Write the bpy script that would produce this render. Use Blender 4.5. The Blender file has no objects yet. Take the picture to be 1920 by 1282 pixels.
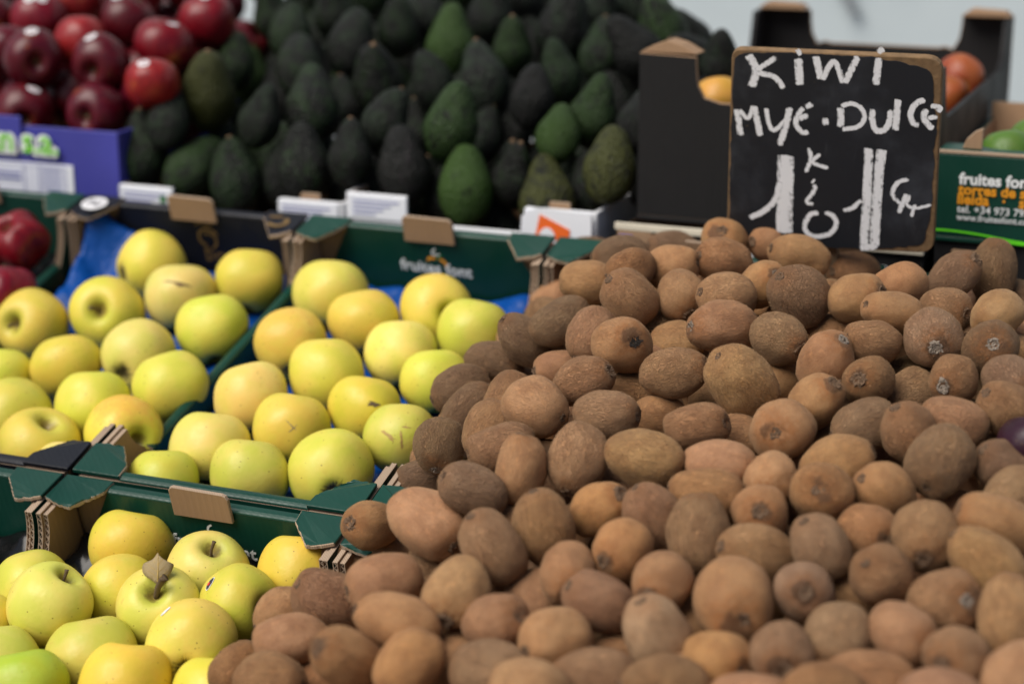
import bpy, bmesh, math, random
from mathutils import Vector, Matrix, noise
R_ = math.radians
random.seed(11)
SC = bpy.context.scene
COL = SC.collection
# ------------------------------------------------------------------ camera
CAM_Z = 1.5
PITCH = 16.0078
cam_d = bpy.data.cameras.new('camera')
cam = bpy.data.objects.new('camera', cam_d); COL.objects.link(cam)
cam.location = (0, 0, CAM_Z); cam.rotation_euler = (R_(90 - PITCH), 0, 0)
cam_d.sensor_width = 36; cam_d.lens = 3500 / 1920 * 36
cam_d.clip_start = .05; cam_d.clip_end = 400
cam_d.dof.use_dof = True; cam_d.dof.focus_distance = 1.63; cam_d.dof.aperture_fstop = 2.9
cam_d.dof.aperture_blades = 9
SC.camera = cam
# ------------------------------------------------------------------ sky, sun, exposure
SUN_EL, SUN_AZ = 52, -38          # degrees; azimuth measured from +Y (away from the camera) towards +X ; sun stands behind-left
w = bpy.data.worlds.new('World'); SC.world = w; w.use_nodes = True
nt = w.node_tree; bg = nt.nodes['Background']
sky = nt.nodes.new('ShaderNodeTexSky'); sky.sky_type = 'NISHITA'; sky.sun_disc = False
sun_dir = Vector((-.60, -.44, 1.02)).normalized()       # from the scene towards the sun
sky.sun_elevation = math.asin(sun_dir.z); sky.sun_rotation = math.atan2(sun_dir.x, sun_dir.y)
sky.air_density = 1.0; sky.dust_density = 3.0; sky.ozone_density = 1.0
nt.links.new(sky.outputs[0], bg.inputs[0]); bg.inputs[1].default_value = .064
sd = bpy.data.lights.new('sun', 'SUN'); sd.energy = 3.3; sd.angle = R_(46); sd.color = (1, .95, .87)
so = bpy.data.objects.new('sun', sd); COL.objects.link(so); so.rotation_euler = sun_dir.to_track_quat('Z', 'Y').to_euler(); so.location = (-2, -2, 4)
SC.view_settings.view_transform = 'Standard'; SC.view_settings.look = 'None'; SC.view_settings.gamma = 1
SC.view_settings.exposure = 0.2
SC.render.engine = 'CYCLES'; SC.cycles.max_bounces = 6; SC.cycles.use_denoising = True
DATA = {
 'U': [0.9263, -0.3768, -0.0],
 'V': [0.3608, 0.8868, 0.2888],
 'N': [-0.1088, -0.2675, 0.9574],
 'O': [-0.4156, 1.6472, 0.8976],
 'V2': [0.3768, 0.9263, 0.0],
 'O3': [-0.2114, 2.1492, 1.0402],
 'pitch': 16.0078,
 'L': 0.516,
 'KIWI': [
  [0.2149,1.8334,1.0779,-0.2668,-0.7537,0.6006,0.0241,0.028,"b","s","brown kiwi showing its stem scar, above the long reddish crosswise kiwi"],
  [0.2621,1.8358,1.0779,0.8164,0.555,-0.1592,0.0218,0.0256,"b","","brown kiwi seen rounded, up and right from the long reddish crosswise kiwi"],
  [0.2022,1.7378,1.0818,-0.9178,-0.312,0.2454,0.0213,0.0287,"o","s","orange brown kiwi lying with scar to the left, above the long reddish crosswise kiwi"],
  [0.2807,1.7716,1.0788,0.9552,0.072,-0.2869,0.0217,0.0308,"t","","tan kiwi lying sideways, left of the gouged orange-brown kiwi"],
  [0.2313,1.6726,1.0757,0.3609,-0.7405,0.567,0.0225,0.0261,"l","n","olive brown kiwi showing its stem scar, above the big tan kiwi mid-heap"],
  [0.1954,1.6426,1.0713,0.9107,0.3214,-0.2593,0.023,0.0279,"t","","tan kiwi lying sideways, just above the long reddish crosswise kiwi"],
  [0.2586,1.6307,1.0757,0.6242,0.4128,-0.6633,0.0271,0.0317,"g","","greyish brown kiwi seen rounded, right of the long reddish crosswise kiwi"],
  [0.3096,1.6203,1.0751,0.757,-0.5347,0.3755,0.0236,0.0264,"b","s","brown kiwi lying with scar to the right, just left of the gouged orange-brown kiwi"],
  [0.3444,1.8291,1.0483,0.8767,0.4623,-0.1326,0.023,0.027,"b","","brown kiwi half hidden, just left of the gouged orange-brown kiwi"],
  [0.3536,1.6485,1.0816,0.9153,0.3992,0.0534,0.0212,0.0262,"o","","smooth orange-brown kiwi with a short dark gouge, right below the price board"],
  [0.4105,1.6849,1.0806,0.6296,-0.3915,0.671,0.0218,0.0286,"d","s","dark brown kiwi lying with scar to the right, just right of the gouged orange-brown kiwi"],
  [0.4542,1.7128,1.0783,0.0872,0.2747,0.9576,0.0221,0.0314,"d","","tall dark brown kiwi standing on end at the top right of the heap"],
  [0.3815,1.5912,1.0725,0.6466,-0.7583,0.083,0.0212,0.0246,"b","s","brown kiwi showing its stem scar, just above the kiwi with papery star scar"],
  [0.3347,1.5824,1.0722,0.9147,0.2412,-0.3242,0.0212,0.0287,"b","","brown kiwi lying sideways, just below the gouged orange-brown kiwi"],
  [0.4216,1.565,1.0753,0.6788,0.705,0.2055,0.0212,0.0248,"l","","olive brown kiwi seen rounded, just below the tall kiwi standing on end"],
  [0.3618,1.542,1.0615,-0.1301,-0.9913,-0.0202,0.026,0.0302,"g","p","round greyish kiwi with a pale papery star-shaped scar facing the camera"],
  [0.406,1.5217,1.0575,-0.1407,-0.9032,0.4055,0.0238,0.0276,"d","p","dark brown kiwi showing its stem scar, just right of the kiwi with papery star scar"],
  [0.1872,1.5977,1.0535,-0.9271,-0.333,0.1721,0.0249,0.0335,"r","n","long reddish kiwi lying crosswise, wrinkled along its underside, high on the heap"],
  [0.2337,1.566,1.0541,0.5626,-0.8141,-0.1441,0.0237,0.0275,"g","s","greyish brown kiwi lying with scar to the right, right of the kiwi with white fleck"],
  [0.2591,1.6678,1.043,-0.8958,0.4271,-0.1225,0.0212,0.0248,"r","","reddish brown kiwi half hidden, right of the long reddish crosswise kiwi"],
  [0.2668,1.5288,1.0439,0.4667,-0.3973,0.7902,0.0239,0.0293,"b","n","brown kiwi tipped scar up, right of the long reddish crosswise kiwi"],
  [0.2901,1.6339,1.0357,-0.8348,0.5292,-0.1518,0.0212,0.0248,"b","","brown kiwi half hidden, down and left from the gouged orange-brown kiwi"],
  [0.31,1.5468,1.0551,0.9176,0.3043,-0.2556,0.0212,0.0264,"t","","tan kiwi lying sideways, just left of the kiwi with papery star scar"],
  [0.3461,1.6031,1.0318,0.4665,0.1232,-0.8759,0.0212,0.0266,"b","","brown kiwi half hidden, just left of the kiwi with papery star scar"],
  [0.299,1.4921,1.0366,-0.5247,-0.7723,0.358,0.022,0.0255,"b","s","brown kiwi showing its stem scar, down and left from the kiwi with papery star scar"],
  [0.3671,1.4829,1.0418,-0.5467,-0.8371,0.0214,0.0212,0.0246,"b","p","brown kiwi showing its stem scar, above the large dark fuzzy kiwi"],
  [0.4112,1.4739,1.0442,0.431,-0.8687,-0.244,0.0212,0.0246,"d","n","dark brown kiwi showing its stem scar, up and right from the large dark fuzzy kiwi"],
  [0.1956,1.5128,1.0313,0.6458,0.2134,-0.7331,0.0295,0.0349,"t","","big smooth tan kiwi leaning in the middle of the heap"],
  [0.2336,1.5726,1.0114,0.9157,0.3862,-0.1108,0.0212,0.0252,"b","","brown kiwi half hidden, just right of the big tan kiwi mid-heap"],
  [0.2514,1.4731,1.0253,0.4026,-0.5379,0.7407,0.0217,0.0293,"b","s","brown kiwi tipped scar up, right of the big tan kiwi mid-heap"],
  [0.2197,1.4381,1.0131,-0.3387,-0.9161,0.2148,0.026,0.0301,"b","s","brown kiwi showing its stem scar, just down and right from the big tan kiwi mid-heap"],
  [0.286,1.4358,1.0169,0.9199,0.3612,0.1528,0.0212,0.0301,"g","","greyish brown kiwi lying sideways, up and right from the kiwi with vivid orange ring"],
  [0.3152,1.4069,1.0213,0.4642,0.1354,-0.8753,0.0212,0.0261,"b","","brown kiwi lying slanted, just up and left from the large dark fuzzy kiwi"],
  [0.3546,1.4246,1.0244,-0.9113,0.386,0.1433,0.0212,0.028,"r","","reddish brown kiwi lying sideways, just above the large dark fuzzy kiwi"],
  [0.3374,1.5201,1.0174,0.8132,0.4601,0.3564,0.0212,0.0273,"g","","greyish brown kiwi half hidden, just down and left from the kiwi with papery star scar"],
  [0.355,1.5596,1.0191,-0.8834,0.4505,-0.1292,0.0212,0.0248,"d","","dark brown kiwi half hidden, just down and left from the kiwi with papery star scar"],
  [0.4006,1.4324,1.0316,0.758,0.2181,-0.6147,0.0225,0.0274,"b","","brown kiwi lying slanted, up and right from the large dark fuzzy kiwi"],
  [0.1514,1.4575,1.0102,0.856,-0.4443,0.2645,0.0212,0.0286,"r","s","reddish brown kiwi lying with scar to the right, below the long reddish crosswise kiwi"],
  [0.1886,1.4897,0.9874,-0.9342,0.343,-0.0984,0.0212,0.0267,"b","","brown kiwi half hidden, just below the big tan kiwi mid-heap"],
  [0.1389,1.5339,1.0326,0.9018,-0.3183,0.2924,0.0226,0.0305,"t","s","tan kiwi lying with scar to the right, left of the big tan kiwi mid-heap"],
  [0.0964,1.578,1.0447,0.3013,-0.8773,0.3736,0.026,0.0302,"b","k","round fuzzy golden-brown kiwi with a rough black scar facing the camera"],
  [-0.0169,1.7178,0.987,0.8889,-0.4524,0.072,0.0218,0.0294,"d","s","dark kiwi with an orange end overhanging the right apple crate"],
  [0.0454,1.677,1.0384,0.9063,0.1165,0.4062,0.0212,0.0301,"d","","dark brown kiwi lying slanted, just up and left from the reddish slanted kiwi"],
  [0.0113,1.6965,1.015,0.6709,0.1186,-0.732,0.0212,0.0291,"d","","dark brown kiwi lying slanted, just up and right from the dark kiwi overhanging the apples"],
  [0.0725,1.7415,1.0601,0.928,-0.37,0.0432,0.0212,0.0286,"b","s","brown kiwi lying with scar to the right, just left of the kiwi with white fleck"],
  [0.1078,1.7914,1.0719,0.9738,0.2186,-0.0627,0.0212,0.0301,"d","","dark brown kiwi lying sideways, just above the kiwi with white fleck"],
  [0.1115,1.7086,1.0805,0.8662,0.4597,0.1961,0.0212,0.0256,"o","","orange brown kiwi lying sideways, just above the kiwi with white fleck"],
  [0.1089,1.6626,1.0649,0.7,0.2283,-0.6766,0.0247,0.0293,"b","","dusty brown kiwi with a tiny white fleck, high on the left slope"],
  [0.1567,1.6673,1.067,0.2435,-0.7972,-0.5524,0.0231,0.0259,"b","s","brown kiwi tipped scar down, just right of the kiwi with white fleck"],
  [0.0865,1.7686,1.0329,0.4719,0.543,0.6946,0.0212,0.0281,"d","","dark brown kiwi half hidden, just left of the kiwi with white fleck"],
  [0.0713,1.6196,1.0425,0.4689,0.5575,0.6851,0.0212,0.0271,"r","","reddish brown kiwi lying slanted, just up and left from the fuzzy kiwi with black scar"],
  [0.0572,1.7087,1.0103,-0.9414,0.3242,-0.093,0.0212,0.0277,"b","","brown kiwi half hidden, just above the reddish slanted kiwi"],
  [0.1372,1.6768,1.0274,-0.9342,0.343,-0.0984,0.0212,0.0267,"g","","greyish brown kiwi half hidden, just right of the fuzzy kiwi with black scar"],
  [0.0621,1.5394,1.0229,0.7759,-0.4128,0.4772,0.0227,0.0286,"r","s","reddish kiwi lying slanted with its scar to the upper right, left of centre"],
  [0.0203,1.5099,1.0089,-0.7905,0.599,0.1275,0.0257,0.0301,"t","","tan kiwi seen rounded, just down and left from the reddish slanted kiwi"],
  [-0.0037,1.5665,0.9985,0.3171,0.6005,0.7341,0.0212,0.026,"b","","brown kiwi standing upright, just below the dark kiwi overhanging the apples"],
  [-0.0389,1.6194,0.9711,0.6428,0.2113,0.7363,0.0212,0.0301,"d","","dark brown kiwi lying slanted, just up and right from the dark shrivelled kiwi"],
  [-0.0486,1.6862,0.9696,0.8885,0.4022,0.221,0.0216,0.029,"d","","dark brown kiwi lying sideways, just down and left from the dark kiwi overhanging the apples"],
  [-0.0206,1.5233,0.9849,0.4719,0.543,0.6946,0.0212,0.0281,"b","","brown kiwi lying slanted, just right of the dark shrivelled kiwi"],
  [-0.0643,1.5773,0.9513,-0.1321,-0.7711,-0.6228,0.024,0.027,"d","n","dark shrivelled kiwi on the left slope touching the russeted yellow apple"],
  [0.0442,1.6437,1.0009,0.9263,0.3621,-0.1039,0.0212,0.0259,"r","","reddish brown kiwi half hidden, just up and left from the reddish slanted kiwi"],
  [0.0795,1.486,1.01,0.9294,-0.3442,0.1333,0.0212,0.0286,"t","s","tan kiwi lying with scar to the right, below the fuzzy kiwi with black scar"],
  [0.1071,1.5756,1.0002,-0.9202,0.3762,-0.1079,0.0212,0.0255,"b","","brown kiwi half hidden, just below the fuzzy kiwi with black scar"],
  [0.1263,1.5335,0.9906,0.9187,0.3796,-0.1089,0.0212,0.0254,"b","","brown kiwi half hidden, just above the greenish flat kiwi"],
  [0.1515,1.636,1.0303,-0.9113,0.3957,-0.1135,0.0212,0.025,"l","","olive brown kiwi half hidden, just left of the long reddish crosswise kiwi"],
  [-0.0089,1.4657,0.9887,0.9756,0.1786,0.1277,0.0212,0.0301,"b","","brown kiwi lying sideways, just right of the dark shrivelled kiwi"],
  [0.0523,1.4313,0.9911,-0.2122,-0.603,-0.769,0.0264,0.0306,"t","s","tan kiwi tipped scar down, left of the greenish flat kiwi"],
  [0.1065,1.4141,0.9979,-0.9355,0.3459,0.0724,0.0239,0.0331,"l","","greenish brown kiwi lying flat in the centre of the heap"],
  [0.0066,1.4214,0.9842,0.1736,0.2716,0.9466,0.0212,0.0301,"t","","tan kiwi standing upright, right of the dark shrivelled kiwi"],
  [-0.0311,1.3984,0.9757,0.8585,0.1976,-0.4732,0.0212,0.0288,"g","","greyish brown kiwi lying slanted, just down and right from the dark shrivelled kiwi"],
  [-0.0678,1.4017,0.9466,0.7067,-0.594,-0.3844,0.0261,0.0344,"t","s","big tan kiwi jutting out at the corner of the green crates"],
  [-0.0354,1.4518,0.9374,0.6697,0.1237,-0.7322,0.0212,0.0287,"g","","greyish brown kiwi half hidden, just right of the big kiwi over the crate corner"],
  [-0.1191,1.4719,0.9164,-0.6667,-0.6524,0.3605,0.0212,0.0254,"o","s","small fuzzy kiwi with a dark scar resting on the green crate corner"],
  [-0.0092,1.4104,0.9375,-0.9348,0.3413,-0.0979,0.0212,0.0268,"b","","brown kiwi half hidden, right of the big kiwi over the crate corner"],
  [0.0245,1.3466,0.9643,0.2444,0.0643,-0.9675,0.0242,0.0322,"l","","olive brown kiwi standing upright, up and right from the egg-shaped tan kiwi"],
  [-0.0139,1.322,0.9581,0.5492,0.0611,-0.8335,0.0225,0.032,"t","","tan kiwi lying slanted, just up and right from the egg-shaped tan kiwi"],
  [-0.041,1.2813,0.9403,-0.2778,-0.8889,-0.3642,0.0238,0.0321,"t","s","egg-shaped tan kiwi hanging steeply with its scar pointing down-left"],
  [-0.0991,1.338,0.9224,0.9298,0.3619,0.0667,0.023,0.0305,"b","","brown kiwi lying sideways, just below the small kiwi on the crate corner"],
  [-0.0996,1.4991,0.8819,0.8246,0.1625,-0.5419,0.0212,0.03,"g","","greyish brown kiwi half hidden, up and left from the egg-shaped tan kiwi"],
  [-0.1462,1.3865,0.8863,0.81,0.2113,-0.5471,0.0262,0.0331,"r","","reddish brown kiwi lying slanted, just up and right from the brown bottom-left kiwi"],
  [-0.144,1.5145,0.8669,-0.93,0.2709,-0.2483,0.0212,0.0282,"t","","tan kiwi half hidden, just down and left from the small kiwi on the crate corner"],
  [-0.1875,1.402,0.8673,0.7892,0.5214,0.3245,0.0212,0.025,"t","","tan kiwi lying slanted, just above the brown bottom-left kiwi"],
  [-0.1734,1.3408,0.8728,-0.9848,-0.0479,-0.1669,0.0212,0.0301,"b","","brown kiwi lying at the bottom left beside the front apple crate"],
  [-0.1186,1.2261,0.9112,-0.6557,-0.4965,0.5688,0.0225,0.0292,"o","s","orange brown kiwi lying with scar to the left, just right of the brown bottom-left kiwi"],
  [-0.0736,1.2098,0.9166,0.5991,0.5453,0.5863,0.0225,0.0281,"o","","orange brown kiwi lying slanted, down and left from the egg-shaped tan kiwi"],
  [-0.0829,1.2527,0.9278,0.9659,-0.0714,-0.2488,0.0225,0.032,"r","","reddish brown kiwi lying sideways, just down and left from the egg-shaped tan kiwi"],
  [-0.0439,1.2565,0.893,0.9294,0.3547,-0.1018,0.0225,0.0278,"b","","brown kiwi half hidden, below the egg-shaped tan kiwi"],
  [-0.0152,1.1995,0.915,-0.9338,0.3508,0.0706,0.0225,0.0307,"g","","greyish brown kiwi lying sideways, down and right from the egg-shaped tan kiwi"],
  [0.0064,1.2578,0.8984,0.7945,0.5089,0.3312,0.0225,0.0268,"o","","orange brown kiwi half hidden, down and right from the egg-shaped tan kiwi"],
  [-0.0117,1.2392,0.9339,0.6667,-0.572,0.4779,0.0225,0.0273,"r","s","reddish brown kiwi lying with scar to the right, left of the pale pinkish upright kiwi"],
  [0.0168,1.318,0.9141,0.1602,0.6209,0.7673,0.0225,0.0272,"r","","reddish brown kiwi half hidden, right of the egg-shaped tan kiwi"],
  [0.0312,1.2175,0.9286,0.7874,0.6157,-0.0322,0.0243,0.0284,"b","","brown kiwi seen rounded, left of the pale pinkish upright kiwi"],
  [0.064,1.2513,0.9441,0.8119,0.2053,-0.5465,0.0225,0.0288,"r","","reddish brown kiwi lying slanted, just left of the pale pinkish upright kiwi"],
  [0.0408,1.2915,0.9502,0.0647,-0.984,-0.1661,0.0225,0.0261,"r","s","reddish brown kiwi showing its stem scar, up and left from the pale pinkish upright kiwi"],
  [0.0831,1.3087,0.9616,-0.5747,-0.8182,-0.0144,0.0232,0.027,"o","s","orange brown kiwi showing its stem scar, above the pale pinkish upright kiwi"],
  [0.0679,1.3664,0.9725,0.6393,-0.4325,0.6357,0.0218,0.0271,"o","s","orange brown kiwi lying with scar to the right, below the reddish slanted kiwi"],
  [0.1092,1.3468,0.9733,0.4727,0.0872,-0.8769,0.0225,0.0301,"r","","reddish brown kiwi lying slanted, just below the greenish flat kiwi"],
  [0.1113,1.4324,0.9585,0.9233,0.3693,-0.1059,0.0212,0.0257,"g","","greyish brown kiwi half hidden, just below the greenish flat kiwi"],
  [0.1024,1.2122,0.936,0.3959,0.1019,-0.9126,0.0238,0.0304,"p","","pale pinkish kiwi standing upright near the bottom centre"],
  [0.1101,1.2632,0.9549,-0.4642,-0.8849,-0.0393,0.0225,0.0261,"r","s","reddish brown kiwi showing its stem scar, just above the pale pinkish upright kiwi"],
  [0.0772,1.2436,0.9002,0.9233,0.3693,-0.1059,0.0225,0.0273,"b","","brown kiwi half hidden, just down and left from the pale pinkish upright kiwi"],
  [0.0573,1.1807,0.9169,-1.0,0.0,0.0,0.0225,0.032,"g","","greyish brown kiwi lying sideways, down and left from the pale pinkish upright kiwi"],
  [0.1041,1.1557,0.9242,0.9921,0.1205,-0.0346,0.0225,0.0319,"r","","reddish brown kiwi lying sideways, just below the pale pinkish upright kiwi"],
  [0.1664,1.405,0.995,0.9962,-0.024,-0.0838,0.0212,0.0301,"t","","tan kiwi lying sideways, right of the greenish flat kiwi"],
  [0.2034,1.378,0.9943,-0.2568,-0.9343,-0.2472,0.0212,0.0246,"t","s","tan kiwi showing its stem scar, just left of the kiwi with vivid orange ring"],
  [0.151,1.367,0.9841,0.9962,-0.024,-0.0838,0.0212,0.0301,"o","","orange brown kiwi lying sideways, just down and right from the greenish flat kiwi"],
  [0.1406,1.3148,0.9721,0.082,0.5853,0.8066,0.0234,0.0303,"g","","greyish brown kiwi standing upright, up and left from the largest round kiwi"],
  [0.2383,1.3424,0.9956,-0.2925,-0.8776,0.3799,0.0246,0.0285,"o","s","round kiwi with a vivid orange ring around its scar"],
  [0.1889,1.3351,0.9807,-0.1203,-0.906,0.4059,0.0225,0.0261,"o","s","orange brown kiwi showing its stem scar, left of the kiwi with vivid orange ring"],
  [0.1824,1.2919,0.9652,0.9176,0.2324,-0.3225,0.0225,0.0312,"l","","olive brown kiwi lying sideways, just up and right from the largest round kiwi"],
  [0.2273,1.2814,0.9754,0.5319,0.1502,-0.8334,0.0225,0.0276,"p","","pale pinkish brown kiwi lying slanted, just below the kiwi with vivid orange ring"],
  [0.2518,1.3453,0.9479,0.4557,0.178,-0.8722,0.0225,0.0265,"o","","orange brown kiwi half hidden, just below the kiwi with vivid orange ring"],
  [0.1596,1.2406,0.9507,0.0827,-0.9963,-0.0213,0.03,0.0348,"b","s","largest round kiwi low in the front, dull scar towards the camera"],
  [0.2102,1.2419,0.9562,-0.0995,-0.9179,0.3841,0.0225,0.0261,"p","s","pale pinkish brown kiwi showing its stem scar, right of the largest round kiwi"],
  [0.2556,1.2874,0.9366,-0.7764,0.6058,-0.1738,0.0225,0.0263,"l","","olive brown kiwi half hidden, just above the mauve kiwi with white scar"],
  [0.2673,1.2472,0.9651,0.5893,0.4778,-0.6515,0.0226,0.0265,"r","","reddish brown kiwi seen rounded, up and right from the mauve kiwi with white scar"],
  [0.3047,1.2808,0.984,-0.2443,-0.9399,-0.2386,0.0253,0.0294,"t","s","tan kiwi showing its stem scar, below the large dark fuzzy kiwi"],
  [0.2676,1.3101,0.9746,0.3284,-0.9341,0.1399,0.0225,0.0261,"o","s","orange brown kiwi showing its stem scar, down and left from the large dark fuzzy kiwi"],
  [0.3413,1.246,0.9782,0.766,-0.1773,-0.6179,0.0225,0.032,"l","","olive brown kiwi lying slanted, below the large dark fuzzy kiwi"],
  [0.3567,1.284,0.9913,-0.9397,0.0943,0.3288,0.0225,0.032,"b","","brown kiwi lying sideways, down and right from the large dark fuzzy kiwi"],
  [0.344,1.3693,0.9678,-0.9321,0.3481,-0.0999,0.0212,0.0265,"o","","orange brown kiwi half hidden, just below the large dark fuzzy kiwi"],
  [0.332,1.3628,1.0118,0.5139,0.7463,0.4231,0.0266,0.0311,"d","","large dark fuzzy kiwi bordering a black gap on the right"],
  [0.2864,1.3477,0.993,0.7802,0.293,-0.5527,0.0225,0.0263,"b","","brown kiwi lying slanted, just right of the kiwi with vivid orange ring"],
  [0.2564,1.3877,1.0026,-0.8885,0.2239,-0.4006,0.0225,0.0301,"b","","brown kiwi lying sideways, just above the kiwi with vivid orange ring"],
  [0.3824,1.3675,1.0051,0.7049,0.2131,-0.6765,0.0225,0.027,"d","","dark brown kiwi lying slanted, just right of the large dark fuzzy kiwi"],
  [0.3786,1.324,0.9983,0.7802,0.5415,0.3133,0.0225,0.0263,"g","","greyish brown kiwi lying slanted, down and right from the large dark fuzzy kiwi"],
  [0.3064,1.2195,0.9594,0.3945,-0.8439,0.3637,0.0238,0.0276,"b","p","brown kiwi showing its stem scar, right of the mauve kiwi with white scar"],
  [0.3445,1.1917,0.9597,0.1649,0.5584,0.813,0.0225,0.0312,"l","","olive brown kiwi standing upright, down and right from the large dark fuzzy kiwi"],
  [0.3733,1.3068,0.9512,0.8188,0.1827,-0.5442,0.0225,0.0301,"r","","reddish brown kiwi half hidden, down and right from the large dark fuzzy kiwi"],
  [0.2262,1.1997,0.9391,-0.4366,-0.7786,-0.4506,0.0246,0.0281,"p","p","mauve-brown kiwi at the bottom with a whitish scar pointing down"],
  [0.2666,1.2279,0.9217,0.4636,0.5817,0.6684,0.0225,0.0276,"l","","olive brown kiwi half hidden, just right of the mauve kiwi with white scar"],
  [0.2714,1.191,0.9471,0.6134,-0.7896,-0.0149,0.0225,0.0261,"b","s","brown kiwi showing its stem scar, just right of the mauve kiwi with white scar"],
  [0.3028,1.1575,0.9462,-0.6215,-0.7712,0.1378,0.0225,0.0261,"b","s","brown kiwi showing its stem scar, below the large dark fuzzy kiwi"],
  [0.3019,1.1919,0.9136,-0.9358,0.339,-0.0973,0.0225,0.0285,"r","","reddish brown kiwi half hidden, right of the mauve kiwi with white scar"],
  [0.1856,1.1745,0.9402,-0.1277,-0.9917,-0.0144,0.0225,0.0261,"g","s","greyish brown kiwi showing its stem scar, just left of the mauve kiwi with white scar"],
  [0.1429,1.1864,0.9304,0.6207,-0.7799,0.0803,0.0225,0.0261,"o","s","orange brown kiwi showing its stem scar, just below the largest round kiwi"],
  [0.2429,1.1542,0.9294,-1.0,0.0,0.0,0.0225,0.032,"o","","orange brown kiwi lying sideways, just down and right from the mauve kiwi with white scar"],
  [0.3364,1.1307,0.9444,0.7216,0.4897,0.4894,0.0225,0.0295,"b","","brown kiwi lying slanted, right of the mauve kiwi with white scar"],
  [0.1343,1.2728,0.9174,0.9321,0.3481,-0.0999,0.0225,0.0281,"b","","brown kiwi half hidden, just right of the pale pinkish upright kiwi"],
  [-0.215,1.3411,0.8466,0.6281,0.6955,0.3488,0.0212,0.0248,"o","","orange brown kiwi seen rounded, just down and left from the brown bottom-left kiwi"],
  [-0.1846,1.3009,0.856,-0.9248,0.3657,-0.1049,0.0225,0.0274,"b","","brown kiwi lying sideways, just down and left from the brown bottom-left kiwi"],
  [-0.1544,1.3328,0.8371,0.8049,0.4828,0.345,0.0212,0.0262,"o","","orange brown kiwi half hidden, just down and right from the brown bottom-left kiwi"],
  [-0.1007,1.2548,0.8744,0.8348,0.5292,-0.1518,0.0225,0.0263,"b","","brown kiwi half hidden, down and right from the brown bottom-left kiwi"],
  [0.0115,1.1573,0.9207,-0.939,0.3307,-0.0949,0.0225,0.029,"t","","tan kiwi lying sideways, down and right from the egg-shaped tan kiwi"],
  [0.1605,1.1428,0.9192,-0.9488,0.3036,-0.0871,0.0225,0.0309,"b","","brown kiwi lying sideways, below the largest round kiwi"],
  [0.2041,1.1191,0.9355,0.9488,0.3036,-0.0871,0.0225,0.0309,"o","","orange brown kiwi lying sideways, just down and left from the mauve kiwi with white scar"],
  [0.2823,1.1182,0.9331,-0.9488,0.3036,-0.0871,0.0225,0.0309,"b","","brown kiwi lying sideways, down and right from the mauve kiwi with white scar"],
  [0.482,1.7272,1.0474,-0.9172,0.3829,-0.1099,0.0212,0.0253,"d","","dark brown kiwi half hidden, just down and right from the tall kiwi standing on end"],
  [0.4531,1.6008,1.0429,-0.9294,0.3547,-0.1018,0.0212,0.0262,"b","","brown kiwi half hidden, below the tall kiwi standing on end"],
  [0.4407,1.5615,1.0382,0.9294,0.3547,-0.1018,0.0212,0.0262,"b","","brown kiwi half hidden, right of the kiwi with papery star scar"],
  [0.3844,1.4407,0.9918,-0.9294,0.3547,-0.1018,0.0212,0.0262,"b","","brown kiwi half hidden, just up and right from the large dark fuzzy kiwi"],
  [-0.0778,1.6013,0.9095,0.9488,0.3036,-0.0871,0.0212,0.0291,"d","","dark brown kiwi half hidden, just below the dark shrivelled kiwi"],
  [0.1181,1.6126,1.0134,-0.9113,0.3957,-0.1135,0.0212,0.025,"r","","reddish brown kiwi half hidden, just down and right from the fuzzy kiwi with black scar"],
  [0.3373,1.8707,1.0554,0.8049,0.2265,-0.5485,0.0212,0.0262,"d","","dark brown kiwi half hidden, just up and left from the gouged orange-brown kiwi"],
  [0.3119,1.5754,1.0245,0.9202,0.3762,-0.1079,0.0212,0.0255,"d","","dark brown kiwi half hidden, below the gouged orange-brown kiwi"],
  [0.1718,1.9215,1.0489,0.9374,0.249,-0.2434,0.0212,0.0299,"d","","dark brown kiwi half hidden, just up and right from the kiwi with white fleck"],
  [0.1527,1.7289,1.0787,-0.9176,0.3043,-0.2556,0.0212,0.0264,"b","","brown kiwi lying sideways, just up and right from the kiwi with white fleck"],
  [0.0876,1.9903,1.0268,0.9772,0.2042,-0.0586,0.0212,0.0301,"d","","dark brown kiwi half hidden, just up and left from the kiwi with white fleck"],
 ],
 'KFILL': [
  [0.447,1.6478,1.0371,-0.5364,-0.1602,-0.8286,0.0223,0.0268,"b","kiwi buried deep beneath the top layer of the heap, barely showing"],
  [0.2406,1.735,1.0365,0.0998,0.7101,-0.697,0.022,0.0263,"r","kiwi buried deep beneath the top layer of the heap, barely showing"],
  [0.3415,1.6923,1.0364,-0.6275,-0.7304,0.2696,0.0226,0.0271,"r","kiwi buried deep beneath the top layer of the heap, barely showing"],
  [0.1407,1.7736,1.0361,0.8404,0.0176,0.5417,0.0222,0.0267,"r","kiwi buried deep beneath the top layer of the heap, barely showing"],
  [0.2958,1.7061,1.0357,-0.8136,0.2222,-0.5373,0.0207,0.0249,"r","kiwi buried deep beneath the top layer of the heap, barely showing"],
  [0.3837,1.6755,1.0356,0.7896,-0.1861,0.5847,0.0229,0.0274,"g","kiwi buried deep beneath the top layer of the heap, barely showing"],
  [0.2009,1.7395,1.0356,0.098,-0.7943,0.5995,0.021,0.0251,"r","kiwi buried deep beneath the top layer of the heap, barely showing"],
  [0.5014,1.6747,1.0333,0.3465,0.4088,0.8443,0.0221,0.0266,"g","kiwi buried deep beneath the top layer of the heap, barely showing"],
  [0.3069,1.7537,1.0331,-0.0521,-0.6809,0.7305,0.0235,0.0282,"g","kiwi buried deep beneath the top layer of the heap, barely showing"],
  [0.4851,1.6267,1.0329,0.2958,-0.7497,0.592,0.0229,0.0275,"r","kiwi buried deep beneath the top layer of the heap, barely showing"],
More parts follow.
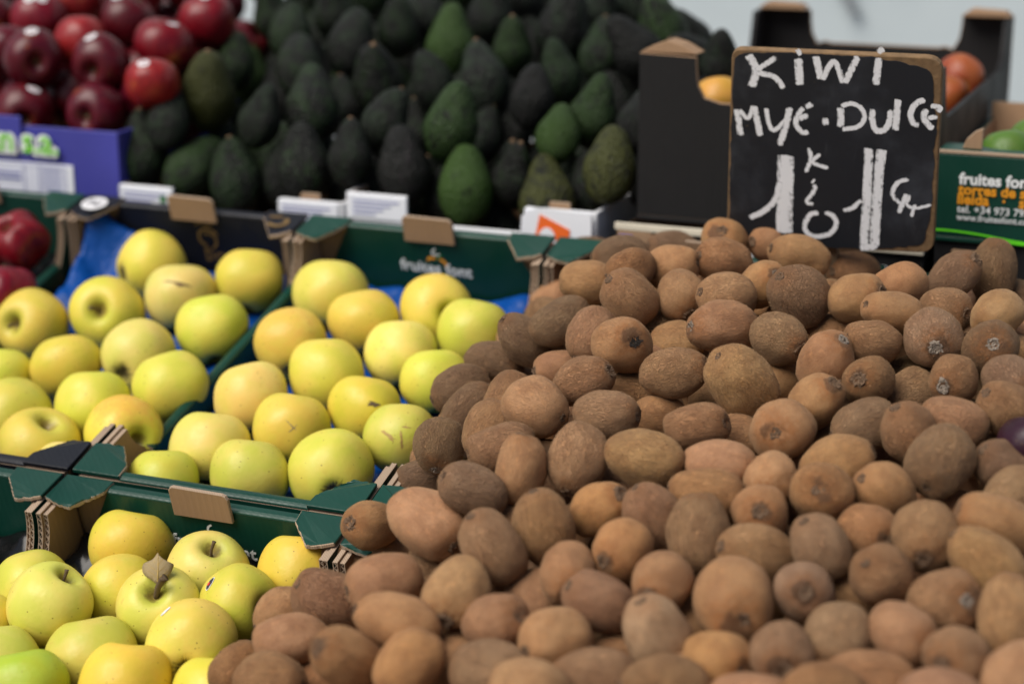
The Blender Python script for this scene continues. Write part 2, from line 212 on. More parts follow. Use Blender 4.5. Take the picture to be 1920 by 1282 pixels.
  [0.165,1.8104,1.0328,-0.9477,-0.1836,-0.2611,0.0227,0.0273,"r","kiwi buried deep beneath the top layer of the heap, barely showing"],
  [0.1191,1.7227,1.0328,-0.9065,-0.0567,-0.4184,0.0223,0.0267,"g","kiwi buried deep beneath the top layer of the heap, barely showing"],
  [0.4615,1.6897,1.0324,-0.2001,0.9662,0.1625,0.0224,0.0268,"b","kiwi buried deep beneath the top layer of the heap, barely showing"],
  [0.2585,1.7738,1.0323,-0.3039,-0.0718,-0.95,0.0218,0.0261,"g","kiwi buried deep beneath the top layer of the heap, barely showing"],
  [0.3649,1.7408,1.0322,0.8142,-0.1763,-0.5532,0.0205,0.0246,"g","kiwi buried deep beneath the top layer of the heap, barely showing"],
  [0.4047,1.7262,1.0321,-0.5336,-0.7968,-0.2835,0.0222,0.0267,"b","kiwi buried deep beneath the top layer of the heap, barely showing"],
  [0.2129,1.8076,1.0318,-0.0128,0.6477,-0.7618,0.0221,0.0265,"g","kiwi buried deep beneath the top layer of the heap, barely showing"],
  [0.4353,1.7791,1.0298,0.0992,0.0305,0.9946,0.021,0.0252,"g","kiwi buried deep beneath the top layer of the heap, barely showing"],
  [0.2873,1.8361,1.0296,0.1154,-0.8785,-0.4636,0.0218,0.0261,"g","kiwi buried deep beneath the top layer of the heap, barely showing"],
  [0.176,1.8686,1.0296,-0.9917,0.1256,-0.026,0.0207,0.0249,"b","kiwi buried deep beneath the top layer of the heap, barely showing"],
  [0.5259,1.7211,1.0295,-0.478,0.6517,-0.589,0.0221,0.0265,"b","kiwi buried deep beneath the top layer of the heap, barely showing"],
  [0.2446,1.8398,1.0294,0.539,-0.2184,0.8135,0.0221,0.0266,"b","kiwi buried deep beneath the top layer of the heap, barely showing"],
  [0.372,1.7927,1.0294,0.5305,-0.3779,0.7588,0.0214,0.0257,"g","kiwi buried deep beneath the top layer of the heap, barely showing"],
  [0.1677,1.7088,1.0286,0.7788,0.4517,0.4353,0.0222,0.0267,"b","kiwi buried deep beneath the top layer of the heap, barely showing"],
  [0.4147,1.594,1.0248,0.6303,-0.3833,-0.6751,0.0217,0.0261,"b","kiwi buried deep beneath the top layer of the heap, barely showing"],
  [0.325,1.6528,1.0247,-0.7612,0.3378,-0.5535,0.0222,0.0267,"g","kiwi buried deep beneath the top layer of the heap, barely showing"],
  [0.1312,1.8491,1.0239,-0.6275,-0.5898,0.5083,0.0217,0.0261,"b","kiwi buried deep beneath the top layer of the heap, barely showing"],
  [0.4858,1.58,1.0238,0.5983,0.7027,0.3849,0.0221,0.0265,"b","kiwi buried deep beneath the top layer of the heap, barely showing"],
  [0.2215,1.6669,1.0231,0.2338,0.3995,-0.8864,0.0218,0.0262,"g","greyish brown kiwi glimpsed in a gap just right of the long reddish crosswise kiwi"],
  [0.1461,1.8971,1.0227,0.8363,0.5062,-0.2107,0.0217,0.026,"g","kiwi buried deep beneath the top layer of the heap, barely showing"],
  [0.4816,1.7587,1.0201,-0.3212,-0.5259,-0.7876,0.0234,0.0281,"b","kiwi buried deep beneath the top layer of the heap, barely showing"],
  [0.3772,1.6326,1.02,0.0543,0.8114,-0.582,0.0227,0.0272,"r","kiwi buried deep beneath the top layer of the heap, barely showing"],
  [0.0928,1.8072,1.0153,0.5821,0.0923,-0.8079,0.0212,0.0255,"t","kiwi buried deep beneath the top layer of the heap, barely showing"],
  [0.4604,1.5272,1.0127,-0.3512,-0.8806,0.3182,0.0235,0.0282,"b","kiwi buried deep beneath the top layer of the heap, barely showing"],
  [0.2475,1.613,1.0124,0.6214,-0.5445,0.5634,0.0228,0.0273,"b","kiwi buried deep beneath the top layer of the heap, barely showing"],
  [0.4019,1.5444,1.0109,-0.0598,-0.1689,0.9838,0.021,0.0252,"g","kiwi buried deep beneath the top layer of the heap, barely showing"],
  [0.1973,1.6269,1.0107,-0.0375,0.0974,-0.9945,0.0217,0.026,"r","kiwi buried deep beneath the top layer of the heap, barely showing"],
  [0.2627,1.6531,1.0062,0.523,-0.835,0.1709,0.0219,0.0263,"t","kiwi buried deep beneath the top layer of the heap, barely showing"],
  [0.332,1.8222,1.0039,0.0721,0.0945,0.9929,0.023,0.0276,"b","kiwi buried deep beneath the top layer of the heap, barely showing"],
  [0.0872,1.7362,1.0037,0.8764,0.2308,0.4226,0.0206,0.0247,"b","kiwi buried deep beneath the top layer of the heap, barely showing"],
  [0.0952,1.9228,1.0032,0.3145,0.4649,-0.8276,0.0234,0.028,"b","kiwi buried deep beneath the top layer of the heap, barely showing"],
  [0.1026,1.6706,1.003,0.3985,0.0577,-0.9153,0.022,0.0265,"g","kiwi buried deep beneath the top layer of the heap, barely showing"],
  [0.4368,1.4868,0.9987,-0.4414,0.8321,0.3359,0.0207,0.0249,"b","kiwi buried deep beneath the top layer of the heap, barely showing"],
  [0.0775,1.8681,0.9974,-0.3665,-0.3268,-0.8711,0.0212,0.0255,"g","kiwi buried deep beneath the top layer of the heap, barely showing"],
  [0.3806,1.5006,0.9962,-0.7485,-0.1078,-0.6544,0.0213,0.0255,"g","kiwi buried deep beneath the top layer of the heap, barely showing"],
  [0.1815,1.5784,0.9953,0.5819,-0.619,0.5275,0.0233,0.0279,"r","kiwi buried deep beneath the top layer of the heap, barely showing"],
  [0.2721,1.5376,0.9952,-0.9662,-0.1857,-0.1787,0.0209,0.0251,"g","kiwi buried deep beneath the top layer of the heap, barely showing"],
  [0.1665,1.6533,0.9949,-0.3826,-0.1576,0.9104,0.0208,0.025,"t","tan kiwi glimpsed in a gap just left of the big tan kiwi mid-heap"],
  [0.087,1.6327,0.989,-0.5034,0.7682,0.3956,0.0229,0.0275,"b","kiwi buried deep beneath the top layer of the heap, barely showing"],
  [0.055,1.8288,0.9882,0.1734,0.8521,0.4938,0.0223,0.0268,"b","kiwi buried deep beneath the top layer of the heap, barely showing"],
  [0.0433,1.9456,0.9881,-0.6871,0.3317,-0.6464,0.0217,0.026,"b","brown kiwi glimpsed in a gap left of the kiwi with white fleck"],
  [0.304,1.5851,0.9872,0.8909,-0.3289,-0.3134,0.0219,0.0263,"b","kiwi buried deep beneath the top layer of the heap, barely showing"],
  [0.1711,1.5373,0.9823,-0.6526,-0.7068,0.2729,0.0218,0.0261,"b","kiwi buried deep beneath the top layer of the heap, barely showing"],
  [0.3431,1.5343,0.9821,0.9514,0.2955,0.0873,0.0208,0.0249,"g","kiwi buried deep beneath the top layer of the heap, barely showing"],
  [0.2186,1.5193,0.9806,0.1976,-0.4712,-0.8596,0.0223,0.0268,"r","kiwi buried deep beneath the top layer of the heap, barely showing"],
  [0.268,1.488,0.9799,-0.7548,-0.2904,0.5882,0.0221,0.0265,"g","kiwi buried deep beneath the top layer of the heap, barely showing"],
  [0.3131,1.4687,0.9796,-0.8404,0.5007,-0.2074,0.0224,0.0268,"g","greyish brown kiwi glimpsed in a gap just left of the large dark fuzzy kiwi"],
  [0.3639,1.5702,0.9794,-0.2656,0.3719,-0.8895,0.0218,0.0261,"g","kiwi buried deep beneath the top layer of the heap, barely showing"],
  [0.0382,1.8954,0.9791,0.6824,-0.2545,-0.6853,0.023,0.0277,"g","kiwi buried deep beneath the top layer of the heap, barely showing"],
  [0.449,1.4112,0.979,0.3819,0.0473,0.923,0.0224,0.0269,"b","kiwi buried deep beneath the top layer of the heap, barely showing"],
  [0.0655,1.5732,0.9785,-0.8213,-0.3778,-0.4275,0.0222,0.0267,"b","kiwi buried deep beneath the top layer of the heap, barely showing"],
  [0.0481,1.6872,0.9774,-0.5359,0.7155,0.4483,0.021,0.0252,"g","kiwi buried deep beneath the top layer of the heap, barely showing"],
  [0.2362,1.5549,0.9763,-0.5393,0.3265,-0.7763,0.0209,0.0251,"g","kiwi buried deep beneath the top layer of the heap, barely showing"],
  [0.0323,1.7692,0.9749,0.8862,-0.4412,-0.1413,0.0221,0.0265,"t","kiwi buried deep beneath the top layer of the heap, barely showing"],
  [0.1332,1.6005,0.9737,-0.427,-0.2665,0.8641,0.0231,0.0277,"r","kiwi buried deep beneath the top layer of the heap, barely showing"],
  [0.4216,1.4531,0.9729,-0.1209,-0.8518,0.5098,0.0228,0.0274,"b","kiwi buried deep beneath the top layer of the heap, barely showing"],
  [0.0287,1.6056,0.9715,0.7445,-0.1051,0.6593,0.0216,0.0259,"g","kiwi buried deep beneath the top layer of the heap, barely showing"],
  [0.0571,1.532,0.9693,-0.0861,0.4117,0.9073,0.0213,0.0256,"t","kiwi buried deep beneath the top layer of the heap, barely showing"],
  [0.094,1.5158,0.9657,-0.7097,-0.048,-0.7029,0.0208,0.0249,"b","kiwi buried deep beneath the top layer of the heap, barely showing"],
  [0.235,1.4454,0.9656,-0.6066,0.0854,0.7904,0.0223,0.0267,"t","kiwi buried deep beneath the top layer of the heap, barely showing"],
  [0.3967,1.3834,0.9646,0.6704,-0.5269,-0.5224,0.0221,0.0265,"r","kiwi buried deep beneath the top layer of the heap, barely showing"],
  [0.1402,1.4845,0.9644,0.5301,-0.382,0.757,0.0218,0.0261,"b","brown kiwi glimpsed in a gap just right of the greenish flat kiwi"],
  [0.0064,1.8555,0.9639,0.0825,-0.6923,0.7169,0.0233,0.028,"r","kiwi buried deep beneath the top layer of the heap, barely showing"],
  [0.2927,1.419,0.9637,-0.8548,0.4359,0.2816,0.0216,0.0259,"b","kiwi buried deep beneath the top layer of the heap, barely showing"],
  [0.3375,1.4108,0.9633,-0.3438,0.2227,0.9123,0.023,0.0276,"b","kiwi buried deep beneath the top layer of the heap, barely showing"],
  [0.05,1.6465,0.9615,-0.8369,-0.4046,0.3686,0.0213,0.0256,"g","kiwi buried deep beneath the top layer of the heap, barely showing"],
  [0.113,1.5632,0.9606,-0.1574,-0.6445,0.7482,0.023,0.0276,"b","kiwi buried deep beneath the top layer of the heap, barely showing"],
  [0.1981,1.4627,0.9602,-0.7779,-0.6226,-0.0848,0.0205,0.0246,"b","kiwi buried deep beneath the top layer of the heap, barely showing"],
  [0.0132,1.7348,0.9594,-0.6098,0.7924,0.0187,0.0227,0.0272,"r","kiwi buried deep beneath the top layer of the heap, barely showing"],
  [0.3625,1.4526,0.9565,0.6948,0.0428,0.7179,0.0207,0.0248,"r","kiwi buried deep beneath the top layer of the heap, barely showing"],
  [0.229,1.4065,0.9529,0.9554,0.2936,0.0323,0.0213,0.0255,"b","brown kiwi glimpsed in a gap up and right from the largest round kiwi"],
  [0.1677,1.4191,0.9524,0.9313,0.3627,0.033,0.0233,0.0279,"b","kiwi buried deep beneath the top layer of the heap, barely showing"],
  [0.0827,1.4639,0.9521,0.6058,0.5349,0.589,0.0219,0.0262,"b","kiwi buried deep beneath the top layer of the heap, barely showing"],
  [0.0017,1.5624,0.9509,-0.9955,0.0064,-0.0949,0.0208,0.025,"t","kiwi buried deep beneath the top layer of the heap, barely showing"],
  [0.0349,1.475,0.9498,0.8627,-0.0392,-0.5042,0.0207,0.0248,"r","reddish brown kiwi glimpsed in a gap left of the greenish flat kiwi"],
  [-0.02,1.8088,0.9483,0.2959,-0.0333,0.9547,0.0211,0.0253,"b","kiwi buried deep beneath the top layer of the heap, barely showing"],
  [0.2661,1.3878,0.9469,-0.4451,-0.7755,0.4477,0.0219,0.0263,"r","kiwi buried deep beneath the top layer of the heap, barely showing"],
  [0.4153,1.3234,0.9467,0.0605,-0.3267,-0.9432,0.0207,0.0248,"b","kiwi buried deep beneath the top layer of the heap, barely showing"],
  [-0.0054,1.6842,0.9446,0.3773,0.9261,0.0063,0.0226,0.0271,"t","kiwi buried deep beneath the top layer of the heap, barely showing"],
  [0.3772,1.3496,0.9425,-0.1884,0.6767,0.7117,0.0229,0.0275,"t","kiwi buried deep beneath the top layer of the heap, barely showing"],
  [0.3162,1.3141,0.9394,-0.1818,0.3288,0.9267,0.0207,0.0249,"r","kiwi buried deep beneath the top layer of the heap, barely showing"],
  [-0.0118,1.4976,0.9385,0.8823,0.4387,0.1702,0.0231,0.0277,"b","kiwi buried deep beneath the top layer of the heap, barely showing"],
  [0.0582,1.4183,0.9366,-0.3825,-0.8455,-0.3726,0.0212,0.0255,"b","kiwi buried deep beneath the top layer of the heap, barely showing"],
  [0.2068,1.3576,0.9365,0.3832,-0.189,-0.9041,0.0215,0.0258,"g","kiwi buried deep beneath the top layer of the heap, barely showing"],
  [-0.0255,1.7548,0.9359,0.6318,0.6286,-0.4536,0.0224,0.0269,"t","kiwi buried deep beneath the top layer of the heap, barely showing"],
  [0.1595,1.3744,0.9358,-0.962,-0.141,0.234,0.023,0.0276,"r","kiwi buried deep beneath the top layer of the heap, barely showing"],
  [0.1119,1.3998,0.9355,-0.6708,-0.3801,0.6368,0.0216,0.0259,"r","kiwi buried deep beneath the top layer of the heap, barely showing"],
  [0.3178,1.3542,0.9354,0.6192,-0.2231,0.7529,0.0225,0.027,"g","kiwi buried deep beneath the top layer of the heap, barely showing"],
  [0.1411,1.4488,0.9345,-0.4919,0.3058,-0.8152,0.0207,0.0249,"b","kiwi buried deep beneath the top layer of the heap, barely showing"],
  [0.4036,1.2799,0.9313,0.3386,0.9054,-0.2562,0.0229,0.0274,"t","kiwi buried deep beneath the top layer of the heap, barely showing"],
  [0.0073,1.4476,0.9265,0.1641,0.7711,-0.6152,0.021,0.0253,"b","kiwi buried deep beneath the top layer of the heap, barely showing"],
  [0.194,1.3138,0.924,-0.6879,-0.2123,0.6941,0.023,0.0276,"t","kiwi buried deep beneath the top layer of the heap, barely showing"],
  [0.3817,1.2407,0.9238,-0.5478,0.6705,-0.5004,0.022,0.0264,"g","kiwi buried deep beneath the top layer of the heap, barely showing"],
  [0.1509,1.3318,0.9229,0.5592,0.7802,-0.2803,0.0228,0.0273,"t","kiwi buried deep beneath the top layer of the heap, barely showing"],
  [0.0822,1.357,0.9222,0.0509,0.2005,0.9784,0.0212,0.0254,"b","kiwi buried deep beneath the top layer of the heap, barely showing"],
  [0.0354,1.3756,0.922,-0.7448,0.62,0.2468,0.0211,0.0253,"g","kiwi buried deep beneath the top layer of the heap, barely showing"],
  [0.3591,1.2816,0.9208,0.3784,-0.2242,0.8981,0.0213,0.0256,"g","kiwi buried deep beneath the top layer of the heap, barely showing"],
  [-0.0503,1.7177,0.9203,-0.194,-0.4923,0.8485,0.0212,0.0255,"b","kiwi buried deep beneath the top layer of the heap, barely showing"],
  [-0.0361,1.6323,0.9202,0.6536,0.1358,0.7446,0.0216,0.0259,"g","greyish brown kiwi glimpsed in a gap just right of the dark shrivelled kiwi"],
  [0.3394,1.2427,0.9195,0.1167,0.3078,-0.9443,0.0208,0.025,"r","kiwi buried deep beneath the top layer of the heap, barely showing"],
  [0.2923,1.2734,0.9161,0.6127,0.6853,-0.3936,0.0223,0.0267,"g","kiwi buried deep beneath the top layer of the heap, barely showing"],
  [-0.043,1.5737,0.9139,0.6184,0.2539,0.7438,0.0211,0.0253,"g","kiwi buried deep beneath the top layer of the heap, barely showing"],
  [0.2782,1.3478,0.9123,0.1104,-0.9406,0.3212,0.0219,0.0262,"t","kiwi buried deep beneath the top layer of the heap, barely showing"],
  [-0.0251,1.3509,0.9083,0.0316,0.0394,-0.9987,0.023,0.0275,"t","kiwi buried deep beneath the top layer of the heap, barely showing"],
  [0.3639,1.1875,0.9068,0.1428,0.7967,0.5873,0.0214,0.0257,"b","kiwi buried deep beneath the top layer of the heap, barely showing"],
  [0.2248,1.2371,0.9049,-0.8846,0.424,0.1942,0.022,0.0265,"b","kiwi buried deep beneath the top layer of the heap, barely showing"],
  [0.1781,1.2546,0.9045,0.5907,0.7658,-0.2542,0.0217,0.0261,"g","kiwi buried deep beneath the top layer of the heap, barely showing"],
  [0.228,1.2921,0.903,-0.5008,-0.4958,0.7094,0.0228,0.0274,"b","kiwi buried deep beneath the top layer of the heap, barely showing"],
  [0.0697,1.2926,0.9028,-0.6366,-0.3786,0.6718,0.0206,0.0248,"g","kiwi buried deep beneath the top layer of the heap, barely showing"],
  [-0.0577,1.5326,0.9025,-0.7183,-0.6957,-0.0104,0.0226,0.0271,"b","kiwi buried deep beneath the top layer of the heap, barely showing"],
  [-0.0721,1.6549,0.9018,-0.2283,-0.2502,0.9409,0.023,0.0276,"b","kiwi buried deep beneath the top layer of the heap, barely showing"],
  [-0.0065,1.3939,0.9007,0.0541,-0.7544,0.6542,0.0225,0.027,"b","brown kiwi glimpsed in a gap just right of the egg-shaped tan kiwi"],
  [-0.0649,1.4895,0.9007,-0.1667,0.2159,0.9621,0.0215,0.0258,"t","kiwi buried deep beneath the top layer of the heap, barely showing"],
  [-0.0646,1.4127,0.8992,0.5552,-0.2068,-0.8056,0.021,0.0252,"g","greyish brown kiwi glimpsed in a gap just up and left from the egg-shaped tan kiwi"],
  [-0.0459,1.4493,0.8953,-0.699,0.4594,0.548,0.0234,0.0281,"g","kiwi buried deep beneath the top layer of the heap, barely showing"],
  [-0.0421,1.2991,0.8938,0.9367,-0.1798,-0.3005,0.0219,0.0263,"t","kiwi buried deep beneath the top layer of the heap, barely showing"],
  [0.2583,1.1837,0.8938,0.8687,0.464,-0.1732,0.0205,0.0246,"g","kiwi buried deep beneath the top layer of the heap, barely showing"],
  [0.1901,1.2064,0.8923,0.0322,-0.8089,-0.587,0.022,0.0264,"g","kiwi buried deep beneath the top layer of the heap, barely showing"],
  [0.2949,1.1555,0.89,-0.2954,0.8912,-0.3443,0.0218,0.0262,"b","kiwi buried deep beneath the top layer of the heap, barely showing"],
  [0.1423,1.216,0.8896,0.2689,0.4539,-0.8495,0.0227,0.0272,"b","kiwi buried deep beneath the top layer of the heap, barely showing"],
  [-0.0798,1.3698,0.8859,0.2584,0.1275,0.9576,0.0213,0.0255,"b","kiwi buried deep beneath the top layer of the heap, barely showing"],
  [0.2887,1.2311,0.8856,0.3689,-0.3786,0.8489,0.0223,0.0268,"g","kiwi buried deep beneath the top layer of the heap, barely showing"],
  [0.0396,1.324,0.8807,0.8794,0.4551,0.1399,0.0209,0.0251,"r","kiwi buried deep beneath the top layer of the heap, barely showing"],
  [0.3289,1.2001,0.8799,-0.2023,0.69,0.695,0.0234,0.028,"g","kiwi buried deep beneath the top layer of the heap, barely showing"],
  [0.1148,1.2758,0.8794,0.1879,0.5235,0.8311,0.0213,0.0255,"b","kiwi buried deep beneath the top layer of the heap, barely showing"],
  [-0.0902,1.6243,0.8771,-0.8695,0.1184,-0.4795,0.022,0.0264,"b","kiwi buried deep beneath the top layer of the heap, barely showing"],
  [0.0369,1.2058,0.8748,0.6779,0.7338,-0.0452,0.0211,0.0253,"t","kiwi buried deep beneath the top layer of the heap, barely showing"],
  [0.1185,1.1685,0.8736,0.0434,0.4272,0.9031,0.0222,0.0266,"b","kiwi buried deep beneath the top layer of the heap, barely showing"],
 ],
 'KREST': [
  [-0.2535,1.1606,0.6881,-0.324,-0.314,-0.892],
  [-0.2372,1.1933,0.6991,-0.304,0.524,0.795],
  [-0.2215,1.2351,0.7126,-0.905,0.39,0.169],
  [-0.1329,1.4505,0.7828,-0.363,0.864,-0.349],
  [-0.1006,1.5326,0.8094,0.273,-0.261,0.926],
  [-0.0848,1.5675,0.821,-0.743,-0.132,0.657],
  [-0.0689,1.6189,0.8372,0.96,-0.138,-0.242],
  [0.0156,1.8197,0.9029,0.327,0.169,0.93],
  [0.031,1.8633,0.9168,0.598,-0.688,-0.411],
  [0.0699,1.9493,0.9453,-0.748,-0.038,0.663],
  [-0.2267,1.0936,0.6724,-0.623,-0.759,-0.189],
  [-0.2164,1.1443,0.6878,0.587,0.537,0.606],
  [-0.1926,1.1751,0.6991,0.334,0.906,0.261],
  [-0.1747,1.2247,0.715,0.106,-0.984,-0.143],
  [-0.1641,1.2715,0.7293,-0.33,0.074,0.941],
  [-0.1448,1.3044,0.7406,-0.735,-0.124,0.667],
  [-0.123,1.3464,0.7549,-0.547,0.83,0.108],
  [-0.1133,1.39,0.7681,0.941,-0.303,-0.15],
  [-0.0951,1.4255,0.7801,-0.236,-0.005,0.972],
  [-0.0824,1.4751,0.7955,-0.62,0.341,0.706],
  [-0.064,1.5153,0.8088,-0.8,-0.219,-0.559],
  [-0.0448,1.5619,0.824,-0.676,0.588,0.443],
  [-0.0202,1.6011,0.8377,0.229,0.693,0.684],
  [-0.0072,1.644,0.8512,-0.756,-0.561,-0.337],
  [0.0044,1.6814,0.863,0.98,-0.09,-0.176],
  [0.0193,1.7215,0.8759,0.853,0.452,-0.262],
  [0.0342,1.7624,0.889,0.318,0.946,-0.066],
  [0.0631,1.8027,0.9035,0.583,0.09,-0.808],
  [0.0789,1.8456,0.9173,0.226,-0.963,-0.15],
  [0.0887,1.8861,0.9297,-0.576,0.814,0.072],
  [0.1076,1.9346,0.9454,0.747,-0.316,-0.584],
  [-0.1879,1.082,0.6736,0.579,0.809,0.104],
  [-0.1702,1.1258,0.6879,-0.032,0.937,0.347],
  [-0.1544,1.1627,0.7,-0.912,-0.242,-0.332],
  [-0.1335,1.202,0.7133,-0.302,0.169,0.938],
  [-0.1196,1.2432,0.7264,-0.243,0.955,-0.17],
  [-0.0987,1.2821,0.7397,0.224,0.417,0.881],
  [-0.0817,1.3329,0.7558,-0.482,-0.306,-0.821],
  [-0.0633,1.3693,0.7681,0.003,-0.297,-0.955],
  [-0.0518,1.4182,0.783,-0.165,-0.572,-0.804],
  [-0.0344,1.4565,0.7957,0.943,0.011,0.332],
  [-0.016,1.4983,0.8095,-0.776,0.521,0.356],
  [-0.003,1.544,0.8237,0.157,-0.949,0.275],
  [0.0162,1.5815,0.8364,-0.151,0.808,-0.57],
  [0.0389,1.6234,0.8507,-0.714,0.19,0.673],
  [0.0556,1.6676,0.8649,0.105,-0.016,-0.994],
  [0.0658,1.7023,0.8758,0.31,0.206,0.928],
  [0.0836,1.7458,0.8899,-0.792,-0.008,0.61],
  [0.1001,1.7907,0.9044,0.13,0.654,0.746],
  [0.12,1.8297,0.9175,-0.113,-0.815,0.568],
  [0.1373,1.8755,0.9323,-0.145,0.886,0.441],
  [0.1518,1.9172,0.9456,0.256,-0.456,-0.852],
  [-0.1421,1.066,0.6744,0.887,0.18,0.425],
  [-0.126,1.1067,0.6876,-0.188,0.885,-0.426],
  [-0.1093,1.1493,0.7014,0.866,0.176,0.468],
  [-0.0965,1.1894,0.714,-0.761,0.249,0.599],
  [-0.0703,1.233,0.7292,0.555,-0.831,-0.049],
  [-0.0538,1.2682,0.7409,-0.476,-0.371,0.797],
  [-0.0421,1.3068,0.753,0.102,0.85,0.517],
  [-0.0227,1.3536,0.7683,-0.955,0.145,-0.258],
  [-0.0023,1.3941,0.7819,0.035,0.963,0.267],
  [0.0115,1.4364,0.7953,0.506,-0.859,0.082],
  [0.0249,1.485,0.8104,0.507,-0.599,0.62],
  [0.0484,1.5172,0.8221,-0.339,0.181,0.923],
  [0.0601,1.5641,0.8365,0.46,0.036,0.887],
  [0.0742,1.6118,0.8514,-0.421,-0.508,-0.752],
  [0.0924,1.6416,0.8618,-0.351,-0.716,0.604],
  [0.1129,1.6859,0.8765,0.09,-0.746,-0.66],
  [0.1253,1.7269,0.8894,-0.948,-0.261,0.18],
  [0.1507,1.7691,0.9041,-0.41,0.894,0.182],
  [0.1618,1.8104,0.9169,-0.969,0.224,0.102],
  [0.1864,1.8572,0.9327,-0.94,-0.279,-0.197],
  [0.1945,1.8956,0.9444,0.512,0.817,0.264],
  [-0.1005,1.0427,0.6726,-0.861,-0.118,0.495],
  [-0.0804,1.0835,0.6862,0.761,0.626,0.17],
  [-0.0644,1.1282,0.7006,0.653,0.745,0.14],
  [-0.0425,1.1711,0.715,-0.97,0.192,0.15],
  [-0.031,1.2168,0.7291,0.055,0.814,0.578],
  [-0.0169,1.2552,0.7414,-0.673,0.052,0.737],
  [0.0049,1.2978,0.7558,-0.839,-0.429,0.335],
  [0.0224,1.3388,0.7693,-0.923,-0.295,0.246],
  [0.0368,1.3783,0.7819,-0.561,0.335,-0.757],
  [0.0546,1.417,0.7948,0.959,-0.282,0.031],
  [0.0743,1.4636,0.81,0.192,-0.704,-0.684],
  [0.0853,1.5033,0.8224,0.585,-0.153,-0.797],
  [0.1102,1.5443,0.8367,0.763,-0.593,-0.257],
  [0.1157,1.5879,0.8495,-0.875,0.395,-0.28],
  [0.1325,1.6266,0.8622,-0.182,-0.11,-0.977],
  [0.1517,1.6672,0.8757,-0.144,0.987,0.068],
  [0.1659,1.7114,0.8897,0.544,0.188,0.818],
  [0.1939,1.7531,0.9045,-0.279,0.452,-0.847],
  [0.2049,1.7961,0.9178,0.241,-0.014,0.97],
  [0.2256,1.8314,0.93,-0.813,-0.466,-0.349],
  [0.2339,1.8746,0.943,0.924,-0.381,-0.043],
  [-0.0533,1.0205,0.6717,-0.119,0.992,-0.038],
  [-0.0411,1.0727,0.6877,0.815,-0.267,-0.515],
  [-0.0258,1.113,0.7007,-0.855,-0.179,0.487],
  [-0.0052,1.149,0.7131,0.634,0.66,-0.404],
  [0.0167,1.1899,0.727,0.518,0.845,0.133],
  [0.0332,1.2352,0.7415,-0.74,-0.134,0.659],
  [0.0423,1.2814,0.7555,-0.086,0.987,0.138],
  [0.0669,1.3133,0.7672,-0.336,0.434,-0.836],
  [0.0841,1.3624,0.7829,-0.148,-0.788,0.598],
  [0.099,1.4032,0.796,0.654,-0.111,-0.749],
  [0.1125,1.4474,0.8099,-0.926,-0.244,-0.288],
  [0.1328,1.4848,0.8226,0.751,-0.631,0.197],
  [0.1507,1.5225,0.8352,-0.669,0.475,-0.572],
  [0.1644,1.5662,0.8489,-0.007,-0.672,-0.741],
  [0.1767,1.6103,0.8627,-0.706,-0.655,0.27],
  [0.1962,1.648,0.8754,0.021,0.599,0.8],
  [0.2161,1.6981,0.8917,-0.541,-0.837,0.088],
  [0.2381,1.734,0.9042,0.782,-0.243,0.574],
  [0.2464,1.7784,0.9176,-0.862,0.269,-0.431],
  [0.2656,1.815,0.93,-0.267,0.409,0.872],
  [0.2864,1.8603,0.945,-0.093,-0.328,0.94],
  [0.029,0.9898,0.6725,0.54,0.838,0.08],
  [0.0437,1.0366,0.6873,0.695,-0.179,0.696],
  [0.0668,1.0781,0.7015,0.106,-0.826,0.554],
  [0.083,1.1223,0.7157,-0.59,0.561,0.581],
  [0.0961,1.158,0.7271,0.134,0.057,0.989],
  [0.1181,1.1986,0.741,-0.088,0.983,-0.164],
  [0.1323,1.2369,0.7533,0.155,0.862,-0.482],
  [0.1464,1.2899,0.7697,0.418,0.155,0.895],
  [0.1703,1.3197,0.7807,0.802,-0.43,-0.415],
  [0.1871,1.3644,0.7952,-0.264,0.303,0.916],
  [0.1964,1.4123,0.8096,-0.668,-0.546,-0.506],
  [0.217,1.4526,0.8232,0.432,-0.399,0.809],
  [0.2332,1.4884,0.835,0.535,-0.408,-0.739],
  [0.246,1.5338,0.8492,-0.622,0.001,-0.783],
  [0.2695,1.5728,0.8627,-0.286,0.642,-0.712],
  [0.2883,1.6189,0.8778,-0.063,0.337,0.939],
  [0.3069,1.6567,0.8904,0.388,0.793,-0.47],
  [0.3127,1.6969,0.9023,-0.588,0.007,-0.809],
  [0.3289,1.7388,0.9159,0.71,0.674,0.204],
  [0.3487,1.7822,0.9302,0.702,-0.148,-0.697],
  [0.367,1.822,0.9434,0.975,-0.094,0.204],
  [0.078,0.9729,0.6734,0.371,-0.927,-0.06],
  [0.0853,1.0136,0.6856,0.775,-0.218,0.593],
  [0.1149,1.0567,0.701,0.069,-0.312,0.948],
  [0.1309,1.0965,0.7139,-0.229,0.8,0.554],
  [0.1411,1.1457,0.7288,0.181,-0.703,0.688],
  [0.1527,1.179,0.7394,-0.942,-0.324,0.088],
  [0.1784,1.2212,0.7541,0.26,-0.96,0.104],
  [0.193,1.2699,0.7694,-0.633,-0.4,-0.662],
  [0.213,1.3107,0.7831,0.895,0.386,-0.224],
  [0.2223,1.345,0.7937,0.365,0.906,0.212],
  [0.2434,1.3896,0.8086,-0.085,0.172,-0.981],
  [0.264,1.4369,0.8241,-0.802,0.575,0.163],
  [0.2785,1.4747,0.8363,0.346,0.938,-0.003],
  [0.2922,1.5199,0.8505,-0.382,0.781,0.493],
  [0.3059,1.5563,0.8623,-0.63,0.627,-0.459],
  [0.3324,1.5999,0.8775,0.866,0.441,0.235],
  [0.3412,1.6436,0.8907,-0.464,0.442,0.768],
  [0.3639,1.6806,0.9036,-0.968,0.246,-0.044],
  [0.3832,1.7288,0.9193,0.737,-0.009,0.676],
  [0.3974,1.7659,0.9312,0.26,0.121,0.958],
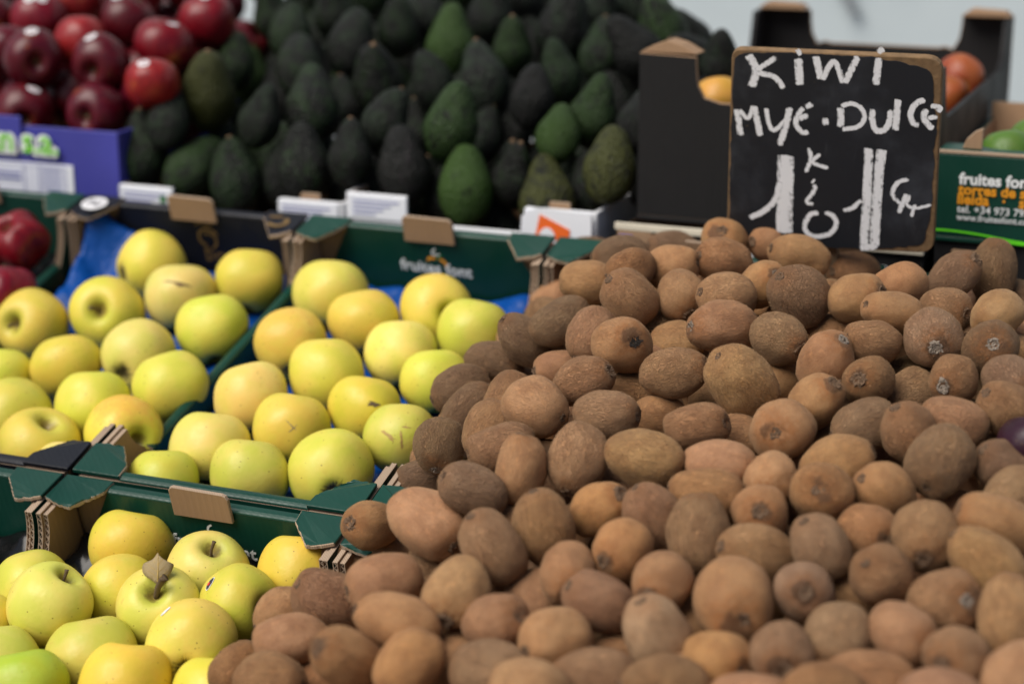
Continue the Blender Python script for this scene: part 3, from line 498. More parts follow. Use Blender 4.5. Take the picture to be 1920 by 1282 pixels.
  [0.4176,1.8013,0.9434,0.282,-0.617,-0.735],
  [0.1212,0.9499,0.6718,0.892,-0.346,-0.291],
  [0.1381,0.9946,0.6863,0.365,-0.024,-0.931],
  [0.1576,1.0392,0.7009,-0.165,-0.028,-0.986],
  [0.1734,1.0793,0.7139,-0.758,-0.494,0.425],
  [0.1886,1.1225,0.7277,0.308,-0.063,0.949],
  [0.2027,1.1667,0.7417,-0.166,0.681,-0.713],
  [0.222,1.2048,0.7545,-0.591,0.071,0.804],
  [0.2378,1.2429,0.767,0.379,-0.599,0.706],
  [0.2532,1.2842,0.7803,-0.373,-0.918,-0.135],
  [0.275,1.3337,0.7965,0.597,-0.726,-0.342],
  [0.2897,1.3668,0.8075,-0.146,0.641,-0.753],
  [0.306,1.4159,0.823,-0.172,0.421,-0.891],
  [0.3219,1.4602,0.8372,0.681,0.594,-0.429],
  [0.3374,1.4924,0.848,-0.771,-0.513,0.376],
  [0.3524,1.5408,0.8632,0.048,-0.426,-0.904],
  [0.3787,1.5804,0.8773,0.586,0.288,0.758],
  [0.3883,1.6245,0.8907,-0.972,-0.22,0.081],
  [0.4086,1.6673,0.905,-0.891,-0.081,-0.447],
  [0.4169,1.7044,0.9163,-0.508,-0.011,0.861],
  [0.4401,1.7486,0.9312,-0.068,0.185,-0.98],
  [0.4535,1.7903,0.9444,0.975,-0.031,-0.222],
  [0.1586,0.9459,0.675,0.212,0.977,-0.021],
  [0.1729,0.9773,0.6854,0.071,-0.623,0.779],
  [0.198,1.0216,0.7006,0.971,0.018,-0.239],
  [0.2155,1.064,0.7145,0.463,-0.266,-0.845],
  [0.228,1.1091,0.7285,0.129,0.95,-0.286],
  [0.2458,1.1477,0.7413,0.338,0.116,0.934],
  [0.2654,1.1884,0.7549,0.759,0.584,0.287],
  [0.2867,1.2339,0.77,0.154,0.039,-0.987],
  [0.2937,1.2705,0.781,-0.66,-0.556,0.505],
  [0.3125,1.3126,0.7949,-0.401,0.547,0.735],
  [0.332,1.3547,0.8089,-0.643,0.458,-0.615],
  [0.3527,1.3976,0.8232,0.702,0.127,0.701],
  [0.3655,1.4347,0.8351,-0.901,0.084,-0.425],
  [0.3871,1.4808,0.8504,0.485,0.737,0.47],
  [0.3992,1.5221,0.8633,-0.065,-0.781,-0.621],
  [0.42,1.5656,0.8778,0.213,0.782,0.585],
  [0.4374,1.6013,0.8898,-0.304,0.491,-0.816],
  [0.4466,1.648,0.9039,0.711,-0.572,0.408],
  [0.4638,1.6938,0.9186,0.324,0.938,0.121],
  [0.4782,1.7277,0.9297,0.624,-0.755,0.199],
  [0.5028,1.7741,0.9455,-0.566,-0.377,-0.733],
  [0.2081,0.9138,0.6716,-0.982,-0.156,0.109],
  [0.2219,0.9585,0.6857,0.219,-0.966,-0.139],
  [0.2433,1.002,0.7003,-0.284,-0.588,-0.757],
  [0.2552,1.0493,0.7148,0.164,0.846,-0.508],
  [0.2706,1.0858,0.7268,-0.493,0.265,-0.829],
  [0.2966,1.1307,0.7423,0.067,0.343,0.937],
  [0.3054,1.1711,0.7546,-0.133,-0.469,-0.873],
  [0.3224,1.2183,0.7697,0.505,0.364,-0.782],
  [0.3446,1.2585,0.7835,-0.302,-0.563,-0.769],
  [0.3638,1.2946,0.7957,0.142,-0.923,0.358],
  [0.3761,1.3367,0.8089,-0.034,-0.379,-0.925],
  [0.3893,1.3741,0.8208,0.694,0.72,-0.012],
  [0.4053,1.4202,0.8355,-0.007,-0.017,-1.0],
  [0.4319,1.4642,0.8509,0.719,0.615,0.323],
  [0.4392,1.5057,0.8633,0.278,0.717,-0.64],
  [0.4554,1.544,0.8758,-0.396,0.899,-0.184],
  [0.4804,1.5819,0.8892,0.536,0.499,-0.681],
  [0.492,1.6269,0.9032,0.8,-0.4,-0.446],
  [0.5134,1.6742,0.9188,-0.585,-0.418,-0.695],
  [0.5303,1.7063,0.9297,0.124,0.11,-0.986],
  [0.5389,1.7552,0.9443,0.171,0.92,0.351],
  [-0.2749,1.1086,0.715,0.419,-0.031,0.908],
  [-0.2394,1.1835,0.74,-0.607,0.418,-0.676],
  [-0.2232,1.234,0.7559,-0.568,-0.511,-0.645],
  [-0.207,1.2649,0.7664,0.243,0.427,-0.871],
  [-0.1918,1.3086,0.7804,0.41,0.461,-0.787],
  [-0.2318,1.082,0.7125,0.946,-0.068,-0.317],
  [-0.2185,1.133,0.7282,-0.114,-0.428,-0.896],
  [-0.1992,1.166,0.7397,-0.009,0.98,-0.201],
  [-0.1783,1.2107,0.7545,-0.915,-0.027,0.403],
  [-0.1615,1.2524,0.7681,-0.859,-0.204,-0.47],
  [-0.1479,1.2981,0.7824,0.45,-0.732,0.511],
  [-0.1308,1.3331,0.7941,0.271,0.772,0.574],
  [-0.1135,1.3768,0.8083,-0.936,0.309,0.17],
  [-0.1,1.4174,0.8212,-0.122,-0.315,0.941],
  [-0.0786,1.4561,0.8344,0.997,-0.02,-0.08],
  [-0.0665,1.5079,0.8503,0.419,0.801,-0.427],
  [-0.0413,1.5468,0.864,0.399,0.0,-0.917],
  [-0.0344,1.5932,0.8778,-0.944,0.324,-0.067],
  [-0.0198,1.6258,0.8885,-0.174,-0.673,-0.719],
  [0.004,1.6669,0.9027,-0.317,-0.882,-0.348],
  [0.022,1.7069,0.9159,-0.699,-0.713,-0.052],
  [0.0408,1.7521,0.9307,-0.893,-0.328,0.308],
  [0.0502,1.7979,0.9446,-0.285,-0.8,-0.527],
  [-0.1947,1.07,0.7134,-0.984,0.056,0.172],
  [-0.1724,1.1117,0.7276,0.657,0.295,0.693],
  [-0.1575,1.1501,0.74,0.038,-0.999,-0.03],
  [-0.1404,1.2001,0.7559,-0.398,-0.249,0.883],
  [-0.1289,1.2361,0.7672,0.567,0.661,0.492],
  [-0.105,1.2762,0.7812,-0.92,0.376,-0.109],
  [-0.088,1.3183,0.7949,0.967,0.253,-0.002],
  [-0.0758,1.3573,0.8071,0.382,0.027,-0.924],
  [-0.0521,1.3965,0.8208,0.731,0.673,-0.114],
  [-0.0428,1.4407,0.8342,0.689,0.447,0.571],
  [-0.0174,1.4808,0.8483,-0.913,-0.37,0.171],
  [0.0087,1.5723,0.8768,0.364,-0.913,-0.185],
  [0.0271,1.6152,0.8909,-0.445,0.784,-0.433],
  [0.041,1.6532,0.9031,0.875,-0.484,-0.021],
  [0.0686,1.6937,0.9175,0.627,-0.738,-0.249],
  [0.0729,1.7332,0.9291,0.493,-0.708,0.506],
  [0.0976,1.7756,0.9437,-0.026,-0.449,-0.893],
  [0.1131,1.8221,0.9585,0.369,0.433,0.822],
  [0.1357,1.8587,0.9713,-0.767,-0.417,-0.488],
  [0.1518,1.8956,0.9834,-0.831,0.555,-0.042],
  [-0.1525,1.0514,0.713,-0.558,-0.815,0.159],
  [-0.1316,1.0985,0.7285,-0.866,0.499,-0.016],
  [-0.1144,1.1303,0.7393,-0.408,-0.894,0.182],
  [-0.0957,1.1729,0.7534,-0.862,-0.409,-0.299],
  [-0.0816,1.2188,0.7678,0.88,-0.13,-0.458],
  [-0.0621,1.2571,0.7807,-0.337,0.932,0.135],
  [-0.0494,1.301,0.7944,0.995,0.019,0.1],
  [-0.0249,1.3428,0.8089,-0.257,0.138,0.957],
  [-0.0084,1.3785,0.8207,0.425,0.676,-0.602],
  [0.0001,1.4282,0.8356,-0.629,0.69,-0.36],
  [0.0182,1.469,0.849,-0.529,-0.832,0.167],
  [0.041,1.5114,0.8635,-0.727,0.486,0.485],
  [0.0528,1.5577,0.8778,0.025,-0.613,-0.79],
  [0.0686,1.5956,0.8902,-0.705,0.592,-0.389],
  [0.0914,1.6291,0.9021,-0.533,-0.599,-0.597],
  [0.1054,1.6812,0.9182,-0.871,-0.418,0.259],
  [0.1209,1.7163,0.9298,-0.458,-0.845,-0.275],
  [0.1374,1.7598,0.9438,0.249,-0.04,0.968],
  [0.1608,1.8013,0.9581,0.253,0.91,0.327],
  [0.1778,1.8402,0.9709,0.569,-0.273,0.775],
  [0.1906,1.8897,0.9862,-0.445,0.205,0.872],
  [-0.1009,1.0277,0.7122,-0.581,-0.739,-0.341],
  [-0.0902,1.0762,0.727,-0.586,-0.163,0.794],
  [-0.072,1.1232,0.7422,-0.457,0.68,-0.574],
  [-0.0537,1.1584,0.7541,-0.763,-0.464,0.45],
  [-0.0304,1.1994,0.7682,-0.881,-0.445,0.157],
  [-0.0176,1.2451,0.7824,-0.328,-0.778,0.536],
  [-0.0014,1.2839,0.7951,0.867,0.469,0.168],
  [0.0134,1.3287,0.8093,0.149,-0.197,0.969],
  [0.0313,1.3673,0.8221,0.218,0.972,0.082],
  [0.0496,1.414,0.8373,-0.401,0.916,-0.02],
  [0.059,1.4494,0.8482,-0.138,0.938,-0.317],
  [0.0812,1.487,0.8612,-0.907,0.415,0.071],
  [0.1016,1.5387,0.878,0.506,0.858,-0.089],
  [0.1192,1.5771,0.8907,0.936,-0.03,0.351],
  [0.1314,1.6137,0.9023,-0.8,0.589,0.115],
  [0.1464,1.6641,0.9181,-0.969,0.119,-0.217],
  [0.1724,1.7023,0.9318,-0.047,-0.083,0.995],
  [0.1887,1.7371,0.9433,0.424,0.361,-0.831],
  [0.2021,1.7825,0.9576,-0.689,0.485,-0.539],
  [0.2201,1.829,0.9726,0.539,0.403,-0.74],
  [0.2283,1.8643,0.9834,-0.263,-0.298,0.918],
  [-0.0639,1.018,0.7137,-0.364,-0.886,0.286],
  [-0.0423,1.0597,0.7278,-0.524,-0.312,-0.793],
  [-0.0323,1.0964,0.7392,0.643,-0.427,0.636],
  [-0.006,1.1361,0.7533,-0.94,-0.212,0.267],
  [0.0217,1.2271,0.7819,0.592,-0.292,0.751],
  [0.0371,1.2709,0.7958,0.072,0.843,-0.533],
  [0.0613,1.3003,0.8068,0.257,0.018,0.966],
  [0.0814,1.3529,0.8238,-0.806,-0.454,0.381],
  [0.0889,1.3926,0.8357,0.007,0.236,0.972],
  [0.1044,1.4307,0.8481,-0.616,-0.355,0.703],
  [0.1298,1.4753,0.8635,0.459,0.141,0.877],
  [0.1469,1.5195,0.8778,-0.41,0.871,-0.271],
  [0.159,1.5576,0.8898,-0.753,0.533,0.386],
  [0.1735,1.5963,0.9022,-0.222,-0.321,-0.921],
  [0.1979,1.645,0.9186,-0.094,-0.983,-0.157],
  [0.2088,1.6829,0.9305,-0.053,-0.511,-0.858],
  [0.2314,1.7212,0.9437,0.109,0.956,-0.272],
  [0.2415,1.7657,0.9573,0.112,0.293,-0.95],
  [0.2582,1.8131,0.9725,-0.054,-0.891,-0.45],
  [0.2819,1.8517,0.986,0.488,0.536,0.689],
  [0.0288,0.9828,0.7144,-0.613,0.481,0.627],
  [0.05,1.0227,0.728,0.982,0.119,-0.147],
  [0.0589,1.0623,0.74,-0.687,-0.666,-0.291],
  [0.0743,1.1045,0.7536,0.192,-0.952,0.239],
  [0.0995,1.1505,0.7693,0.523,-0.028,0.852],
  [0.1094,1.1862,0.7804,-0.115,-0.487,0.866],
  [0.1262,1.2328,0.7953,-0.714,-0.639,0.284],
  [0.1484,1.276,0.8099,-0.734,0.189,-0.652],
  [0.1576,1.3138,0.8215,0.427,0.895,0.132],
  [0.1742,1.3566,0.8354,0.554,0.437,0.709],
  [0.2018,1.3951,0.8493,-0.352,-0.935,0.029],
  [0.2128,1.4364,0.8621,0.17,0.921,-0.351],
  [0.2318,1.4745,0.8749,-0.682,0.726,-0.094],
  [0.2458,1.5179,0.8886,0.367,-0.077,-0.927],
  [0.2614,1.5663,0.9039,0.215,0.441,-0.871],
  [0.2781,1.6026,0.9159,0.528,0.66,0.535],
  [0.3046,1.6497,0.9321,0.109,0.844,-0.525],
  [0.3217,1.6899,0.9453,0.033,0.917,0.397],
  [0.328,1.734,0.9583,-0.507,-0.793,-0.337],
  [0.3532,1.7688,0.9709,0.318,-0.946,-0.057],
  [0.365,1.8175,0.9858,0.394,0.103,0.913],
  [0.0743,0.9607,0.7134,-0.101,0.992,-0.073],
  [0.0854,1.0026,0.7264,0.914,0.242,-0.325],
  [0.1062,1.049,0.7417,-0.778,-0.378,-0.502],
  [0.1228,1.081,0.7525,-0.684,-0.728,-0.041],
  [0.1365,1.1335,0.7687,0.647,-0.58,-0.495],
  [0.1536,1.1771,0.7829,-0.372,0.923,-0.1],
  [0.1695,1.2135,0.7948,0.531,0.837,0.133],
  [0.1925,1.2571,0.8097,0.551,0.103,-0.828],
  [0.2012,1.2959,0.8215,0.885,0.456,-0.091],
  [0.2236,1.3381,0.8358,0.701,0.198,0.685],
  [0.246,1.3789,0.8498,0.819,0.274,0.505],
  [0.2548,1.4174,0.8615,0.823,-0.373,0.428],
  [0.2768,1.4617,0.8764,0.441,0.897,-0.039],
  [0.2834,1.5021,0.8884,-0.443,0.605,-0.661],
  [0.3072,1.5498,0.9045,-0.086,-0.18,-0.98],
  [0.3215,1.5895,0.9172,-0.7,-0.025,-0.714],
  [0.345,1.6249,0.9298,0.61,-0.03,0.792],
  [0.3588,1.6689,0.9436,0.703,-0.515,0.491],
  [0.3798,1.7163,0.9592,-0.259,0.589,0.765],
  [0.3873,1.7511,0.9698,-0.13,0.362,0.923],
  [0.415,1.7998,0.9866,0.915,-0.075,0.398],
  [0.1138,0.9405,0.7122,-0.123,-0.035,-0.992],
  [0.1269,0.9877,0.7269,0.973,-0.178,0.149],
  [0.1502,1.0229,0.7394,0.85,0.134,0.509],
  [0.1591,1.0679,0.753,0.714,-0.248,-0.655],
  [0.1821,1.1087,0.767,0.585,0.417,-0.696],
  [0.196,1.1492,0.7799,0.32,0.792,-0.521],
  [0.211,1.1911,0.7933,-0.107,-0.514,0.851],
  [0.2292,1.2432,0.8099,0.361,0.92,0.149],
  [0.2513,1.2763,0.8217,-0.433,0.877,0.211],
  [0.2712,1.3222,0.8368,-0.743,-0.505,-0.438],
  [0.284,1.3621,0.8494,0.551,0.226,0.804],
  [0.3018,1.398,0.8614,-0.8,0.244,-0.548],
  [0.3215,1.4414,0.8758,0.162,-0.986,0.024],
  [0.3286,1.4886,0.8898,0.14,-0.966,0.218],
  [0.3509,1.5309,0.9041,-0.967,0.248,-0.052],
  [0.361,1.5671,0.9154,0.581,0.789,-0.199],
  [0.3825,1.6098,0.9298,0.292,-0.827,-0.48],
  [0.4022,1.6576,0.9454,0.03,-0.865,0.501],
  [0.4182,1.6997,0.959,-0.05,-0.829,0.556],
  [0.4307,1.7391,0.9714,-0.176,0.976,-0.127],
  [0.4504,1.7815,0.9855,-0.618,0.341,-0.709],
  [0.1584,0.9288,0.7141,0.148,-0.464,0.873],
  [0.1691,0.9688,0.7264,-0.22,0.943,-0.25],
  [0.1932,1.0094,0.7405,-0.772,0.317,0.551],
  [0.2137,1.0541,0.7553,0.348,0.869,0.351],
  [0.2299,1.0925,0.7679,-0.779,0.253,0.574],
  [0.2428,1.1305,0.78,-0.474,0.554,-0.685],
  [0.2627,1.1709,0.7935,-0.68,-0.552,0.482],
  [0.2741,1.2231,0.8094,-0.935,-0.338,0.106],
  [0.2915,1.2593,0.8215,0.796,0.345,0.498],
  [0.3063,1.3065,0.8364,0.332,0.82,0.467],
  [0.3285,1.3382,0.8478,-0.812,0.553,-0.187],
  [0.3461,1.3891,0.864,0.526,-0.463,0.714],
  [0.3597,1.4324,0.8776,0.839,-0.121,-0.53],
  [0.3753,1.4688,0.8896,0.548,0.433,0.716],
  [0.3957,1.5051,0.902,-0.442,-0.714,-0.543],
  [0.4104,1.5582,0.9186,-0.621,0.76,-0.191],
  [0.4277,1.5928,0.9302,-0.204,0.053,0.977],
  [0.4506,1.6364,0.945,-0.266,-0.94,-0.215],
  [0.4669,1.6759,0.9579,-0.79,0.428,-0.439],
  [0.4764,1.7184,0.9708,-0.513,0.546,-0.662],
  [0.4936,1.7629,0.9852,-0.629,-0.237,-0.74],
  [0.2032,0.9064,0.7129,0.708,-0.507,0.492],
  [0.2136,0.9471,0.7254,-0.58,-0.756,-0.304],
  [0.229,0.9905,0.7393,-0.059,-0.323,0.944],
  [0.2466,1.0349,0.7537,0.119,-0.128,-0.985],
  [0.2657,1.0816,0.7689,-0.242,0.816,0.526],
  [0.2878,1.1141,0.7805,0.64,0.297,0.709],
  [0.2967,1.1562,0.7933,-0.683,0.683,-0.261],
  [0.323,1.1995,0.8084,0.377,-0.925,0.044],
  [0.3358,1.24,0.8212,-0.32,-0.866,0.385],
  [0.3535,1.2838,0.8354,-0.02,0.999,0.029],
  [0.3697,1.3252,0.8488,0.758,0.478,0.444],
  [0.3862,1.3731,0.8641,0.242,-0.862,0.445],
  [0.4099,1.4095,0.8769,-0.293,-0.363,0.885],
  [0.4154,1.4487,0.8885,-0.095,0.965,-0.245],
  [0.4396,1.4915,0.9032,0.138,-0.955,0.264],
  [0.4556,1.5328,0.9166,0.141,-0.114,0.983],
  [0.4649,1.5736,0.9291,-0.02,-0.668,-0.744],
  [0.4934,1.6204,0.9453,0.422,0.488,0.764],
  [0.5052,1.6647,0.9591,0.823,0.268,0.501],
  [0.5224,1.7062,0.9726,0.517,0.256,0.817],
  [0.5394,1.7407,0.9842,-0.589,-0.755,0.288],
  [-0.1991,1.2967,0.8201,-0.326,0.099,-0.94],
  [-0.2407,1.0778,0.7542,0.143,-0.824,0.548],
  [-0.2234,1.1124,0.7658,0.865,0.062,-0.498],
  [-0.1987,1.1594,0.7817,-0.988,0.149,0.029],
  [-0.1838,1.1987,0.7944,-0.404,0.125,-0.906],
  [-0.1764,1.2452,0.8083,0.467,-0.172,0.867],
  [-0.1506,1.2842,0.8221,0.224,-0.51,0.83],
  [-0.2003,1.0606,0.754,0.926,0.378,0.01],
  [-0.1829,1.1007,0.7671,-0.667,0.669,-0.327],
  [-0.1592,1.1391,0.7806,0.216,0.947,0.239],
  [-0.1431,1.188,0.7961,-0.667,-0.629,0.4],
  [-0.1307,1.2238,0.8075,-0.168,0.944,0.285],
  [-0.1067,1.2692,0.8229,0.705,0.709,-0.018],
  [-0.0947,1.3028,0.8336,0.435,-0.29,-0.852],
  [-0.0769,1.3472,0.8481,-0.721,-0.254,0.645],
  [-0.0634,1.391,0.8618,0.721,-0.685,-0.105],
  [-0.0121,1.5176,0.903,-0.774,0.191,-0.604],
  [0.0285,1.5935,0.9289,0.92,-0.325,0.219],
  [0.0697,1.724,0.97,0.87,0.318,-0.377],
  [0.0997,1.7694,0.9861,0.453,0.365,-0.814],
  [-0.1481,1.0431,0.755,-0.017,0.995,-0.103],
  [-0.1333,1.0792,0.7668,-0.604,0.675,-0.422],
  [-0.1129,1.1215,0.7809,-0.1,-0.96,-0.262],
  [-0.0987,1.1642,0.7944,0.992,0.111,0.063],
  [-0.089,1.2044,0.8068,-0.497,-0.492,0.715],
  [-0.0659,1.252,0.8227,0.044,-0.333,0.942],
  [-0.0452,1.2913,0.836,0.049,0.492,0.869],
  [-0.0298,1.3271,0.8478,-0.792,-0.269,0.548],
  [-0.0202,1.3755,0.8624,-0.14,0.791,-0.596],
  [0.0144,1.4627,0.8907,-0.437,0.11,-0.893],
  [0.0324,1.4956,0.9019,0.842,0.163,0.513],
  [0.0571,1.5433,0.9181,-0.599,0.195,-0.777],
  [0.0708,1.5787,0.9295,-0.323,0.227,-0.919],
  [0.0823,1.6245,0.9437,-0.078,-0.348,0.934],
  [0.1023,1.6653,0.9573,0.124,0.969,-0.214],
  [0.1196,1.712,0.9723,-0.411,-0.719,-0.56],
  [0.1313,1.7462,0.9832,0.933,-0.35,0.081],
  [0.1579,1.7906,0.9987,0.33,-0.9,-0.286],
  [-0.1051,1.0263,0.7552,0.112,0.843,0.526],
  [-0.0867,1.062,0.7673,-0.742,-0.058,0.668],
  [-0.0772,1.1067,0.7808,-0.328,0.943,0.048],
  [-0.0559,1.1454,0.7941,0.378,0.779,0.5],
  [-0.0436,1.1924,0.8086,-0.866,0.492,-0.084],
  [-0.0209,1.2324,0.8224,0.223,-0.594,-0.773],
  [-0.0053,1.2682,0.8341,0.896,-0.442,-0.036],
  [0.008,1.3161,0.849,0.475,-0.77,-0.426],
  [0.0247,1.3515,0.8608,-0.393,0.92,-0.005],
  [0.0444,1.4026,0.8774,0.553,-0.316,-0.771],
  [0.06,1.439,0.8893,-0.537,-0.843,-0.026],
  [0.0765,1.4786,0.9022,0.206,-0.586,-0.784],
  [0.0977,1.5237,0.9172,0.574,-0.325,-0.752],
  [0.1488,1.6465,0.9573,-0.109,-0.898,0.426],
  [0.1689,1.6913,0.9722,-0.286,-0.876,0.388],
  [0.1837,1.7337,0.9857,-0.394,-0.461,0.795],
  [0.2031,1.773,0.9989,0.289,0.947,-0.139],
  [-0.0665,0.9994,0.7521,-0.576,-0.745,-0.337],
  [-0.0521,1.0487,0.7675,0.956,-0.227,0.188],
  [-0.027,1.0887,0.7815,-0.43,-0.287,-0.856],
  [-0.0103,1.1326,0.7957,0.526,-0.816,0.239],
  [0.0082,1.1689,0.8079,-0.467,-0.832,0.299],
  [0.018,1.2085,0.8201,0.299,-0.795,-0.528],
  [0.0431,1.2555,0.8361,-0.665,0.745,0.052],
  [0.0512,1.2975,0.8487,-0.06,0.893,0.447],
  [0.0721,1.3394,0.8628,0.566,-0.437,-0.699],
  [0.0861,1.3844,0.877,0.01,-0.229,-0.973],
  [0.1049,1.4244,0.8903,-0.552,0.049,0.833],
  [0.1265,1.4595,0.9026,0.709,0.045,0.704],
  [0.1367,1.5048,0.9164,-0.116,-0.32,0.94],
  [0.1546,1.5515,0.9315,-0.656,-0.039,0.753],
  [0.179,1.5897,0.9449,0.19,-0.973,0.132],
  [0.1891,1.6256,0.9561,-0.21,-0.108,-0.972],
  [0.2001,1.6714,0.9701,0.602,0.489,-0.631],
  [0.223,1.7089,0.9832,-0.479,0.588,-0.652],
  [0.236,1.758,0.9984,-0.484,0.872,0.072],
  [0.0287,0.9721,0.7553,-0.977,-0.154,0.147],
  [0.04,1.0099,0.7671,0.185,-0.02,0.983],
  [0.0589,1.0515,0.7809,0.507,-0.029,0.861],
  [0.075,1.0982,0.7958,0.288,0.786,-0.547],
  [0.0922,1.1376,0.8087,-0.768,0.186,0.612],
  [0.1045,1.1834,0.8229,0.782,0.488,0.389],
  [0.1195,1.2156,0.8336,-0.894,-0.374,0.246],
  [0.1381,1.2583,0.8477,0.755,-0.646,-0.116],
  [0.1646,1.3043,0.8635,0.351,-0.384,0.854],
  [0.1741,1.3479,0.8768,-0.941,-0.192,0.28],
  [0.1904,1.3887,0.89,-0.261,-0.612,-0.747],
  [0.2146,1.4298,0.9043,0.636,0.769,0.06],
  [0.229,1.4695,0.917,0.44,0.885,-0.151],
  [0.2408,1.5159,0.9313,-0.579,-0.017,-0.815],
  [0.2618,1.5553,0.9447,0.567,-0.493,0.659],
  [0.2796,1.588,0.9559,0.814,-0.354,-0.461],
  [0.2959,1.631,0.9697,0.58,0.38,0.72],
  [0.3133,1.6709,0.9829,0.855,-0.369,0.365],
  [0.3282,1.7224,0.9989,-0.243,-0.25,0.937],
  [0.0635,0.9509,0.7533,0.92,0.276,0.279],
  [0.079,0.992,0.7665,-0.321,-0.911,-0.257],
  [0.1033,1.0353,0.7814,-0.843,-0.514,-0.157],
  [0.1166,1.0739,0.7937,0.321,0.859,0.399],
  [0.1293,1.1163,0.807,0.015,0.923,0.384],
  [0.1478,1.1593,0.8211,-0.214,-0.92,0.329],
  [0.1664,1.1989,0.8343,0.102,-0.992,0.078],
  [0.1841,1.2381,0.8473,0.025,-0.319,0.948],
  [0.205,1.2865,0.8631,-0.476,-0.37,0.798],
  [0.2117,1.3231,0.8741,0.151,0.241,-0.959],
  [0.2335,1.3671,0.8889,-0.242,-0.429,-0.87],
  [0.2589,1.4108,0.904,-0.8,-0.583,-0.142],
  [0.2674,1.4463,0.9149,-0.691,0.716,0.104],
  [0.2819,1.4963,0.9305,0.166,0.977,-0.135],
  [0.3095,1.5363,0.9448,-0.834,-0.514,0.201],
  [0.3211,1.5711,0.9559,-0.722,-0.687,0.077],
  [0.3408,1.6133,0.9699,-0.414,-0.123,0.902],
  [0.3596,1.6592,0.9849,0.644,0.499,-0.58],
  [0.3769,1.7015,0.9987,0.742,0.002,-0.671],
  [0.1097,0.9296,0.7526,-0.728,-0.348,0.591],
  [0.1205,0.9719,0.7657,0.812,-0.106,-0.574],
  [0.1461,1.0157,0.7808,-0.432,-0.568,0.7],
  [0.1574,1.0606,0.7946,-0.116,0.291,0.95],
  [0.1714,1.102,0.8078,0.138,0.149,0.979],
  [0.1895,1.143,0.8213,0.763,0.634,-0.128],
  [0.2129,1.1871,0.8363,0.778,0.309,0.547],
  [0.2267,1.2298,0.8498,0.729,0.041,0.684],
  [0.2449,1.267,0.8623,0.656,-0.105,0.748],
  [0.2635,1.3036,0.8746,0.457,-0.328,0.827],
  [0.3027,1.3954,0.9047,-0.209,-0.153,0.966],
  [0.3096,1.4323,0.9158,-0.779,0.438,-0.448],
  [0.3227,1.4743,0.929,0.569,-0.465,-0.678],
  [0.3444,1.5124,0.9421,0.144,0.265,-0.953],
  [0.3796,1.606,0.9723,-0.067,-0.691,0.72],
  [0.3916,1.6411,0.9834,0.462,0.486,-0.742],
  [0.4169,1.6814,0.9976,-0.912,-0.185,0.365],
  [0.1558,0.9132,0.7532,0.469,0.035,-0.882],
  [0.1658,0.9611,0.7678,-0.855,-0.481,-0.194],
  [0.1829,1.0,0.7806,-0.806,0.212,-0.553],
  [0.2022,1.0434,0.7949,0.969,0.214,-0.123],
  [0.2239,1.0764,0.8066,0.378,0.429,0.821],
  [0.2423,1.1249,0.8222,-0.811,0.45,0.375],
  [0.2567,1.1671,0.8357,-0.238,-0.183,-0.954],
  [0.2766,1.2069,0.849,0.214,-0.072,0.974],
  [0.3022,1.2906,0.8753,-0.399,-0.915,0.054],
  [0.3169,1.3311,0.8883,0.342,0.158,0.926],
  [0.3356,1.3798,0.9041,-0.2,0.892,0.406],
  [0.3584,1.4175,0.9172,-0.398,-0.378,0.836],
  [0.3851,1.4956,0.9421,0.301,0.705,-0.641],
  [0.4054,1.5415,0.9572,-0.413,-0.024,0.91],
  [0.4212,1.5791,0.9695,0.299,-0.832,-0.468],
  [0.4439,1.6273,0.9855,0.571,0.246,-0.783],
  [0.4553,1.6731,0.9996,-0.113,0.411,-0.905],
  [0.1933,0.8991,0.7536,0.788,-0.604,0.115],
  [0.2062,0.9376,0.7658,0.027,0.853,0.522],
  [0.236,0.9854,0.7825,0.121,0.9,0.418],
  [0.2428,1.0241,0.7941,-0.221,0.878,0.425],
  [0.26,1.0616,0.8066,-0.513,-0.836,-0.196],
  [0.2806,1.1123,0.8231,0.339,0.293,-0.894],
  [0.294,1.1487,0.8348,-0.945,0.321,0.064],
  [0.315,1.1844,0.8471,-0.928,0.36,0.096],
  [0.3295,1.2321,0.8621,-0.581,0.748,0.322],
  [0.3547,1.2769,0.8775,0.243,0.97,0.01],
  [0.3632,1.3128,0.8885,0.613,-0.722,-0.321],
  [0.3819,1.362,0.9044,-0.07,-0.19,-0.979],
  [0.4055,1.3967,0.9167,-0.605,0.027,-0.795],
  [0.4114,1.4394,0.9293,0.731,-0.332,-0.596],
  [0.4329,1.481,0.9434,-0.477,0.398,0.783],
  [0.4487,1.5257,0.9577,-0.434,-0.853,0.291],
  [0.4689,1.5598,0.9695,-0.719,-0.452,0.527],
  [0.4813,1.6052,0.9836,-0.241,-0.03,0.97],
  [0.5035,1.6508,0.9989,0.888,-0.452,0.082],
  [-0.1889,1.1908,0.8313,0.473,0.447,-0.759],
  [-0.1745,1.2261,0.8428,-0.424,0.315,0.849],
  [-0.1664,1.1357,0.8185,0.738,0.671,-0.064],
  [-0.1458,1.1764,0.8322,0.762,-0.29,-0.579],
  [-0.1303,1.2167,0.8452,0.019,-0.881,0.473],
  [-0.1263,1.1102,0.8159,0.018,0.864,-0.503],
  [-0.1067,1.1585,0.8316,0.662,-0.511,-0.548],
  [-0.083,1.1946,0.8444,-0.12,-0.19,-0.974],
  [-0.073,1.2355,0.857,-0.707,0.102,0.7],
  [-0.0811,1.0944,0.8166,0.14,0.078,-0.987],
  [-0.0607,1.1402,0.8318,-0.459,-0.078,-0.885],
  [-0.0375,1.1808,0.8457,-0.086,-0.539,0.838],
  [-0.0276,1.2164,0.8568,0.441,-0.819,0.368],
  [-0.0399,1.0765,0.8163,-0.585,0.784,0.207],
  [-0.0208,1.1263,0.8324,-0.706,0.629,0.326],
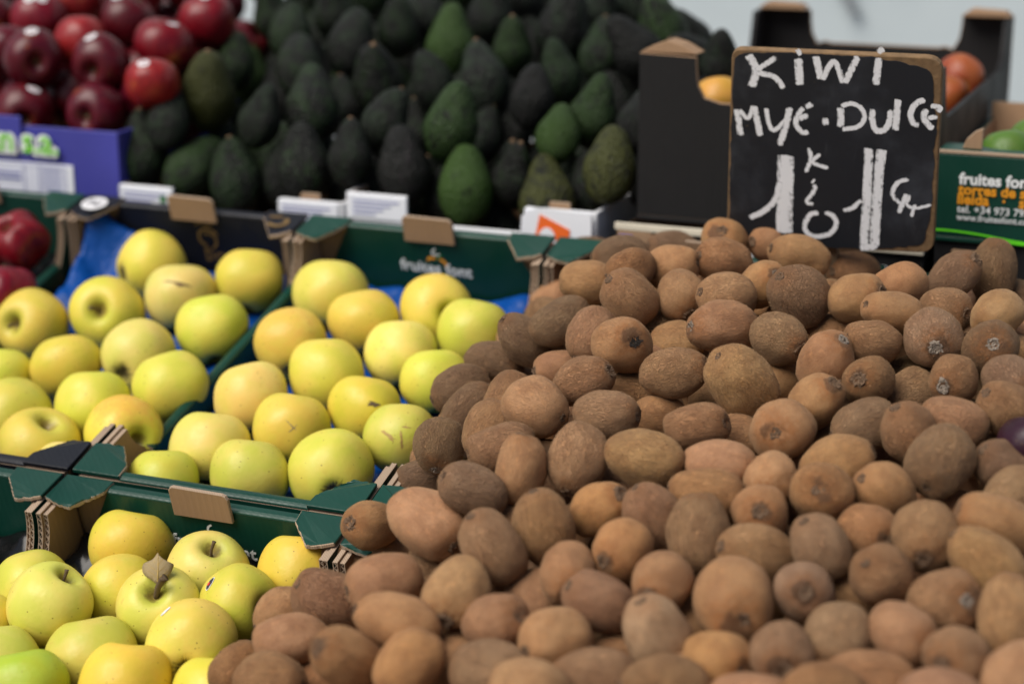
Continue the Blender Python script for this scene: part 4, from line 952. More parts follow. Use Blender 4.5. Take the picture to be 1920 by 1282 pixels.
  [-0.0054,1.163,0.8444,0.912,0.208,0.353],
  [-0.0067,1.0231,0.8052,0.363,0.399,0.842],
  [0.0053,1.0569,0.816,-0.906,-0.04,-0.422],
  [0.0215,1.1018,0.8304,-0.622,-0.25,0.742],
  [0.045,1.1446,0.845,0.597,0.196,-0.778],
  [0.0586,1.18,0.8565,0.489,0.29,-0.823],
  [0.0728,1.2222,0.8698,-0.799,-0.601,0.032],
  [0.0463,1.0434,0.8169,-0.05,0.933,-0.355],
  [0.0705,1.084,0.831,-0.771,-0.511,-0.38],
  [0.0891,1.1278,0.8453,0.875,-0.297,0.383],
  [0.1017,1.0258,0.8183,0.608,-0.143,-0.781],
  [0.1071,1.0672,0.8304,-0.079,0.484,-0.871],
  [0.1284,1.1125,0.8455,0.233,0.951,0.202],
  [0.1417,1.1467,0.8566,0.086,-0.635,0.767],
  [0.1356,1.0095,0.8176,-0.18,0.889,-0.421],
  [0.151,1.0511,0.8309,0.166,0.96,0.227],
  [0.1709,1.0945,0.8453,-0.727,0.564,0.393],
  [0.195,1.1333,0.8589,0.2,-0.94,-0.276],
  [0.2083,1.173,0.8715,0.252,-0.836,0.487],
  [0.1836,0.9914,0.818,-0.914,0.194,-0.356],
  [0.1984,1.0362,0.8322,0.149,-0.98,0.129],
  [0.2171,1.0671,0.8429,0.746,0.582,0.325],
  [0.2306,1.1144,0.8577,0.816,0.487,0.313],
  [0.252,1.1538,0.8711,0.051,0.692,0.72],
  [0.2242,0.9696,0.8165,-0.781,0.497,0.377],
  [0.2448,1.0097,0.83,0.916,-0.401,0.024],
  [0.2626,1.0566,0.8452,-0.94,-0.287,-0.184],
  [0.2739,1.0917,0.8562,0.122,-0.215,0.969],
  [-0.1089,1.1449,0.8652,-0.628,-0.717,0.302],
  [-0.0898,1.1857,0.8788,0.132,-0.865,0.484],
  [-0.0692,1.1251,0.8642,0.098,0.022,0.995],
  [-0.0495,1.1645,0.8774,-0.87,-0.076,-0.488],
  [-0.0176,1.1082,0.8653,0.209,0.766,0.608],
  [-0.0013,1.1507,0.879,0.628,0.119,0.769],
  [0.0146,1.0909,0.8641,-0.13,-0.505,0.853],
  [0.038,1.132,0.8783,0.363,0.155,-0.919],
  [0.0603,1.0726,0.8642,0.221,-0.629,-0.745],
  [0.0841,1.1161,0.8791,-0.134,-0.475,0.869],
  [0.1149,1.1949,0.9046,-0.605,-0.07,-0.793],
  [0.1089,1.052,0.864,-0.662,0.6,0.449],
  [0.1222,1.0952,0.8776,-0.644,-0.759,-0.097],
  [0.1558,1.036,0.8649,-0.451,0.022,-0.892],
  [0.165,1.0853,0.8797,-0.372,0.537,0.757],
  [0.1855,1.1229,0.8925,0.249,0.64,0.727],
  [0.2091,1.1641,0.9067,0.117,0.685,0.719],
  [0.1909,1.0256,0.8659,-0.84,-0.067,-0.539],
  [0.2134,1.0614,0.8785,-0.68,-0.713,-0.169],
  [0.2324,1.1075,0.8935,-0.223,-0.572,-0.789],
 ],
 'AVO': [
  [-0.4625,2.3073,1.0885,0.0,0.2758,0.9612,0.0332,0.0504,"d","dark green avocado at the far left beside the purple crate"],
  [-0.4217,2.2861,1.1299,0.2023,0.6338,0.7466,0.027,0.041,"k","blackish avocado leaning back, just up and right from the avocado beside the purple crate"],
  [-0.3919,2.2792,1.0729,0.4818,0.6449,0.5933,0.0322,0.0489,"g","green avocado leaning back, just right of the avocado beside the purple crate"],
  [-0.3379,2.2466,1.0652,-0.1643,0.272,0.9482,0.0326,0.0495,"d","dark green avocado standing tall, just left of the tall dark front-row avocado"],
  [-0.2501,2.2126,1.0874,-0.0872,0.2747,0.9576,0.034,0.0517,"d","tall dark green avocado standing in the front row left of centre"],
  [-0.3804,2.3343,1.1569,0.0781,-0.1801,0.9805,0.0349,0.0531,"y","olive-yellow avocado beside the red apples on the left of the pile"],
  [-0.3073,2.2726,1.1353,0.2684,0.2657,0.926,0.027,0.041,"k","blackish avocado standing tall, just right of the olive-yellow avocado"],
  [-0.2478,2.3049,1.1474,0.0115,0.5664,0.824,0.035,0.0532,"d","dark green avocado standing tall, just above the tall dark front-row avocado"],
  [-0.1911,2.1809,1.1065,0.059,0.2753,0.9596,0.027,0.041,"k","blackish avocado standing tall, just right of the tall dark front-row avocado"],
  [-0.1271,2.1608,1.0945,-0.0872,0.2747,0.9576,0.0325,0.0495,"n","tall blackish avocado with a knobbly skin in the middle of the front row"],
  [-0.1511,2.2263,1.1402,0.4559,0.2454,0.8555,0.027,0.041,"k","blackish avocado standing tall, just below the nearly round avocado"],
  [-0.07,2.1797,1.1431,0.1914,0.0665,0.9793,0.0327,0.0496,"g","green avocado standing tall, just up and right from the knobbly blackish avocado"],
  [-0.0538,2.1306,1.0769,0.0,0.2758,0.9612,0.0322,0.0489,"b","bright green avocado with an orange stem dot standing in the front row"],
  [0.0017,2.141,1.0872,0.1864,-0.1701,0.9676,0.027,0.041,"d","dark green avocado leaning back, just right of the bright green front-row avocado"],
  [0.04,2.0938,1.0747,-0.0743,0.6392,0.7654,0.0334,0.0508,"y","olive avocado leaning back, just left of the avocado beside the black crate"],
  [0.0544,2.1514,1.1358,0.1239,0.6999,0.7034,0.027,0.041,"b","bright green avocado leaning back, just left of the avocado beside the black crate"],
  [0.1107,2.0678,1.114,0.1647,0.5625,0.8102,0.0317,0.0482,"y","olive green avocado leaning beside the black cardboard crate"],
  [0.0245,2.2483,1.1625,0.0872,0.2747,0.9576,0.027,0.0411,"n","tall purplish black avocado in the middle of the right half"],
  [-0.169,2.3464,1.168,-0.1369,-0.3774,0.9159,0.0349,0.053,"d","nearly round dark avocado lying end-on in the middle of the pile"],
  [-0.0995,2.316,1.1715,-0.3438,0.0693,0.9365,0.027,0.041,"k","blackish avocado standing tall, just down and left from the bright green avocado up high"],
  [-0.0364,2.3159,1.1783,-0.1908,0.5847,0.7885,0.033,0.0502,"k","blackish avocado leaning back, just left of the tall purplish avocado"],
  [0.0975,2.194,1.1541,0.2415,-0.0676,0.968,0.0301,0.0458,"g","green avocado leaning back, just above the avocado beside the black crate"],
  [-0.0799,2.4445,1.2055,0.0,0.2758,0.9612,0.0333,0.0507,"b","bright green pear-shaped avocado high in the middle of the avocado pile"],
  [0.0,2.4048,1.2035,-0.0238,-0.2001,0.9795,0.027,0.041,"g","green avocado leaning back, just above the tall purplish avocado"],
  [-0.211,2.4748,1.1991,0.2373,0.2679,0.9338,0.0324,0.0492,"k","blackish avocado standing tall, just up and left from the nearly round avocado"],
  [-0.1515,2.5123,1.2168,0.0145,-0.1592,0.9871,0.0292,0.0444,"d","dark green avocado leaning back, just left of the bright green avocado up high"],
  [0.0674,2.4412,1.2215,0.2211,-0.2369,0.946,0.037,0.0562,"k","blackish avocado seen rounded, up and right from the tall purplish avocado"],
  [0.0581,2.3117,1.1841,-0.2164,0.0409,0.9754,0.0277,0.0421,"d","dark green avocado standing tall, just up and right from the tall purplish avocado"],
  [0.1127,2.3774,1.2038,0.0824,0.2748,0.958,0.0281,0.0427,"d","dark green avocado standing tall, just left of the avocado against the pale wall"],
  [0.1529,2.3353,1.2099,-0.5811,-0.0055,0.8138,0.0328,0.0498,"n","purplish black avocado standing tall, just down and left from the avocado against the pale wall"],
  [-0.0286,2.524,1.2336,0.1136,-0.0865,0.9898,0.0321,0.0488,"k","blackish avocado leaning back, just up and right from the bright green avocado up high"],
  [-0.299,2.539,1.207,0.0,0.6044,0.7967,0.0295,0.0449,"d","dark green avocado near the top left of the pile"],
  [-0.3639,2.4556,1.1763,0.2189,0.1037,0.9702,0.0273,0.0415,"g","green avocado standing tall, just up and right from the olive-yellow avocado"],
  [-0.2765,2.4247,1.1776,0.0041,0.6763,0.7366,0.0311,0.0473,"d","dark green avocado leaning back, just below the top-left dark avocado"],
  [-0.2461,2.5977,1.2294,-0.1299,-0.1818,0.9747,0.0294,0.0447,"d","dark green avocado leaning back, just up and right from the top-left dark avocado"],
  [-0.3328,2.6139,1.2241,-0.2198,-0.1867,0.9575,0.0296,0.045,"d","dark green avocado leaning back, just up and left from the top-left dark avocado"],
  [-0.3556,2.5416,1.1491,-0.0655,0.2752,0.9592,0.027,0.041,"b","bright green avocado mostly hidden, just up and right from the olive-yellow avocado"],
  [-0.4191,2.6398,1.1693,0.1275,0.6289,0.7669,0.027,0.041,"k","blackish avocado mostly hidden, just above the olive-yellow avocado"],
  [0.1908,2.3888,1.2258,-0.3226,-0.0746,0.9436,0.0326,0.0496,"g","dark green avocado outlined against the pale wall"],
  [0.2343,2.4999,1.2045,-0.5304,-0.2934,0.7954,0.0298,0.0453,"k","blackish avocado mostly hidden, just right of the avocado against the pale wall"],
  [0.2212,2.3229,1.2007,-0.6372,-0.5134,0.5748,0.0283,0.043,"k","blackish avocado seen rounded, just down and right from the avocado against the pale wall"],
  [0.254,2.2813,1.2028,-0.0132,-0.3628,0.9318,0.027,0.041,"k","blackish avocado seen rounded, up and right from the avocado beside the black crate"],
  [-0.1228,2.5633,1.2333,-0.2636,0.7488,0.6081,0.029,0.044,"k","blackish avocado leaning back, just up and left from the bright green avocado up high"],
  [0.1152,2.4812,1.241,0.2829,-0.1918,0.9398,0.0282,0.0428,"k","blackish avocado leaning back, just left of the avocado against the pale wall"],
  [0.1638,2.5051,1.2469,0.2039,-0.3226,0.9243,0.0282,0.0429,"k","blackish avocado seen rounded, just up and left from the avocado against the pale wall"],
  [-0.1963,2.6804,1.2582,-0.0401,-0.0321,0.9987,0.0302,0.0459,"d","dark green avocado leaning back, up and right from the top-left dark avocado"],
  [-0.075,2.6631,1.2671,0.0166,-0.1127,0.9935,0.0315,0.0479,"g","green avocado leaning back, just above the bright green avocado up high"],
  [0.0143,2.5788,1.2542,0.0064,-0.1127,0.9936,0.0305,0.0464,"k","blackish avocado leaning back, up and right from the bright green avocado up high"],
  [-0.2762,2.7255,1.2617,-0.1352,0.6994,0.7018,0.0322,0.049,"d","dark green avocado leaning back, up and left from the nearly round avocado"],
  [0.0815,2.6345,1.2769,0.005,-0.1127,0.9936,0.0311,0.0473,"k","blackish avocado leaning back, up and left from the avocado against the pale wall"],
  [-0.3587,2.772,1.2653,-0.0112,0.7023,0.7118,0.0328,0.0498,"k","blackish avocado leaning back, just above the top-left dark avocado"],
  [0.0291,2.5386,1.1915,-0.2513,0.5341,0.8072,0.027,0.041,"k","blackish avocado mostly hidden, just above the tall purplish avocado"],
  [-0.2395,2.43,1.1227,0.3314,0.2602,0.9069,0.027,0.041,"k","blackish avocado mostly hidden, just up and right from the tall dark front-row avocado"],
  [-0.1724,2.2133,1.0654,0.1514,0.2726,0.9501,0.027,0.041,"k","blackish avocado mostly hidden, just left of the knobbly blackish avocado"],
  [-0.2813,2.2552,1.0627,-0.0792,0.2749,0.9582,0.027,0.041,"k","blackish avocado mostly hidden, just down and left from the tall dark front-row avocado"],
  [-0.0365,2.2614,1.1135,0.3143,0.4923,0.8117,0.027,0.041,"k","blackish avocado mostly hidden, just above the bright green front-row avocado"],
  [0.0877,2.1289,1.0771,-0.1266,0.2736,0.9535,0.027,0.041,"k","blackish avocado mostly hidden, just down and left from the avocado beside the black crate"],
  [0.1482,2.1411,1.1528,0.2458,0.498,0.8316,0.027,0.041,"k","blackish avocado standing tall, just up and right from the avocado beside the black crate"],
  [-0.0786,2.1767,1.0553,-0.0362,0.0474,0.9982,0.027,0.041,"k","blackish avocado mostly hidden, just left of the bright green front-row avocado"],
  [-0.0008,2.3029,1.1124,0.2705,0.2655,0.9254,0.027,0.041,"k","blackish avocado mostly hidden, just down and left from the tall purplish avocado"],
  [-0.3714,2.3525,1.0762,0.2139,0.2694,0.939,0.027,0.041,"k","blackish avocado mostly hidden, just below the olive-yellow avocado"],
  [0.1276,2.3366,1.143,-0.2131,0.2694,0.9392,0.027,0.041,"k","blackish avocado mostly hidden, above the avocado beside the black crate"],
  [-0.3102,2.4617,1.1319,-0.1316,0.2734,0.9529,0.027,0.041,"k","blackish avocado mostly hidden, just below the top-left dark avocado"],
  [-0.1213,2.3204,1.1096,-0.1037,0.2743,0.956,0.027,0.041,"d","dark green avocado mostly hidden, just above the knobbly blackish avocado"],
  [0.1432,2.1577,1.0922,-0.236,0.268,0.9341,0.027,0.041,"k","blackish avocado mostly hidden, just right of the avocado beside the black crate"],
  [-0.2164,2.3853,1.1296,-0.1269,0.2735,0.9534,0.027,0.041,"k","blackish avocado mostly hidden, just down and left from the nearly round avocado"],
  [0.1751,2.4195,1.1701,-0.2536,0.6155,0.7462,0.0275,0.0419,"n","purplish black avocado mostly hidden, just below the avocado against the pale wall"],
 ],
 'AFILL': [
  [-0.4295,2.5347,1.1231,0.4558,0.392,0.7991,0.0322,0.0451,"g","dark avocado buried deep beneath the top layer of the pile, barely showing"],
  [-0.3826,2.6134,1.1236,0.179,-0.1323,0.9749,0.0315,0.0441,"k","dark avocado buried deep beneath the top layer of the pile, barely showing"],
  [-0.3661,2.6693,1.1679,-0.0652,-0.5094,0.8581,0.0324,0.0454,"d","dark green avocado glimpsed in a gap just down and left from the top-left dark avocado"],
  [-0.3422,2.7248,1.189,-0.048,-0.1556,0.9867,0.0313,0.0438,"k","dark avocado buried deep beneath the top layer of the pile, barely showing"],
  [-0.3172,2.7857,1.206,0.2573,-0.0966,0.9615,0.0321,0.0449,"g","dark avocado buried deep beneath the top layer of the pile, barely showing"],
  [-0.2945,2.8729,1.2329,-0.0822,-0.2244,0.971,0.0323,0.0453,"d","dark avocado buried deep beneath the top layer of the pile, barely showing"],
  [-0.3636,2.5263,1.0736,0.0052,-0.1433,0.9897,0.0306,0.0428,"g","green avocado glimpsed in a gap just down and right from the olive-yellow avocado"],
  [-0.327,2.5861,1.1317,-0.1154,0.2623,0.9581,0.0306,0.0428,"d","dark avocado buried deep beneath the top layer of the pile, barely showing"],
  [-0.3024,2.6389,1.1554,0.0189,0.0599,0.998,0.0303,0.0424,"k","dark avocado buried deep beneath the top layer of the pile, barely showing"],
  [-0.2823,2.7174,1.1824,0.1386,0.2894,0.9471,0.0309,0.0433,"k","blackish avocado glimpsed in a gap just right of the top-left dark avocado"],
  [-0.2536,2.7716,1.2076,-0.1173,-0.6395,0.7598,0.0318,0.0445,"g","dark avocado buried deep beneath the top layer of the pile, barely showing"],
  [-0.2312,2.8267,1.2273,-0.0614,-0.064,0.9961,0.0309,0.0433,"g","dark avocado buried deep beneath the top layer of the pile, barely showing"],
  [-0.382,2.3182,1.0137,-0.4677,-0.3105,0.8275,0.0321,0.045,"d","dark green avocado glimpsed in a gap down and left from the tall dark front-row avocado"],
  [-0.3379,2.3709,1.0208,-0.0669,-0.3698,0.9267,0.0312,0.0437,"k","blackish avocado glimpsed in a gap down and right from the olive-yellow avocado"],
  [-0.3293,2.4375,1.0591,0.261,0.5145,0.8168,0.0321,0.0449,"g","green avocado glimpsed in a gap just left of the tall dark front-row avocado"],
  [-0.3063,2.5094,1.0922,0.162,-0.188,0.9687,0.0309,0.0433,"k","blackish avocado glimpsed in a gap just above the tall dark front-row avocado"],
  [-0.2706,2.5556,1.1448,0.038,0.1914,0.9808,0.0325,0.0455,"k","dark avocado buried deep beneath the top layer of the pile, barely showing"],
  [-0.2449,2.623,1.1608,0.2831,0.8205,0.4966,0.0312,0.0436,"k","blackish avocado glimpsed in a gap just up and left from the nearly round avocado"],
  [-0.2194,2.6891,1.1794,-0.2355,-0.1601,0.9586,0.0329,0.0461,"d","dark avocado buried deep beneath the top layer of the pile, barely showing"],
  [-0.1987,2.7421,1.2113,0.0466,-0.0361,0.9983,0.0315,0.0442,"k","blackish avocado glimpsed in a gap above the nearly round avocado"],
  [-0.1674,2.8206,1.2327,-0.2118,0.2004,0.9566,0.0308,0.0431,"k","dark avocado buried deep beneath the top layer of the pile, barely showing"],
  [-0.3226,2.2995,1.0202,-0.1746,-0.3444,0.9224,0.0309,0.0432,"k","blackish avocado glimpsed in a gap just down and left from the tall dark front-row avocado"],
  [-0.2923,2.3447,1.0735,0.2546,-0.0218,0.9668,0.0324,0.0453,"d","dark green avocado glimpsed in a gap just left of the tall dark front-row avocado"],
  [-0.2743,2.4086,1.0587,-0.0289,-0.1538,0.9877,0.0317,0.0443,"g","dark avocado buried deep beneath the top layer of the pile, barely showing"],
  [-0.2543,2.4819,1.1112,-0.1028,0.0272,0.9943,0.0302,0.0423,"k","dark avocado buried deep beneath the top layer of the pile, barely showing"],
  [-0.2174,2.5221,1.1445,0.0024,-0.0684,0.9977,0.0319,0.0447,"g","dark avocado buried deep beneath the top layer of the pile, barely showing"],
  [-0.1842,2.6029,1.17,-0.185,-0.1134,0.9762,0.0308,0.0431,"g","dark avocado buried deep beneath the top layer of the pile, barely showing"],
  [-0.1632,2.6579,1.1879,0.2281,-0.0813,0.9702,0.0315,0.0441,"k","blackish avocado glimpsed in a gap just left of the bright green avocado up high"],
  [-0.143,2.7151,1.206,-0.0484,0.0255,0.9985,0.032,0.0447,"k","dark avocado buried deep beneath the top layer of the pile, barely showing"],
  [-0.1109,2.7983,1.2329,-0.0039,0.1273,0.9919,0.0301,0.0421,"k","dark avocado buried deep beneath the top layer of the pile, barely showing"],
  [-0.2309,2.3253,1.069,-0.4207,-0.2759,0.8642,0.0325,0.0455,"k","dark avocado buried deep beneath the top layer of the pile, barely showing"],
  [-0.1958,2.396,1.0582,-0.249,0.2519,0.9352,0.0313,0.0438,"k","dark avocado buried deep beneath the top layer of the pile, barely showing"],
  [-0.1837,2.4468,1.125,-0.3412,0.1503,0.9279,0.0309,0.0432,"d","dark avocado buried deep beneath the top layer of the pile, barely showing"],
  [-0.1578,2.5038,1.1368,-0.1206,-0.4094,0.9043,0.0323,0.0452,"g","dark avocado buried deep beneath the top layer of the pile, barely showing"],
  [-0.1261,2.5727,1.1624,-0.2818,0.0827,0.9559,0.0321,0.0449,"k","blackish avocado glimpsed in a gap just up and right from the nearly round avocado"],
  [-0.1034,2.6451,1.191,-0.0813,0.4559,0.8863,0.0305,0.0427,"k","dark avocado buried deep beneath the top layer of the pile, barely showing"],
  [-0.0791,2.7057,1.2043,0.4582,0.1658,0.8733,0.0316,0.0442,"k","dark avocado buried deep beneath the top layer of the pile, barely showing"],
  [-0.0508,2.7608,1.2293,-0.0699,0.1651,0.9838,0.0309,0.0433,"g","dark avocado buried deep beneath the top layer of the pile, barely showing"],
  [-0.2057,2.2472,1.0272,-0.0915,-0.0306,0.9953,0.0311,0.0436,"k","blackish avocado glimpsed in a gap just down and right from the tall dark front-row avocado"],
  [-0.1786,2.2913,1.0687,-0.1678,0.064,0.9837,0.031,0.0433,"k","dark avocado buried deep beneath the top layer of the pile, barely showing"],
  [-0.1511,2.3622,1.0837,0.1877,0.2486,0.9503,0.0308,0.0431,"k","dark avocado buried deep beneath the top layer of the pile, barely showing"],
  [-0.1157,2.4159,1.1248,0.0284,-0.2423,0.9698,0.0314,0.0439,"k","blackish avocado glimpsed in a gap just down and right from the nearly round avocado"],
  [-0.0929,2.4872,1.1476,0.0611,0.1126,0.9918,0.0308,0.0431,"k","dark avocado buried deep beneath the top layer of the pile, barely showing"],
  [-0.0697,2.5452,1.1717,-0.1352,0.3333,0.9331,0.0329,0.046,"g","dark avocado buried deep beneath the top layer of the pile, barely showing"],
  [-0.0432,2.6036,1.1862,-0.1057,-0.2392,0.9652,0.0317,0.0443,"k","blackish avocado glimpsed in a gap just right of the bright green avocado up high"],
  [-0.0191,2.6636,1.2057,0.0395,-0.3732,0.9269,0.0325,0.0454,"d","dark avocado buried deep beneath the top layer of the pile, barely showing"],
  [0.0057,2.7341,1.2282,-0.072,0.1411,0.9874,0.0327,0.0458,"k","dark avocado buried deep beneath the top layer of the pile, barely showing"],
  [-0.1376,2.2029,1.0124,0.3458,0.1587,0.9248,0.0314,0.044,"k","blackish avocado glimpsed in a gap just below the knobbly blackish avocado"],
  [-0.1176,2.2804,1.0438,0.2926,0.2924,0.9104,0.0309,0.0432,"g","green avocado glimpsed in a gap just down and right from the knobbly blackish avocado"],
  [-0.083,2.3462,1.069,0.332,0.2293,0.915,0.033,0.0462,"k","blackish avocado glimpsed in a gap just up and left from the bright green front-row avocado"],
  [-0.0614,2.3883,1.1405,0.344,0.5597,0.7539,0.0316,0.0442,"k","dark avocado buried deep beneath the top layer of the pile, barely showing"],
  [-0.0376,2.4617,1.1473,0.2408,0.067,0.9683,0.0314,0.0439,"g","dark avocado buried deep beneath the top layer of the pile, barely showing"],
  [-0.0112,2.542,1.1369,0.1164,-0.063,0.9912,0.033,0.0462,"k","blackish avocado glimpsed in a gap just up and left from the tall purplish avocado"],
  [0.0223,2.5943,1.1699,-0.2291,-0.3459,0.9099,0.0309,0.0433,"d","dark avocado buried deep beneath the top layer of the pile, barely showing"],
  [0.0416,2.6373,1.2087,0.1076,-0.4701,0.876,0.0304,0.0426,"g","dark avocado buried deep beneath the top layer of the pile, barely showing"],
  [0.0637,2.7086,1.2277,0.3038,0.1092,0.9465,0.0309,0.0432,"g","dark avocado buried deep beneath the top layer of the pile, barely showing"],
  [-0.062,2.2488,1.0463,-0.203,0.4461,0.8717,0.0304,0.0425,"d","dark avocado buried deep beneath the top layer of the pile, barely showing"],
  [-0.0377,2.3109,1.0455,0.3647,0.001,0.9311,0.0309,0.0433,"k","dark avocado buried deep beneath the top layer of the pile, barely showing"],
  [0.0005,2.3667,1.1261,-0.1964,0.0936,0.976,0.0321,0.045,"k","dark avocado buried deep beneath the top layer of the pile, barely showing"],
  [0.0174,2.4343,1.129,-0.0188,-0.3378,0.941,0.0325,0.0454,"d","dark avocado buried deep beneath the top layer of the pile, barely showing"],
  [0.0528,2.4995,1.1348,0.4365,-0.0686,0.8971,0.0321,0.0449,"k","dark avocado buried deep beneath the top layer of the pile, barely showing"],
  [0.0833,2.5709,1.1923,0.3632,-0.0988,0.9265,0.032,0.0448,"d","dark avocado buried deep beneath the top layer of the pile, barely showing"],
  [0.0998,2.6444,1.1933,-0.0108,-0.0916,0.9957,0.0309,0.0433,"k","dark avocado buried deep beneath the top layer of the pile, barely showing"],
  [0.139,2.6932,1.232,0.0495,-0.0771,0.9958,0.0321,0.0449,"d","dark avocado buried deep beneath the top layer of the pile, barely showing"],
  [-0.0214,2.1681,1.0185,-0.2733,-0.21,0.9387,0.0323,0.0452,"k","blackish avocado glimpsed in a gap just down and right from the bright green front-row avocado"],
  [0.0025,2.2274,1.0706,-0.0394,-0.3147,0.9484,0.0328,0.0459,"k","dark avocado buried deep beneath the top layer of the pile, barely showing"],
  [0.0339,2.2983,1.0525,-0.0493,0.0379,0.9981,0.0319,0.0446,"d","dark avocado buried deep beneath the top layer of the pile, barely showing"],
  [0.0575,2.3415,1.1104,0.1607,-0.3267,0.9314,0.0319,0.0447,"d","dark avocado buried deep beneath the top layer of the pile, barely showing"],
  [0.0749,2.4111,1.143,-0.1626,-0.1288,0.9782,0.032,0.0448,"k","blackish avocado glimpsed in a gap up and left from the avocado beside the black crate"],
  [0.11,2.4703,1.1551,-0.12,-0.2598,0.9582,0.0327,0.0457,"k","blackish avocado glimpsed in a gap just right of the tall purplish avocado"],
  [0.1393,2.5427,1.1834,-0.2233,-0.1083,0.9687,0.0318,0.0446,"d","dark avocado buried deep beneath the top layer of the pile, barely showing"],
  [0.164,2.5995,1.2098,0.4251,0.1849,0.8861,0.0325,0.0454,"g","dark avocado buried deep beneath the top layer of the pile, barely showing"],
  [0.1949,2.6602,1.2291,0.3214,-0.0701,0.9443,0.0325,0.0455,"g","dark avocado buried deep beneath the top layer of the pile, barely showing"],
  [0.0352,2.1411,1.0225,-0.073,-0.1546,0.9853,0.032,0.0448,"k","blackish avocado glimpsed in a gap down and right from the bright green front-row avocado"],
  [0.0589,2.2009,1.0696,0.0583,-0.0249,0.998,0.031,0.0434,"k","dark avocado buried deep beneath the top layer of the pile, barely showing"],
  [0.0912,2.2544,1.0883,-0.1067,0.1553,0.9821,0.0327,0.0458,"k","dark avocado buried deep beneath the top layer of the pile, barely showing"],
  [0.1283,2.3398,1.0651,-0.069,-0.1341,0.9886,0.0315,0.0441,"d","dark avocado buried deep beneath the top layer of the pile, barely showing"],
  [0.1349,2.3986,1.124,-0.0933,0.1765,0.9799,0.0316,0.0442,"k","dark avocado buried deep beneath the top layer of the pile, barely showing"],
  [0.172,2.4743,1.1449,0.1242,-0.143,0.9819,0.032,0.0448,"k","dark avocado buried deep beneath the top layer of the pile, barely showing"],
  [0.1318,2.197,1.0338,0.2053,-0.3198,0.925,0.0326,0.0456,"k","blackish avocado glimpsed in a gap just below the avocado beside the black crate"],
  [0.1525,2.2468,1.0931,-0.1645,0.248,0.9547,0.0306,0.0428,"g","dark avocado buried deep beneath the top layer of the pile, barely showing"],
  [0.1813,2.2994,1.1267,-0.6085,-0.186,0.7714,0.0323,0.0452,"k","blackish avocado glimpsed in a gap below the avocado against the pale wall"],
  [0.1985,2.3567,1.1443,0.1076,-0.1739,0.9789,0.0307,0.043,"g","green avocado glimpsed in a gap below the avocado against the pale wall"],
  [0.2303,2.4349,1.1525,-0.1398,-0.304,0.9424,0.0317,0.0443,"g","green avocado glimpsed in a gap up and right from the avocado beside the black crate"],
 ],
 'RFILL': [
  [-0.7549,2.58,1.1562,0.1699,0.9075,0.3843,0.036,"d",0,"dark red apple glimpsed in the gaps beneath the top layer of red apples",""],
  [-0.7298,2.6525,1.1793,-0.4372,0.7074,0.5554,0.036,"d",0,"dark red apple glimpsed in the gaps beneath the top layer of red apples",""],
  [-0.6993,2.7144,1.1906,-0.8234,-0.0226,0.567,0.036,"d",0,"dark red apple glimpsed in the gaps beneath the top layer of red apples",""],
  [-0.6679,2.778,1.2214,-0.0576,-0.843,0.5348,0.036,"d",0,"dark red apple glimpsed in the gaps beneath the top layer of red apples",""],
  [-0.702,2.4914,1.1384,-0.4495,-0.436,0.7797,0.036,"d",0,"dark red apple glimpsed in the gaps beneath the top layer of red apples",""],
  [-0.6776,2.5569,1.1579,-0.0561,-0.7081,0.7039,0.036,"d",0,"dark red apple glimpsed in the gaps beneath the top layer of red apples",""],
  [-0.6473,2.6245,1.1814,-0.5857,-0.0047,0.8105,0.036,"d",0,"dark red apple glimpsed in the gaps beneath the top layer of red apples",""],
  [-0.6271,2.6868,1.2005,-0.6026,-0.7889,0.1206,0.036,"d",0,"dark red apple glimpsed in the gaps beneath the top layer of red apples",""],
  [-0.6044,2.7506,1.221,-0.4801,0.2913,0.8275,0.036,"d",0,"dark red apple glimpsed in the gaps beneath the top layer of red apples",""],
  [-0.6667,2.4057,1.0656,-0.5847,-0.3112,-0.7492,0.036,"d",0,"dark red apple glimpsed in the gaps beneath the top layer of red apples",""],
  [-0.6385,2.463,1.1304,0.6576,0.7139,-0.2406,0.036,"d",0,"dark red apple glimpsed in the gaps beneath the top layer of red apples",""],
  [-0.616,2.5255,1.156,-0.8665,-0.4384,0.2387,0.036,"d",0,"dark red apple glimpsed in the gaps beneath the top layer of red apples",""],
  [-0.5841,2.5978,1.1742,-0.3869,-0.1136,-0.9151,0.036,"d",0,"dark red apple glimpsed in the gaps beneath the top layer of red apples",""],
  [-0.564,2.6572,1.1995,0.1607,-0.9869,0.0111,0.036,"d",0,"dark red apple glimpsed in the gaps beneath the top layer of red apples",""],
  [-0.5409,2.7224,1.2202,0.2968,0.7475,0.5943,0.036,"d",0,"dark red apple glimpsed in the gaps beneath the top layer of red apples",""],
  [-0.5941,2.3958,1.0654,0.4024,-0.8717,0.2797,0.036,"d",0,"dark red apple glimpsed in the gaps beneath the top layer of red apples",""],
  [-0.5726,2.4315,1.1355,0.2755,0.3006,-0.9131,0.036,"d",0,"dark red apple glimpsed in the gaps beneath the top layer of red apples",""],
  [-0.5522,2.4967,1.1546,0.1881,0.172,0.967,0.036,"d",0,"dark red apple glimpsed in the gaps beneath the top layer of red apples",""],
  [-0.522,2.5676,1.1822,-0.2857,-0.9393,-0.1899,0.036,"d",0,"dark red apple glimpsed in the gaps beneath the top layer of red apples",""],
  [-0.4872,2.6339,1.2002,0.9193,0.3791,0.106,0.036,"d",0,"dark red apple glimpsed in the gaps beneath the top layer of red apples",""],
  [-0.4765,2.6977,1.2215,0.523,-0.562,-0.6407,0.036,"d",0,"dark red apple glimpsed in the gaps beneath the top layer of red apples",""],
  [-0.5335,2.3737,1.0858,0.2717,0.589,-0.7611,0.036,"d",0,"dark red apple glimpsed in the gaps beneath the top layer of red apples",""],
